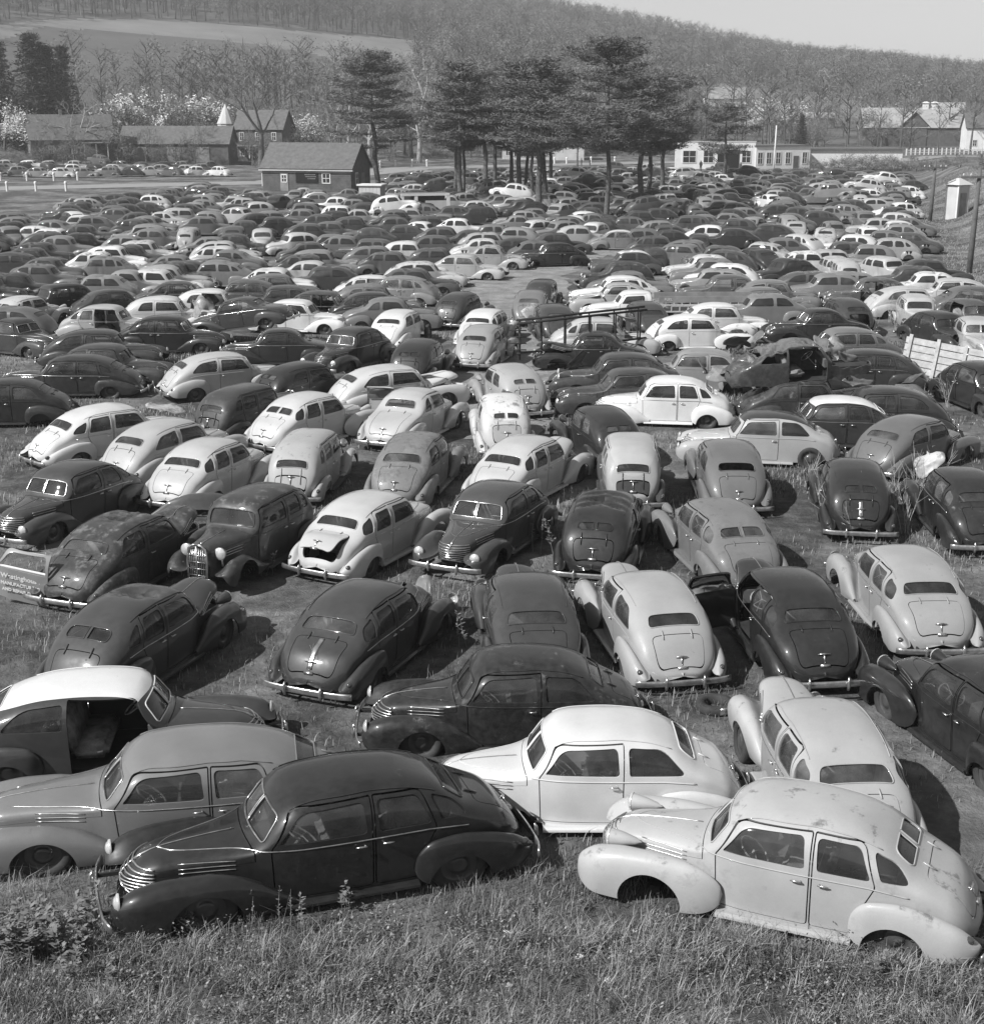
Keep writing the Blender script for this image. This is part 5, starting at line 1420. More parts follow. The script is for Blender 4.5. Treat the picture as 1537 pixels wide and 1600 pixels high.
KW = dict(hp='humped split-window sedan', cc='long-decked coupe', ts='four-door sedan', tp='four-door sedan', fb='fastback sedan', fs='split-window fastback', td='two-door sedan', cp='coupe', od='upright old sedan', lg='long sedan')
def zone(px, py):
    if px < 560: return 'in the crowded rows before the plank shed' if py < 372 else 'in the packed rows beyond the silver fastback'
    if px < 1000: return 'below the pine grove beyond the dirt lane' if py < 372 else 'in the rows flanking the dirt lane'
    return 'in the dense rows below the white garage' if py < 372 else 'in the packed rows towards the pole bank'
for row in MID.replace('\n', '|').split('|'):
    f = row.split(); px, py, yw = float(f[0]), float(f[1]), float(f[2]); kd, tn = f[3], float(f[4])
    if random.random() < .3: kd = {'ts': 'hp', 'td': 'hp', 'cp': 'cc', 'fb': 'cc'}.get(kd, kd)
    rt = float(f[5]) if len(f) > 5 else None
    lab = '%s %s %s' % (tone_word(tn), KW[kd], zone(px, py))
    if rt: lab = 'dark two-door sedan with white roof beside the dirt lane'
    put(px, py, yw + random.uniform(-3, 3), kd, tn * random.uniform(.9, 1.1), lab, 2 if py > 428 else 1 if py > 372 else 0, group='junked cars ' + zone(px, py), roof_tone=rt, wear=random.uniform(.2, .85),
        missing=random.choice([(), (), ('front_bumper', 'grille'), ('hood',), ('front_fenderL', 'front_bumper'), ('front_fender', 'headlight', 'front_bumper'), ('hood', 'grille', 'rear_bumper'), ('front_doorR',), ('windshield_pane', 'rear_window'), ('front_doorL', 'front_doorR')]))
# the rest of the yard back to the road: nearest ones single, the remainder one mass
YARD = np.array([(-60, 350), (0, 344), (95, 330), (120, 316), (240, 308), (290, 290), (405, 301), (588, 301), (590, 276), (700, 270), (1000, 264), (1070, 268), (1270, 270), (1400, 275), (1432, 290), (1405, 320), (1440, 345), (1440, 372), (1480, 400), (1560, 455), (1560, 500), (1420, 500), (1250, 470), (1180, 500), (1020, 470), (930, 440), (905, 425), (935, 405), (1005, 400), (985, 372), (930, 366), (880, 392), (800, 408), (735, 418), (690, 470), (600, 505), (480, 500), (300, 530), (80, 545), (-60, 560)], float)
def near_any(x, y, a):
    c, s = math.cos(a), math.sin(a)
    for X, Y, A in PLACED:
        dx, dy = x - X, y - Y
        if dx * dx + dy * dy > 30: continue
        l, w = dx * c + dy * s, -dx * s + dy * c
        same = abs(math.cos(A - a))
        if abs(l) < 2.2 + 2.0 * same and abs(w) < 1.7 + 2.4 * (1 - same): return True
    return False
rng = np.random.default_rng(3)
fill = []
y = 56.0
while y < 262:
    halfw = y * .42; x = -halfw - rng.uniform(0, 3)
    turn = rng.random() < .22
    while x < halfw:
        base = 0 if rng.random() < .62 else 180
        if x > 18: base = 168 if rng.random() < .6 else (-14 if rng.random() < .5 else 90)
        a = R(base + rng.normal() * 9) if rng.random() < .86 else R(rng.uniform(0, 360))
        yy = y + rng.normal() * .35
        p = to_px(np.array([x, yy, .8]))
        if pip(np.array([p]), YARD)[0] and not near_any(x, yy, a): fill.append((x, yy, a)); PLACED.append((x, yy, a))
        x += rng.uniform(4.6, 5.6) * (1.0 if abs(math.sin(a)) < .6 else .5)
    y += rng.uniform(1.95, 2.5)
fill.sort(key=lambda q: q[1])
n_have = len(PLACED) - len(fill) - N_BLOCK; n_single = max(0, 300 - n_have)
TONES = [.55, .36, .28, .20, .17, .15, .13, .11, .09, .06, .05, .05, .04, .03, .03, .025]
KLIST = ['hp', 'hp', 'cc', 'cc', 'ts', 'ts', 'td', 'td', 'fb', 'fb', 'fs', 'tp', 'cp', 'od', 'lg']
for x, yy, a in fill[:n_single]:
    tn = TONES[rng.integers(len(TONES))]; kd = KLIST[rng.integers(len(KLIST))]; p = to_px(np.array([x, yy, .8]))
    zn = zone(p[0], p[1]); lab = '%s %s %s' % (tone_word(tn), KW[kd], zn)
    nm = {'cp': 'coupe', 'cc': 'coupe', 'hp': 'humped_sedan', 'fb': 'fastback_sedan', 'fs': 'fastback_sedan', 'od': 'old_sedan'}.get(kd, 'sedan')
    car(K[kd], 1 if yy < 112 else 0, (x, yy, float(terrain(x, yy))), a, tn, nm, lab, 'car', 'junked cars ' + zn, drop=.14, wear=rng.uniform(.15, .6), roof_tone=(.55 if rng.random() < .05 else None))
# far mass
CV, CF, CM, CT = [], [], [], []; nv = 0
rest = fill[n_single:]
# wrecks standing on the far side of the road
for i in range(34):
    p = on_ground(-40 + i * 11.5 + rng.normal() * 3, 276 - (i % 3) * 5 + rng.normal()); rest.append((p.x, p.y, R(rng.choice([0, 180, 20, 160, -15]) + rng.normal() * 12)))
for x, yy, a in rest:
    kd = KLIST[rng.integers(len(KLIST))]; key = (K[kd], 0, '')
    if key not in KCACHE: KCACHE[key] = build_kind(K[kd], 0)
    tn = TONES[rng.integers(len(TONES))]; c, s = math.cos(a), math.sin(a); g = float(terrain(x, yy)) - .14; rz = rng.random()
    hop = rng.random() < .06 ; g += .9 if hop else 0; tl = rng.normal() * .02 + (.12 if hop else 0)
    for p in KCACHE[key]:
        if p['role'] == 'fixed': continue
        if p['role'] == 'fender' and rng.random() < .08: continue
        me = p['me']; n = len(me.vertices); co = np.zeros(n * 3); me.vertices.foreach_get('co', co); co = co.reshape(-1, 3)
        X, Z = co[:, 0] - tl * co[:, 2], co[:, 2] + tl * co[:, 0]
        CV.append(np.stack([x + X * c - co[:, 1] * s, yy + X * s + co[:, 1] * c, Z + g], 1))
        f = np.zeros(len(me.loops), np.int32); me.loops.foreach_get('vertex_index', f); f = f.reshape(-1, 3); CF.append(f + nv); nv += n
        CM.append(np.full(len(f), 1 if p['role'] == 'glass' else 0)); CT.append(np.tile([tn, rz, 0, 1], (n, 1)))
if CV:
    me = tri_mesh('far_cars', np.concatenate(CV), np.concatenate(CF), M['paint_far'], True); me.materials.append(M['glass_far'])
    me.polygons.foreach_set('material_index', np.concatenate(CM).astype(np.int32))
    ca = me.color_attributes.new('tone', 'FLOAT_COLOR', 'POINT'); ca.data.foreach_set('color', np.concatenate(CT).astype(np.float32).ravel())
    tag(obj('far_car_mass', me), 'mass of junked cars filling the far end of the yard and the roadside', 'cars', kind='stuff')
print('CARS', n_have, 'fill', len(fill), 'single', n_single, 'mass', len(rest), 'mass tris', sum(len(f) for f in CF))
# ---------------------------------------------------------------- pine grove
PINES = {}
for i, (h, bare, spr) in enumerate([(16.5, 5.2, 3.9), (15.0, 6.4, 2.8), (18.5, 7.6, 3.9), (14.0, 6.0, 3.2), (10.5, 4.4, 3.0)]):
    PINES[i] = (pine_mesh(500 + i, h, bare, spr, 1.0 if i != 1 else .9, .5 if i == 0 else .1), h)
def pine(px, py, top_py, kind, label, group='pines of the grove', wide=1.0, rz=None):
    p = at(px, py); (tk, lb, cr), h = PINES[kind]
    top = at_y(px, top_py, p.y).z; k = top / h
    t = empty('pine_tree', (p.x, p.y, -.05), random.uniform(0, 6.28) if rz is None else rz, label, 'tree', group); wide *= 1.5; t.scale = (k * wide, k * wide, k)
    obj('trunk', tk, t); b = obj('branches', lb, t); b['kind'] = 'stuff'; obj('crown', cr, t); return t
pine(592, 293, 84, 0, 'broad leaning pine beside the plank shed', rz=2.6, wide=1.25)
for px, py, tp, kd, w in [(711, 316, 118, 1, 1.0), (719, 320, 98, 1, 1.1), (724, 313, 130, 1, .9)]: pine(px, py, tp, kd, 'slim pine in the close group of three thin trunks', wide=w)
for px, py, tp, kd, w in [(758, 296, 112, 3, 1.1), (772, 305, 124, 1, 1.0)]: pine(px, py, tp, kd, 'dark-trunked pine of the pair in mid grove', wide=w)
for px, py, tp, kd, w in [(800, 314, 120, 1, 1.0), (811, 318, 100, 1, 1.1), (821, 312, 132, 3, .9), (831, 320, 140, 1, .9)]: pine(px, py, tp, kd, 'pine in the tight clump of four trunks', wide=w)
for px, py, tp, kd, w in [(841, 332, 92, 1, 1.2), (851, 318, 118, 3, 1.0)]: pine(px, py, tp, kd, 'pine of the close pair by the grove middle', wide=w)
pine(860, 294, 128, 3, 'short straight pine behind the close pair')
pine(902, 286, 150, 1, 'thin pole-like pine with little crown', wide=.55)
pine(946, 347, 62, 2, 'tallest pine with the biggest dense crown', wide=1.05, rz=1.0)
for px, py, tp, kd, w in [(1000, 322, 120, 3, 1.2), (1012, 316, 132, 1, 1.1), (1034, 306, 116, 3, 1.0)]: pine(px, py, tp, kd, 'leaning pine in the trio at the grove end', wide=w)
pine(1132, 288, 166, 4, 'small rounded pine in front of the white garage', group='lone pine')

# ---------------------------------------------------------------- valley trees behind the road
def vtree(px, py, top, key, label, name='bare_tree', group=None, wide=1.0):
    p = on_ground(px, py)
    if p is None: return
    h = at_y(px, top, p.y).z - p.z
    return tree(key, p, label, max(h, 1.5), name, 'tree' if name != 'shrub' else 'shrub', group, wide=wide)
t = vtree(408, 262, 46, 'great', 'great bare elm with spreading limbs behind the plank shed', 'bare_tree', wide=1.5)
for px, py, tp, k in [(545, 258, 70, 'pale0'), (578, 262, 62, 'pale1'), (520, 262, 110, 'pale0'), (128, 250, 88, 'pale1'), (655, 255, 70, 'pale0')]:
    vtree(px, py, tp, k, 'pale-barked bare tree among the valley trees', group='pale-barked valley trees')
for px, py, tp, i in [(235, 232, 128, 0), (205, 236, 140, 1), (275, 235, 140, 2), (318, 236, 142, 1), (350, 240, 150, 0), (8, 236, 152, 2), (490, 250, 172, 1), (1185, 214, 143, 0), (1222, 220, 150, 1), (1345, 222, 166, 2), (1150, 222, 160, 2), (45, 240, 165, 1)]:
    vtree(px, py, tp, 'flower%d' % i, 'white-blossoming tree among bare valley trees', 'blossoming_tree', 'blossoming trees of the valley', wide=1.2)
SPR = [spruce_mesh(700, 11, 2.6), spruce_mesh(701, 9, 1.6)]
def spruce(px, py, top, k, label, group=None, w=1.0):
    p = on_ground(px, py); h = at_y(px, top, p.y).z - p.z; s = h / (11, 9)[k]
    t = empty('spruce_tree', (p.x, p.y, p.z - .1), random.uniform(0, 6), label, 'tree', group); t.scale = (s * w, s * w, s)
    obj('trunk', SPR[k][0], t); obj('crown', SPR[k][1], t)
spruce(62, 236, 48, 0, 'tall dark spruce behind the gabled farmhouse', w=1.3)
spruce(84, 236, 68, 0, 'second dark spruce beside the tallest one', w=1.2)
spruce(10, 226, 60, 0, 'dark spruce near the field corner')
spruce(108, 226, 74, 1, 'slim spruce standing apart by the field')
spruce(1250, 238, 178, 0, 'dark spruce behind the white garage')
spruce(1082, 210, 155, 1, 'small spruce below the hillside cottage')
rng = np.random.default_rng(21)
LBL = dict(bare='leafless grey tree along the valley bottom', bud='budding tree along the valley bottom', shrub='twiggy shrub along the far road')
for i in range(170):
    px = rng.uniform(-40, 1580); k = ['bare0', 'bare1', 'bare2', 'bare3', 'bud0', 'bud1'][rng.integers(6)]
    lim = np.interp(px, [0, 190, 400, 580, 900, 1050, 1250, 1537], [228, 232, 246, 250, 244, 232, 238, 232])
    py = lim - abs(rng.normal()) * 14; hpx = rng.uniform(45, 105) if px < 1000 else rng.uniform(28, 70)
    if 590 < px < 900: hpx *= 1.25
    vtree(px, py, py - hpx, k, LBL[k[:-1]], group='trees along the valley bottom', wide=rng.uniform(.9, 1.3))
for i in range(110):
    px = rng.uniform(-20, 1560); lim = np.interp(px, [0, 120, 330, 420, 600, 900, 1050, 1250, 1300, 1537], [258, 256, 254, 262, 252, 246, 246, 250, 268, 268])
    if 1060 < px < 1262: continue
    py = lim - rng.uniform(0, 10); vtree(px, py, py - rng.uniform(14, 34), 'shrub%d' % rng.integers(2), LBL['shrub'], 'shrub', 'shrubs along the far road', wide=1.5)
for i in range(22):
    px = rng.uniform(60, 470); py = rng.uniform(255, 259); k = ['bare0', 'bare2', 'bud0', 'bud1', 'shrub0', 'shrub1'][i % 6]
    vtree(px, py, py - rng.uniform(30, 74), k, 'thin bare tree screening the farmhouse and long barn', group='trees in front of the farm buildings', wide=rng.uniform(.8, 1.1))
for i in range(16):
    px = 1275 + i * 11 + rng.normal() * 4; py = 270 - rng.uniform(0, 6); vtree(px, py, py - rng.uniform(20, 34), 'shrub%d' % rng.integers(2), 'bushy thicket shrub beside the low flat building', 'shrub', 'thicket by the low building', wide=1.9)

# ---------------------------------------------------------------- buildings
M['clap_dark'] = material('dark_boards', .085, .9, var=.03, scale=1.5)
M['clap_grey'] = material('grey_boards', .20, .9, var=.05, scale=1.5)
M['white_paint'] = material('white_paint', .62, .8, var=.07, scale=.8)
M['cream_wall'] = material('pale_wall', .44, .85, var=.06, scale=.6)
M['shingle'] = material('shingle_roof', .105, .9, var=.03, scale=2)
M['shingle_lt'] = material('pale_roof', .28, .9, var=.05, scale=1)
M['pane'] = material('window_pane', .03, .12, spec=.8)
M['void'] = material('dark_opening', .006, 1.0)
M['brick'] = material('chimney_brick', .16, .9, var=.05, scale=3)
M['pole'] = material('pole_wood', .10, .95, var=.04, scale=2, bump=.5)
M['plank'] = material('weathered_plank', .40, .9, var=.10, scale=4, bump=.3)

def box_part(name, par, c, d, mat): return obj(name, MB().box(c, d).mesh(name, M[mat]), par)
def gable(par, L, W, e, r, mat_w, mat_r, over=.35, th=.14, name_w='wall'):
    """house body length L along x, width W along y, eaves e, ridge r"""
    x, y = L / 2, W / 2
    V = [(-x,-y,-.6),(x,-y,-.6),(x,y,-.6),(-x,y,-.6),(-x,-y,e),(x,-y,e),(x,y,e),(-x,y,e),(-x,0,r-.02),(x,0,r-.02)]
    F = [(0,1,5,4),(1,2,6,9,5),(2,3,7,6),(3,0,4,8,7)]
    obj(name_w, mesh_from(name_w, V, F, M[mat_w], smooth=False), par)
    for s in (-1, 1):
        dy, dz = -y, (r - e); k = over / math.hypot(y, dz); X = x + over
        a = (0, r); b = (s * (y + y * k), e - dz * k)
        nrm = Vector((0, s * dz, y)).normalized() * th
        V = [(-X, a[0], a[1]), (X, a[0], a[1]), (X, b[0], b[1]), (-X, b[0], b[1])]
        V += [(v[0], v[1] + nrm.y, v[2] + nrm.z) for v in V]
        F = [(0,1,2,3),(7,6,5,4),(0,4,5,1),(1,5,6,2),(2,6,7,3),(3,7,4,0)]
        obj('roof_slope', mesh_from('roof_slope', V, F, M[mat_r], smooth=False), par)
def window(par, c, w, h, axis='y', s=-1, frame='white_paint', cross=True):
    f = MB(); t = .05; u = (1, 0) if axis == 'y' else (0, 1)
    def bx(du, dz, a, b):
        d = (a, t, b) if axis == 'y' else (t, a, b)
        f.box((c[0] + u[0] * du, c[1] + u[1] * du, c[2] + dz), d)
    fw = .11
    bx(-w/2, 0, fw, h + fw); bx(w/2, 0, fw, h + fw); bx(0, h/2, w, fw); bx(0, -h/2, w, fw)
    if cross: bx(0, 0, w, .06); bx(0, 0, .06, h)
    o = obj('window', f.mesh('window', M[frame]), par)
    d = (w, .03, h) if axis == 'y' else (.03, w, h)
    obj('pane', MB().box((c[0], c[1] + (.02 * -s if axis == 'y' else 0), c[2]), d).mesh('pane', M['pane']), o)
    return o
def house(name, px, py, rz, label, cat='house'):
    p = on_ground(px, py); return empty(name, (p.x, p.y, p.z - .1), R(rz), label, cat), m_per_px(p.y), p

# plank shed in the yard
ps = at(496, 296); k = m_per_px(ps.y)
sh = empty('plank_shed', (ps.x, ps.y, 0), R(-14), 'dark plank shed with shingled gable roof and a painted sign', 'shed')
L, W, e, r = 11.6, 7.2, 2.75, 5.6
gable(sh, L, W, e, r, 'clap_dark', 'shingle', .3)
for i in range(11):     # board courses on the long wall
    z = .05 + i * .25; obj('board', MB().box((0, -W/2 - .012, z + .11), (L, .024, .225)).mesh('board', M['clap_dark']), sh)
for s in (-1,): obj('eave_trim', MB().box((0, s * (W/2 + .33), e - .26), (L + .7, .05, .14)).mesh('eave_trim', M['cream_wall']), sh)
window(sh, (2.6, -W/2 - .05, 1.55), 1.0, 1.15); window(sh, (L/2 + .05, -1.6, 1.5), .9, 1.3, 'x', 1)
d = obj('door', MB().box((-2.9, -W/2 - .05, 1.05), (1.05, .08, 2.1)).mesh('door', M['clap_grey']), sh)
window(d, (-2.9, -W/2 - .11, 1.5), .7, .9)
obj('shed_door', MB().box((L/2 + .04, .7, 1.05), (.08, 1.3, 2.1)).mesh('shed_door', M['clap_grey']), sh)
sg = obj('sign_board', MB().box((.1, -W/2 - .07, 1.6), (2.9, .06, 1.25)).mesh('sign_board', M['void']), sh)
lm = MB()
for i, (x0, x1, z) in enumerate([(-.2, 1.2, 1.98), (-.1, 1.25, 1.75), (.2, 1.2, 1.5)]):
    x = x0
    while x < x1: lm.box((x + .05, -W/2 - .105, z), (.07, .01, .12)); x += .13
obj('sign_lettering', lm.mesh('sign_lettering', M['clap_grey']), sg)
pg = at(413, 294); gp = empty('notice_post', (pg.x, pg.y, 0), 0, 'white upright board at the corner of the plank shed', 'sign')
obj('board', MB().box((0, 0, 1.05), (.55, .08, 1.6)).mesh('board', M['white_paint']), gp); obj('post', MB().box((0, .08, .8), (.1, .08, 1.9)).mesh('post', M['pole']), gp)

# farmhouse and barns on the left
h, k, p = house('farmhouse', 112, 247, 22, 'dark gabled farmhouse with porch beyond the road')
gable(h, 13.5, 8, 3.3, 7.2, 'clap_dark', 'shingle')
for x in (-3.5, .2): window(h, (x, -4.05, 1.6), .8, 1.2)
window(h, (-6.8, -1.2, 1.7), .8, 1.2, 'x', -1); window(h, (-6.8, 1.2, 1.7), .8, 1.2, 'x', -1); window(h, (-6.8, 0, 4.4), .7, 1.0, 'x', -1)
c = obj('chimney', MB().box((3.0, 0, 7.4), (.7, .7, 1.6)).mesh('chimney', M['brick']), h); box_part('chimney', h, (-1.2, 0, 7.5), (.5, .5, 1.2), 'brick')
pr = obj('porch_roof', MB().box((3.6, -4.8, 2.7), (4.2, 2.4, .16)).mesh('porch_roof', M['shingle_lt']), h)
for x in (1.7, 3.6, 5.5): box_part('porch_post', h, (x, -5.8, 1.2), (.14, .14, 2.6), 'white_paint')
box_part('door', h, (3.6, -4.06, 1.0), (.95, .1, 2.1), 'clap_grey')
h, k, p = house('long_barn', 282, 252, -3, 'long low dark barn beside the farmhouse', 'barn')
gable(h, 19, 7, 3.2, 6.0, 'clap_dark', 'shingle')
for x in (-6, 0, 5): box_part('barn_door', h, (x, -3.55, 1.3), (2.4, .1, 2.6), 'clap_grey')
box_part('gable_boards', h, (-9.55, 0, 1.6), (.08, 6.4, 3.0), 'clap_grey')
h, k, p = house('turret_house', 415, 250, -8, 'old villa with white conical turret behind the great elm')
gable(h, 9, 8, 5.6, 8.8, 'clap_dark', 'shingle')
V = []; tu = MB().lathe([(1.6, -.5), (1.6, 6.6)], 10, 'z', (-6.3, -2.5, 0)); obj('turret', tu.mesh('turret', M['cream_wall']), h)
obj('turret_roof', MB().lathe([(1.75, 6.5), (.9, 8.3), (.02, 10.0)], 10, 'z', (-6.3, -2.5, 0)).mesh('turret_roof', M['cream_wall']), h)
for x in (-3, 0, 3):
    for z in (1.6, 4.3): window(h, (x, -4.05, z), .8, 1.4)
for x in (-3.6, -1.2, 1.2, 3.6): box_part('porch_post', h, (x, -5.6, 1.3), (.14, .14, 2.6), 'white_paint')
box_part('porch_roof', h, (0, -4.9, 2.7), (8.2, 1.9, .16), 'shingle_lt')

# white garage with workshop wing
pg = at(1128, 264); ga = empty('white_garage', (pg.x, pg.y, 0), R(-3), 'flat-roofed white garage with dark vehicle door and long workshop wing', 'garage')
k = m_per_px(pg.y); fx0, fx1 = -8.0, 5.4
obj('front_wall', MB().box(((fx0 + fx1) / 2, .2, 2.2), (fx1 - fx0, .4, 4.4)).mesh('front_wall', M['white_paint']), ga)
obj('parapet', MB().box(((fx0 + fx1) / 2, .18, 4.47), (fx1 - fx0 + .2, .5, .14)).mesh('parapet', M['cream_wall']), ga)
obj('vehicle_door', MB().box((.9, -.06, 1.6), (3.6, .1, 3.2)).mesh('vehicle_door', M['void']), ga)
window(ga, (3.9, -.05, 2.0), 1.5, 2.0); window(ga, (-2.4, -.05, 2.0), 1.7, 2.0); window(ga, (-5.6, -.05, 2.0), 2.2, 2.0)
obj('workshop_wall', MB().box((fx1 + .2, 9.2, 1.9), (.4, 18, 3.9)).mesh('workshop_wall', M['cream_wall']), ga)
obj('flat_roof', MB().box(((fx0 + fx1) / 2, 9.4, 3.95), (fx1 - fx0 + .3, 18, .2)).mesh('flat_roof', M['shingle']), ga)
pw = at(1252, 257)
wv = Vector((pw.x - pg.x, pw.y - pg.y)); Lw = 10.0; ang = R(18)
wg = obj('wing_wall', MB().box((0, 0, 1.85), (Lw, .4, 3.7)).mesh('wing_wall', M['white_paint']), ga, (fx1 + Lw/2 * math.cos(ang), Lw/2 * math.sin(ang), 0), (0, 0, ang))
obj('wing_roof', MB().box((0, 3.0, 3.78), (Lw + .5, 6.8, .16)).mesh('wing_roof', M['shingle']), wg)
for x in (-4.2, -2.6, -.9, .9, 4.0): window(wg, (x, -.24, 1.75), .9, 1.9)
obj('side_door', MB().box((2.4, -.22, 1.05), (.95, .1, 2.1)).mesh('side_door', M['clap_dark']), wg)
h, k, p = house('roadside_store', 848, 250, -4, 'pale low store with dark front window behind the pines', 'building')
box_part('wall', h, (0, 3, 1.6), (16, 6, 4.2), 'cream_wall'); box_part('roof', h, (0, 3, 3.8), (16.6, 6.6, .2), 'shingle'); window(h, (-3.2, -.05, 1.7), 5, 1.9, cross=False); window(h, (-6.8, -.05, 1.7), 1, 1.5)
h, k, p = house('low_flat_building', 1330, 262, -2, 'long low pale building with flat roof beside the thicket', 'building')
box_part('wall', h, (0, 3, 1.3), (17, 6, 3.6), 'white_paint'); box_part('roof', h, (0, 3, 3.2), (17.6, 6.8, .22), 'shingle')
h, k, p = house('cupola_barn', 1418, 226, -6, 'broad barn with pale roof, front gable and two white cupolas', 'barn')
gable(h, 22, 12, 4.0, 8.2, 'clap_dark', 'shingle_lt')
gd = empty('x', (0, 0, 0)); bpy.data.objects.remove(gd)
V = [(-3.0, -7.5, 3.6), (3.0, -7.5, 3.6), (0, -7.5, 7.0), (0, 0, 7.4)]
obj('gable_wall', mesh_from('gable_wall', [(-2.8,-6.2,-.4),(2.8,-6.2,-.4),(2.8,-6.2,4.6),(0,-6.2,7.2),(-2.8,-6.2,4.6)], [(0,1,2,3,4)], M['clap_dark'], smooth=False), h)
for s in (-1, 1): obj('gable_roof', mesh_from('gable_roof', [(0,-6.6,7.4),(s*3.3,-6.6,4.2),(s*3.3,-3.2,4.6),(0,-.6,7.9),(0,-6.6,7.55),(s*3.3,-6.6,4.35),(s*3.3,-3.2,4.75),(0,-.6,8.05)], [(0,1,2,3),(7,6,5,4),(0,4,5,1),(1,5,6,2),(2,6,7,3)], M['shingle_lt'], smooth=False), h)
for x in (3.2, 5.2):
    cu = box_part('cupola', h, (x, 0, 8.6), (1.2, 1.2, 1.5), 'white_paint'); obj('cupola_roof', MB().box((x, 0, 9.5), (1.6, 1.6, .35), 0, .3).mesh('cupola_roof', M['white_paint']), cu)
for (px, py, rz, Lh, Wh, e, r, wl, rf, lab) in [(1132, 172, 10, 13, 7, 3.4, 6.6, 'white_paint', 'shingle_lt', 'white hillside cottage with gabled front above the garage'), (1536, 234, -8, 9, 7, 4.8, 7.8, 'white_paint', 'shingle', 'white two-storey house beyond the barn'),
        (1478, 190, -8, 10, 6, 3.5, 6.0, 'clap_grey', 'shingle_lt', 'small grey house with twin chimneys on the far slope'), (1082, 192, 5, 6, 5, 2.6, 4.2, 'white_paint', 'shingle_lt', 'tiny white cabin below the hillside cottage'), (1268, 198, 4, 11, 5, 2.4, 3.8, 'clap_grey', 'shingle_lt', 'low pale shed among the valley trees')]:
    h, k, p = house('cottage', px, py, rz, lab)
    gable(h, Lh, Wh, e, r, wl, rf)
    for x in (-Lh * .3, 0, Lh * .3): window(h, (x, -Wh/2 - .05, 1.6), .9, 1.3)
    box_part('chimney', h, (Lh * .25, 0, r + .3), (.7, .7, 1.4), 'brick')

# ---------------------------------------------------------------- posts, poles, kiosk, fence
post = MB().lathe([(.12, -.2), (.12, .78)], 10, 'z').mesh('post', M['white_paint'], True); cap = MB().lathe([(.155, .78), (.165, .92), (.12, 1.02), (.02, 1.05)], 10, 'z').mesh('post_head', M['white_paint'], True)
for px, py in [(12, 299), (57, 299), (104, 299), (43, 283), (85, 283), (122, 282), (594, 262), (618, 261), (644, 260), (667, 260), (802, 257), (825, 257), (866, 256), (885, 256), (923, 255), (960, 255), (-30, 300), (2, 283)]:
    p = on_ground(px, py); g = empty('guard_post', p, 0, 'squat white guard post along the road edge', 'post', 'white guard posts along the road'); g.scale = (1.25, 1.25, 1.15)
    obj('post', post, g); obj('post_head', cap, g)
def pole(px, py, top, label, mat='pole', arm=True, r=.16):
    p = on_ground(px, py); h = at_y(px, top, p.y).z - p.z
    g = empty('utility_pole', p, 0, label, 'pole'); obj('shaft', MB().tube([(0, 0, -.4), (.03, 0, h * .5), (.06, 0, h)], [r * 1.15, r, r * .72], 9).mesh('shaft', M[mat], True), g)
    if arm:
        a = obj('cross_arm', MB().bar((-1.1, -.16, h - .55), (1.1, -.16, h - .55), .11, .13).mesh('cross_arm', M['pole']), g)
        for x in (-.95, -.5, .5, .95): obj('insulator', MB().lathe([(.04, h - .49), (.06, h - .42), (.03, h - .33), (.005, h - .31)], 7, 'z', (x, -.16, 0)).mesh('insulator', M['lens']), a)
    return g
pole(1452, 346, 252, 'wooden utility pole at the foot of the grassy bank')
pole(1513, 428, 262, 'wooden utility pole standing on the grassy bank')
pole(1208, 268, 196, 'slim white flagpole in front of the workshop wing', 'white_paint', False, .12)
p = on_ground(1492, 340); ki = empty('kiosk', p, R(30), 'white square booth with pyramid roof on the bank', 'booth')
kw = 1.35
obj('wall', MB().box((0, 0, 1.35), (kw, kw, 3.1)).mesh('wall', M['cream_wall']), ki); obj('roof', MB().box((0, 0, 3.2), (kw + .5, kw + .5, .55), 0, .12).mesh('roof', M['cream_wall']), ki)
for s in (-1, 1):
    for q in (-1, 1): box_part('corner_post', ki, (s * kw/2, q * kw/2, 1.35), (.14, .14, 3.1), 'white_paint')
box_part('door', ki, (0, -kw/2 - .03, 1.1), (.75, .06, 2.2), 'clap_grey')
p0, p1 = on_ground(1415, 243), on_ground(1560, 241)
fe = empty('white_fence', p0, 0, 'white post fence running below the cupola barn', 'fence')
n = 22
for i in range(n):
    q = p0.lerp(p1, i / (n - 1)) - p0; q.z = float(terrain(q.x + p0.x, q.y + p0.y)) - p0.z
    obj('post', MB().box((q.x, q.y, q.z + .6), (.22, .22, 1.5)).mesh('post', M['white_paint']), fe)
for z in (.5, 1.0): obj('rail', MB().bar((0, 0, z), (p1.x - p0.x, p1.y - p0.y, z + p1.z - p0.z), .06, .1).mesh('rail', M['cream_wall']), fe)
# wrecker boom by the garage
p = at(1131, 268); bo = empty('wrecker_boom', p, 0, 'dark lattice boom leaning up before the white garage', 'boom')
tip = at_y(1092, 228, p.y + 1) - p
for i, s in enumerate((-.22, .22)): obj('chord', MB().bar((s, 0, .6), (tip.x + s * .5, tip.y, tip.z), .10).mesh('chord', M['dark']), bo)
for i in range(9):
    t = (i + .5) / 9; a = Vector((-.22, 0, .6)).lerp(Vector((tip.x - .11, tip.y, tip.z)), t); b = Vector((.22, 0, .6)).lerp(Vector((tip.x + .11, tip.y, tip.z)), min(1, t + .06)); obj('brace', MB().bar(a, b, .06).mesh('brace', M['dark']), bo)
obj('base', MB().box((0, 0, .4), (1.4, 1.8, .9)).mesh('base', M['dark']), bo)
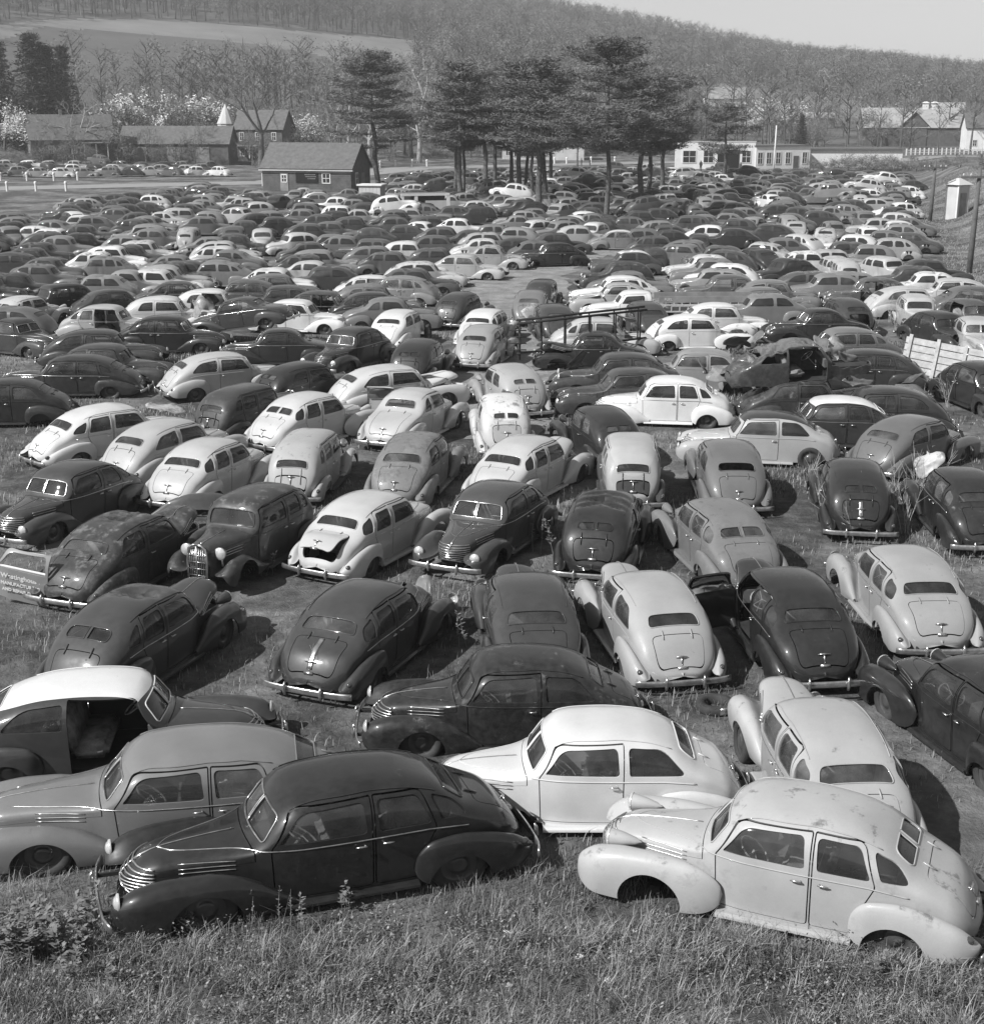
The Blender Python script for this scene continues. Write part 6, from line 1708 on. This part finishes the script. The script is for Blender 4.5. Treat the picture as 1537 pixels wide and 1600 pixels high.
# ---------------------------------------------------------------- trucks, wreck, loose pieces
def truck(px, py, yaw, label):
    p = at(px, py, 1.5); a = R(yaw); x, y = p.x - .1 * math.cos(a), p.y - .1 * math.sin(a)
    return car('pickup', 2, (x, y, 0), a, .58, 'ladder_truck', label, 'truck', None, drop=.12, wear=.2, missing=('rear_fender', 'trunk_lid', 'rear_bumper', 'running_board', 'rear_seat', 'quarter_window', 'rear_windowX', 'r'))
t = truck(985, 455, 182, 'white pickup truck carrying a long grey panel over ladder racks')
gm_ = M['cream_wall']
obj('side_panel', MB().box((-3.6, .80, 1.24), (5.0, .06, .30)).mesh('side_panel', M['clap_grey']), t); obj('side_panel', MB().box((-3.6, -.80, 1.24), (5.0, .06, .30)).mesh('side_panel', M['clap_grey']), t)
obj('bed_floor', MB().box((-3.6, 0, .62), (5.0, 1.55, .10)).mesh('bed_floor', M['dark']), t)
for s in (.84, -.84):
    for z in (.98, .66): obj('ladder_rail', MB().bar((-1.1, s, z), (-6.1, s, z), .06, .07).mesh('ladder_rail', M['plank']), t)
    for i in range(13): obj('rung', MB().bar((-1.3 - i * .38, s, .66), (-1.3 - i * .38, s, .98), .045).mesh('rung', M['plank']), t)
for s in (.62, -.62):
    w = obj('wheel', MB().lathe([(.2, -.1), (.36, -.1), (.38, 0), (.36, .1), (.2, .1)], 18).mesh('wheel', M['rubber'], True), t, (-5.2, s, .36))
cu = bpy.data.curves.new('lettering', 'FONT'); cu.body = 'FUEL'; cu.size = .17; cu.extrude = .004
fo = bpy.data.objects.new('tmp', cu); COL.objects.link(fo); dg = bpy.context.evaluated_depsgraph_get(); me = bpy.data.meshes.new_from_object(fo.evaluated_get(dg)); bpy.data.objects.remove(fo)
me.materials.clear(); me.materials.append(M['white_paint']); o = obj('lettering', me, t, (-1.35, .84, 1.19)); o.rotation_euler = (R(90), 0, R(180))

# crushed body thrown on top of another car
w = put(1232, 528, 2, 'td', DK, 'torn-open car body with pale seat lying on top of a crushed sedan', lift=1.25, roof_tone=.11, wear=.8, roll=4, pitch=-4, variant='wreck',
    dents=[dent(.3, 0, 1.6, .5, .30, (.1, 0, -1)), dent(-.9, .3, 1.6, .6, .22), dent(-1.8, 0, 1.1, .6, .35, (1, 0, -.4)), dent(1.4, 0, .9, .8, .30, (-.6, .3, -.7)), dent(-.2, -.8, 1.0, .5, .12, (0, 1, 0))],
    missing=('front_fender', 'rear_fenderR', 'front_doorR', 'windshield_pane', 'windshield_frame', 'rear_window', 'quarter_window', 'hood', 'front_bumper', 'rear_bumper', 'grille', 'f', 'r', 'running_board', 'belt_moulding', 'bumper_bracket'), name='wrecked_body')
scrap = MB()
rs = np.random.default_rng(8)
def crumple_sheet(rng, w, h, amp, n=9):
    V = []; ph = rng.uniform(0, 6, 6)
    for i in range(n):
        for j in range(n):
            u, v = i / (n - 1) - .5, j / (n - 1) - .5
            z = amp * (math.sin(u * 5 + ph[0]) * math.cos(v * 4 + ph[1]) + .4 * math.sin((u + v) * 9 + ph[2])) + .05 * w * (.25 - u * u)
            V.append((u * w * (1 - .5 * abs(v) * (1 + .5 * math.sin(ph[3]))) + .12 * w * math.sin(v * 6 + ph[4]), v * h * (1 - .2 * u) + .1 * h * math.sin(u * 7 + ph[5]), z + abs(amp)))
    F = [(i*n+j, (i+1)*n+j, (i+1)*n+j+1, i*n+j+1) for i in range(n-1) for j in range(n-1)]
    b = len(V); V += [(x, y, z - .012) for x, y, z in V]; F += [tuple(b + k for k in f[::-1]) for f in F]
    for i in range(n - 1):
        for (p, q) in (((i)*n, (i+1)*n), ((i+1)*n+n-1, i*n+n-1), (i+1, i), ((n-1)*n+i, (n-1)*n+i+1)): F.append((p, b+p, b+q, q))
    return mesh_from('loose_panel', V, F, M['paint'])
def panel(px, py, w, h, tone, label, tilt=(0, 0, 0), z=0.05, amp=.05, name='scrap_sheet_metal'):
    p = at(px, py, z); o = obj(name, crumple_sheet(rs, w, h, amp), None, (p.x, p.y, z + float(terrain(p.x, p.y))), (R(tilt[0]), R(tilt[1]), R(tilt[2])))
    o.color = (tone, random.random(), 0, 1.0); tag(o, label, 'panel'); return o
panel(838, 492, 1.5, 1.0, .45, 'crumpled white body panel leaning by the dark rounded fastback', (50, 20, 30), .7)
panel(715, 606, 1.5, .9, .45, 'flat pale sheet of metal lying beside the dirt lane', (4, 3, 20))
panel(690, 588, 1.1, .4, .4, 'narrow pale strip of metal on the lane edge', (3, 0, -25))
panel(662, 928, .5, .6, .18, 'bright torn metal scrap beside the strip-trunk dark sedan', (60, 10, -40), .5)
panel(1452, 724, .8, .6, .42, 'white rag of sheet metal on the black sedan fender', (20, -50, 30), 1.0, .07)
panel(926, 604, .8, .6, .25, 'pale crumpled panel beside the bright white sedan', (40, 0, 10), .4)
panel(1085, 636, 2.2, .5, .4, 'long pale board on the ground by the bright white sedan', (2, 2, -8), .04, .01)
panel(10, 640, .6, .7, .5, 'pale upright scrap box at the bare ground', (80, 0, 10), .4, .02)
panel(262, 640, 1.1, .8, .36, 'pale loose hood propped between the pale sedans', (10, 8, 30), 1.0, .04)
panel(1210, 560, 1.0, .7, .35, 'bent grey panel hanging from the crushed sedan', (60, 20, 0), 1.1, .12)
panel(1305, 545, .9, .9, .3, 'buckled panel beside the torn-open body', (70, -20, 40), 1.2, .12)
panel(300, 470, 1.1, .7, .12, 'jumbled dark sheet metal under the perched coupe', (30, 20, 60), .8, .16)
panel(318, 480, .9, .9, .2, 'torn grey metal beside the perched coupe', (60, -10, 20), .9, .16)
def loose_fender(px, py, yaw, tone, label, kd='ts', key='front_fender', side=1, rx=0, z=0.0):
    ps = [p for p in KCACHE[(K[kd], 2, '')] if p['name'] == key and p['side'] == side][0]
    p = at(px, py, .4); o = obj('scrap_fender', ps['me']); c = ps['me'].vertices
    m = Matrix.Translation((p.x, p.y, z)) @ Matrix.Rotation(R(yaw), 4, 'Z') @ Matrix.Rotation(R(rx), 4, 'X') @ Matrix.Translation((-1.4 if key[0] == 'f' else 1.4, -.7 * side, -.3))
    o.matrix_world = m; o.color = (tone, random.random(), 0, .5); tag(o, label, 'fender')
for px_, py_, n_ in [(1180, 590, 9), (1320, 560, 8), (1060, 560, 5), (930, 570, 4), (300, 480, 6), (1000, 480, 4), (660, 610, 2), (850, 610, 2), (1150, 540, 6), (560, 470, 4), (1380, 610, 3), (700, 330, 5), (1250, 350, 6)]:
    for _ in range(n_):
        u = random.uniform; z_ = u(.1, 1.1)
        o = panel(px_ + u(-55, 55), py_ + u(-18, 18), u(.7, 1.7), u(.35, 1.0), random.choice([.03, .04, .06, .1, .15, .22]), 'torn sheet metal in the scrap between the wrecks', (u(-60, 60), u(-40, 40), u(0, 180)), z_, u(.02, .09)); o['group'] = 'torn sheet metal between the wrecks'
loose_fender(1178, 1150, 96, .36, 'pale speckled fender standing apart from its grey sedan', rx=-8, z=.25)
loose_fender(185, 600, 175, .16, 'dull fender lying beside the black long sedan', rx=6, z=.2)
loose_fender(1148, 524, 4, .6, 'white loose front fender in line with the white fastback', z=.32, side=-1)
loose_fender(300, 800, 20, .06, 'dark crumpled fender beside the crushed rusty sedan', rx=20, z=.3)
def tyre(px, py, label, tilt=0.0, z=.09):
    p = at(px, py, z); o = obj('discarded_rubber_ring', MB().lathe([(.2, -.07), (.31, -.085), (.35, -.04), (.35, .04), (.31, .085), (.2, .07), (.2, -.07)], 20, 'z').mesh('loose_tyre', M['rubber'], True), None, (p.x, p.y, z), (R(tilt), 0, 0)); tag(o, label, 'tyre')
tyre(1118, 1102, 'bald tyre lying in the grass by the grey fastback bumper')
tyre(690, 498, 'tyre standing against the dark round-backed sedan', 80, .33)
tyre(100, 605, 'old tyre on the bare ground by the black long sedan', 20, .2)

# lettered car door
ps = [q for q in KCACHE[(K['fb'], 2, '')] if q.get('key') == 'front_door' and q['side'] == 1][0]
pd = at(34, 946, 0.0)
dr = empty('lettered_car_door', (pd.x, pd.y, 0), 0, 'loose pale car door lettered in white, standing against the crushed sedan', 'door')
dr.rotation_euler = (R(-9), R(-10), R(172))
q = obj('door_panel', ps['me'], dr, (-.08, -.74, -.30)); q.color = (.22, .3, 0, .35)
fr = MB(); wp = resample(fillet(KINDS['fastback']['front_win'], 5), .06)
fr.tube([(x - .08, -.04 - .20 * max(0, z - 1.1), z - .30) for x, z in wp] + [(wp[0][0] - .08, -.04 - .20 * max(0, wp[0][1] - 1.1), wp[0][1] - .30)], .028, 6, False)
fo = obj('window_frame', fr.mesh('window_frame', M['white_paint'], True), dr)
for txt, z, sz in (('Westinghouse', .62, .145), ('MANUFACTURING', .46, .10), ('AND REPAIR DEPT.', .32, .092)):
    cu = bpy.data.curves.new('lettering', 'FONT'); cu.body = txt; cu.size = sz; cu.extrude = .003; cu.align_x = 'CENTER'; cu.offset = .004
    f_ = bpy.data.objects.new('tmp', cu); COL.objects.link(f_); dg = bpy.context.evaluated_depsgraph_get(); me = bpy.data.meshes.new_from_object(f_.evaluated_get(dg)); bpy.data.objects.remove(f_)
    me.materials.clear(); me.materials.append(M['white_paint']); o = obj('lettering', me, dr, (.0, .045, z)); o.rotation_euler = (R(90), 0, R(180))

# stake truck bed of pale planks
p = at(1478, 590, .3)
tb = empty('plank_truck_bed', (p.x, p.y, .25), R(-20), 'tilted truck bed side of pale weathered planks in the weeds', 'truck bed'); tb.rotation_euler = (R(-24), R(9), R(-14))
for i, z in enumerate((.10, .37, .64, .91, 1.18)): obj('plank', MB().box((0, 0, z), (3.4, .04, .235)).mesh('plank', M['plank']), tb)
for x in (-1.55, -.55, .45, 1.45): obj('stake', MB().box((x, -.05, .64), (.12, .07, 1.5)).mesh('stake', M['plank']), tb)
obj('bed_beam', MB().box((0, .10, -.08), (3.5, .18, .12)).mesh('bed_beam', M['pole']), tb)
for i in range(6): obj('floor_plank', MB().box((0, .25 + i * .26, .0), (3.4, .24, .05)).mesh('floor_plank', M['plank']), tb)
# pipe rack
def wp3(px, py, z): return at(px, py, z)
a, b = wp3(808, 506, 1.9), wp3(1010, 484, 1.9)
pr = empty('pipe_rack', (a.x, a.y, 0), 0, 'long dark pipe rack of a stripped truck behind the raised-hood coupe', 'rack')
b2 = b - a
for s in (0, .9):
    obj('long_pipe', MB().tube([(0, s, 1.9), (b2.x, b2.y + s, 1.9)], .05, 7).mesh('long_pipe', M['dark'], True), pr)
    for t_ in (.02, .18, .36, .55, .75, .95): obj('upright', MB().tube([(b2.x * t_, b2.y * t_ + s, 1.9), (b2.x * t_, b2.y * t_ + s, .5)], .035, 6).mesh('upright', M['dark'], True), pr)
obj('lower_rail', MB().tube([(0, 0, .75), (b2.x, b2.y, .75)], .045, 6).mesh('lower_rail', M['dark'], True), pr)
for z in (.9, 1.15, 1.4, 1.65): obj('cross_rung', MB().tube([(-.3, 0, z), (.35, 0, z)], .025, 5).mesh('cross_rung', M['dark'], True), pr)
# white box bodies near the shed
p = at(582, 322); hu = empty('plank_hut', p, R(-12), 'small white plank hut among the cars by the shed', 'hut')
obj('wall', MB().box((0, 0, 1.0), (2.3, 1.8, 2.2)).mesh('wall', M['cream_wall']), hu); obj('roof', MB().box((0, 0, 2.18), (2.7, 2.2, .14)).mesh('roof', M['white_paint']), hu)
for i in range(6): obj('board', MB().box((-.96 + i * .385, -.92, 1.0), (.36, .03, 2.1)).mesh('board', M['cream_wall']), hu)
p = at(662, 334); bx = empty('van_body', p, R(14), 'white stripped van body with open sides below the pines', 'van body')
obj('roof', MB().box((0, 0, 1.95), (4.6, 1.9, .10)).mesh('roof', M['shingle']), bx); obj('floor', MB().box((0, 0, .35), (4.6, 1.9, .14)).mesh('floor', M['dark']), bx); obj('back_wall', MB().box((.6, .9, 1.15), (3.4, .06, 1.5)).mesh('back_wall', M['clap_dark']), bx)
for x in (-2.25, -.9, 2.25): obj('frame_post', MB().box((x, -.9, 1.15), (.32, .10, 1.6)).mesh('frame_post', M['white_paint']), bx)
obj('top_rail', MB().box((0, -.92, 1.88), (4.7, .10, .24)).mesh('top_rail', M['white_paint']), bx); obj('side_panel', MB().box((1.1, -.91, .85), (2.2, .05, .9)).mesh('side_panel', M['cream_wall']), bx)

# ---------------------------------------------------------------- people far off by the garage
def person_mesh():
    J = [((0,0,.95),.15),((0,0,1.25),.17),((0,0,1.45),.14),((0,0,1.54),.06),((0,.01,1.64),.095),((0,.01,1.74),.085),
         ((.2,0,1.42),.07),((.25,.02,1.15),.05),((.24,-.08,.92),.04),((-.2,0,1.42),.07),((-.26,.02,1.15),.05),((-.22,-.08,.92),.04),
         ((.1,0,.88),.11),((.12,-.02,.48),.075),((.12,.02,.08),.055),((.13,-.13,.03),.045),((-.1,0,.88),.11),((-.12,-.02,.48),.075),((-.13,.03,.08),.055),((-.14,-.12,.03),.045)]
    E = [(0,1),(1,2),(2,3),(3,4),(4,5),(2,6),(6,7),(7,8),(2,9),(9,10),(10,11),(0,12),(12,13),(13,14),(14,15),(0,16),(16,17),(17,18),(18,19)]
    me = bpy.data.meshes.new('person'); me.from_pydata([j[0] for j in J], E, []); o = bpy.data.objects.new('tmp', me); COL.objects.link(o)
    o.modifiers.new('s', 'SKIN'); 
    for v, j in zip(me.skin_vertices[0].data, J): v.radius = (j[1], j[1])
    me.skin_vertices[0].data[0].use_root = True
    o.modifiers.new('u', 'SUBSURF').levels = 1
    dg = bpy.context.evaluated_depsgraph_get(); r = bpy.data.meshes.new_from_object(o.evaluated_get(dg)); bpy.data.objects.remove(o)
    r.materials.clear(); r.materials.append(material('dark_work_clothes', .05, .9)); r.polygons.foreach_set('use_smooth', np.ones(len(r.polygons), bool)); return r
pm = person_mesh()
for px, py, rz, lab in [(1094, 268, 20, 'person in dark work clothes standing by the garage boom'), (1156, 271, -60, 'person in dark clothes at the garage door'), (908, 263, 90, 'person in dark clothes walking along the road'), (921, 263, 80, 'second person in dark clothes following along the road')]:
    p = at(px, py); o = obj('person', pm, None, (p.x, p.y, 0), (0, 0, R(rz))); tag(o, lab, 'person')

# ---------------------------------------------------------------- grass, weeds, litter
def grass_material(name, lo, hi):
    m = bpy.data.materials.new(name); n, l = nodes(m); b = n['Principled BSDF']; b.inputs['Roughness'].default_value = .65; b.inputs['Specular IOR Level'].default_value = .35
    a = n.new('ShaderNodeAttribute'); a.attribute_name = 'tone'; r = n.new('ShaderNodeMapRange'); r.inputs['To Min'].default_value = lo; r.inputs['To Max'].default_value = hi
    l.new(a.outputs['Fac'], r.inputs['Value']); l.new(r.outputs[0], b.inputs['Base Color'])
    tr = n.new('ShaderNodeBsdfTranslucent'); l.new(r.outputs[0], tr.inputs[0]); mx = n.new('ShaderNodeMixShader'); mx.inputs[0].default_value = .30
    l.new(b.outputs[0], mx.inputs[1]); l.new(tr.outputs[0], mx.inputs[2]); l.new(mx.outputs[0], n['Material Output'].inputs[0])
    return m
M['grass'] = grass_material('grass_blades', .03, .42)
M['dry'] = grass_material('dry_stalks', .22, .42)
def blades(name, P, H, Wd, rng, mat, label, lean=.5, tone=None, cat='grass'):
    n = len(P); a = rng.uniform(0, 6.28, n); ln = rng.uniform(.1, 1, n) * lean * H
    dx, dy = np.cos(a), np.sin(a); sx, sy = -dy * Wd, dx * Wd
    b = P; z0 = P[:, 2]
    m1 = np.stack([P[:, 0] + dx * ln * .35, P[:, 1] + dy * ln * .35, z0 + H * .6], 1); tp = np.stack([P[:, 0] + dx * ln, P[:, 1] + dy * ln, z0 + H * rng.uniform(.75, 1.0, n)], 1)
    s = np.stack([sx, sy, np.zeros(n)], 1)
    V = np.stack([b - s, b + s, m1 - s * .7, m1 + s * .7, tp], 1).reshape(-1, 3); k = np.arange(n) * 5
    F = np.concatenate([np.stack([k, k + 1, k + 3], 1), np.stack([k, k + 3, k + 2], 1), np.stack([k + 2, k + 3, k + 4], 1)])
    me = tri_mesh(name, V, F, M[mat], True); t = rng.random(n) if tone is None else tone
    ca = me.attributes.new('tone', 'FLOAT', 'POINT'); ca.data.foreach_set('value', np.repeat(t, 5).astype(np.float32))
    return tag(obj(name, me), label, cat, kind='stuff')
def patchy(x, y):
    return .5 + .25 * np.sin(x * 1.3 + 1.7 * np.sin(y * .9)) + .25 * np.sin(y * 1.9 + 2.1 * np.sin(x * .7 + 1))
g = np.random.default_rng(44)
# bank in front of the cars
n = 120000; x = g.uniform(-7.2, 7.2, n); y = g.uniform(11.3, 16.6, n) 
pt = patchy(x * 1.5, y * 1.5); edge = 14.5 + .5 * np.sin(x * .9) 
keep = (g.random(n) < np.clip(.15 + .9 * pt, 0, 1)) & (g.random(n) < np.where(y < edge, 1.0, .35)); x, y, pt = x[keep], y[keep], pt[keep]
cl = np.clip(patchy(x * 4.1 + 3, y * 5.3) * 1.6 - .3, 0, 1)
H = (.04 + .09 * pt**1.5 + .10 * cl**2 + g.exponential(.035, len(x))) * g.uniform(.5, 1.4, len(x))
blades('bank_grass', np.column_stack([x, y, terrain(x, y) - .01]), H, g.uniform(.0025, .006, len(x)), g, 'grass', 'rough spring grass on the bank in front of the cars', 1.3, tone=np.clip(g.random(len(x)) * .7 + .45 * (patchy(x * 2.3, y * 3.1 + 2) - .4), 0, 1))
# tall tufts against the cars and through the bank
nc = 300; cx = g.uniform(-7, 7, nc); cy = np.where(g.random(nc) < .5, 14.2 + .35 * np.sin(cx * .9) + g.normal(size=nc) * .22, g.uniform(11.6, 14.4, nc)); n = 21000; i = g.integers(0, nc, n); sp = g.uniform(.04, .16, nc)[i]
x, y = cx[i] + g.normal(size=n) * sp, cy[i] + g.normal(size=n) * sp
blades('tall_grass', np.column_stack([x, y, terrain(x, y) - .01]), g.uniform(.12, .34, nc)[i] * g.uniform(.5, 1.25, n), g.uniform(.003, .007, n), g, 'grass', 'tall tangled grass tufts along the foot of the front cars', 1.5, tone=np.clip(g.random(n) * .8 + .25, 0, 1))
# the yard floor between the cars
n = 260000; d = np.sqrt(g.uniform(14.0**2, 62.0**2, n)); a = g.uniform(-.40, .40, n); x, y = d * np.sin(a), d * np.cos(a)
pt = patchy(x * .6, y * .6) ; keep = (g.random(n) < np.clip(pt * 1.3 - .35, 0, 1)) & ~pip(np.stack([x, y], 1), lp_); x, y, pt = x[keep], y[keep], pt[keep]
H = (.04 + .11 * pt + g.exponential(.03, len(x))) * g.uniform(.6, 1.3, len(x))
blades('yard_grass', np.column_stack([x, y, terrain(x, y) - .01]), H, g.uniform(.004, .009, len(x)) * np.clip(y / 25, 1, 2.2), g, 'grass', 'thin grass growing between the parked wrecks', .8)
# grass on the right-hand bank
n = 70000; y = g.uniform(58, 175, n); xe = np.interp(y, [40, 73, 127, 171, 230], [20.5, 26.5, 40.5, 51, 68]); x = xe + g.uniform(-1.5, 16, n)
blades('bank_side_grass', np.column_stack([x, y, terrain(x, y) - .02]), g.uniform(.06, .20, n), g.uniform(.012, .022, n), g, 'dry', 'pale rough grass on the bank below the poles', .9, tone=g.random(n) * .8)
# low broad-leaved plants in the bank
def leaf_cover(name, P, size, rng, label):
    n = len(P); a = rng.uniform(0, 6.28, n); el = rng.uniform(-.1, .9, n); d = np.stack([np.cos(a) * np.cos(el), np.sin(a) * np.cos(el), np.sin(el)], 1); s = np.stack([-np.sin(a), np.cos(a), np.zeros(n)], 1)
    L = size[:, None]; V = np.stack([P, P + d * L * .5 + s * L * .28, P + d * L, P + d * L * .5 - s * L * .28], 1).reshape(-1, 3); k = np.arange(n) * 4
    me = tri_mesh(name, V, np.stack([k, k + 1, k + 2, k + 3], 1), M['grass']); ca = me.attributes.new('tone', 'FLOAT', 'POINT'); ca.data.foreach_set('value', np.repeat(rng.random(n) ** 1.3, 4).astype(np.float32))
    return tag(obj(name, me), label, 'plants', kind='stuff')
n = 42000; cx = g.uniform(-7, 7, 420); cy = g.uniform(11.4, 15.0, 420); i = g.integers(0, 420, n); sp = g.uniform(.06, .28, 420)[i]
x, y = cx[i] + g.normal(size=n) * sp, cy[i] + g.normal(size=n) * sp
leaf_cover('bank_leaf_plants', np.column_stack([x, y, terrain(x, y) + np.abs(g.normal(size=n)) * sp * .55]), g.uniform(.018, .055, n), g, 'low broad-leaved plants crowding the bank grass')
# bare twigs and stems lying in the bank grass
n = 420; x = g.uniform(-6.5, 6.5, n); y = g.uniform(11.6, 14.6, n)
blades('dead_stems', np.column_stack([x, y, terrain(x, y) + .02]), g.uniform(.10, .40, n), g.uniform(.002, .004, n), g, 'dry', 'dead dry stems caught in the bank grass', 2.2, cat='stems')

def weed_proto(seed, h, leaf, n_stem=1, dry=False):
    rg = np.random.default_rng(seed); st = MB(); V = []; F = []
    for s in range(n_stem):
        p = Vector((rg.normal() * .05, rg.normal() * .05, 0)); d = Vector((rg.normal() * .12, rg.normal() * .12, 1)).normalized(); pts = [p]; hh = h * rg.uniform(.65, 1.1)
        for i in range(6): d = (d + rnd_dir(rg) * .09).normalized(); p = p + d * hh / 6; pts.append(p)
        st.tube(pts, [.007 * (1 - .7 * i / 6) for i in range(7)], 4, False)
        if dry:
            for i in range(5):
                q = pts[rg.integers(2, 6)]; st.tube([q, q + (d + rnd_dir(rg) * .7).normalized() * hh * .3], [.004, .002], 3, False)
        for i in range(int(leaf * h / .035) if leaf else 0):
            t = rg.uniform(.25, 1.02); k = min(int(t * 6), 5); q = pts[k].lerp(pts[k + 1], min(t * 6 - k, 1)); a = rg.uniform(0, 6.28)
            e = Vector((math.cos(a), math.sin(a), rg.uniform(.1, .9))).normalized(); L = rg.uniform(.03, .075) * leaf; s_ = e.cross(Vector((0, 0, 1))).normalized() * L * .30
            k0 = len(V); V += [q, q + e * L * .5 + s_, q + e * L, q + e * L * .5 - s_]; F.append((k0, k0 + 1, k0 + 2, k0 + 3))
    return st.mesh('stem', M['plank'] if dry else M['leaf'], True), (tri_mesh('leaves', [tuple(v) for v in V], F, M['leaf']) if F else None)
WD = [weed_proto(1, .75, 1.2, 2), weed_proto(2, .55, 1.5, 4), weed_proto(3, .9, 0.7, 2), weed_proto(4, .9, 0, 5, True), weed_proto(5, .5, 1.4, 6)]
def weed(px, py, k, label, group, s=1.0):
    p = on_ground(px, py); t = empty('weed_plant', p, random.uniform(0, 6.28), label, 'weed', group); t.scale = (s, s, s)
    obj('stem', WD[k][0], t)
    if WD[k][1]: obj('leaves', WD[k][1], t)
for px, py, k, s in [(42, 1492, 1, 1.0), (75, 1510, 4, 1.0), (110, 1488, 1, .9), (20, 1530, 4, 1.2), (228, 1478, 4, .9), (130, 1530, 4, .9), (300, 1490, 1, .6), (540, 1452, 1, .7), (455, 1462, 2, .9), (470, 1470, 0, .8), (395, 1480, 2, .8), (830, 1432, 4, .5), (905, 1436, 1, .45), (1085, 1470, 4, .6), (1430, 1515, 1, 1.0), (1455, 1528, 4, 1.0), (1400, 1512, 0, .9), (1510, 1530, 2, 1.1), (1380, 1540, 4, .9), (1250, 1500, 4, .5), (690, 1520, 4, .5), (180, 1560, 4, .8), (1040, 1560, 2, .5), (600, 1580, 4, .6)] + [(10 + 13 * j, 1485 + (j * 37) % 60, (1, 4)[j % 2], 1.0 + .1 * (j % 4)) for j in range(11)]:
    weed(px, py, k, 'leafy weed growing from the bank grass', 'leafy weeds on the bank', s)
for px, py, k, s in [(862, 868, 0, 1.5), (845, 870, 2, 1.5), (720, 1010, 0, 1.1), (500, 1098, 3, 1.0), (520, 1102, 0, .8), (530, 900, 0, 1.2), (410, 900, 2, 1.1), (425, 905, 0, 1.0), (1005, 900, 2, .9), (615, 940, 0, .9), (880, 800, 2, 1.0), (845, 700, 0, 1.2), (1010, 780, 4, .9)]:
    weed(px, py, k, 'tall leafy weed between the parked wrecks', 'leafy weeds among the cars', s)
for px, py, s in [(1275, 800, 1.3), (1300, 835, 1.2), (1365, 840, 1.4), (1400, 800, 1.4), (1430, 790, 1.5), (1262, 770, 1.1), (1455, 780, 1.4), (1415, 840, 1.2), (1330, 850, 1.0), (1390, 505, 1.4), (1400, 520, 1.3), (1445, 600, 1.3), (1480, 640, 1.2), (1440, 660, 1.1), (1365, 512, 1.2), (1260, 690, 1.1)]:
    weed(px, py, 3, 'clump of dry stalks between the wrecks', 'dry stalk clumps among the cars', s)
def scrapbit(px, py, s, label):
    p = on_ground(px, py); r_ = crumple_sheet(rs, s, s * .6, .015, 6); r_.materials.clear(); r_.materials.append(M['white_paint'])
    tag(obj('paper_scrap', r_, None, (p.x, p.y, p.z + .07), (R(10), R(-8), random.uniform(0, 3))), label, 'litter')
scrapbit(950, 1557, .15, 'white scrap of paper in the bank grass'); scrapbit(905, 1525, .10, 'small pale scrap caught in the grass near the paper'); scrapbit(795, 1497, .16, 'flat pale stone slab in the bank grass'); scrapbit(135, 1470, .22, 'white rag by the black sedan bumper')

# ---------------------------------------------------------------- haze over the valley
hz = bpy.data.materials.new('valley_haze'); n, l = nodes(hz); n.remove(n['Principled BSDF'])
pv = n.new('ShaderNodeVolumePrincipled'); pv.inputs['Color'].default_value = (.95, .95, .95, 1); pv.inputs['Density'].default_value = .00038; pv.inputs['Anisotropy'].default_value = .2
l.new(pv.outputs[0], n['Material Output'].inputs['Volume'])
o = obj('haze', MB().box((0, 600, 69), (2400, 1340, 142)).mesh('haze', hz)); o['kind'] = 'stuff'; o['label'] = 'thin pale haze in the valley air'; o['category'] = 'haze'
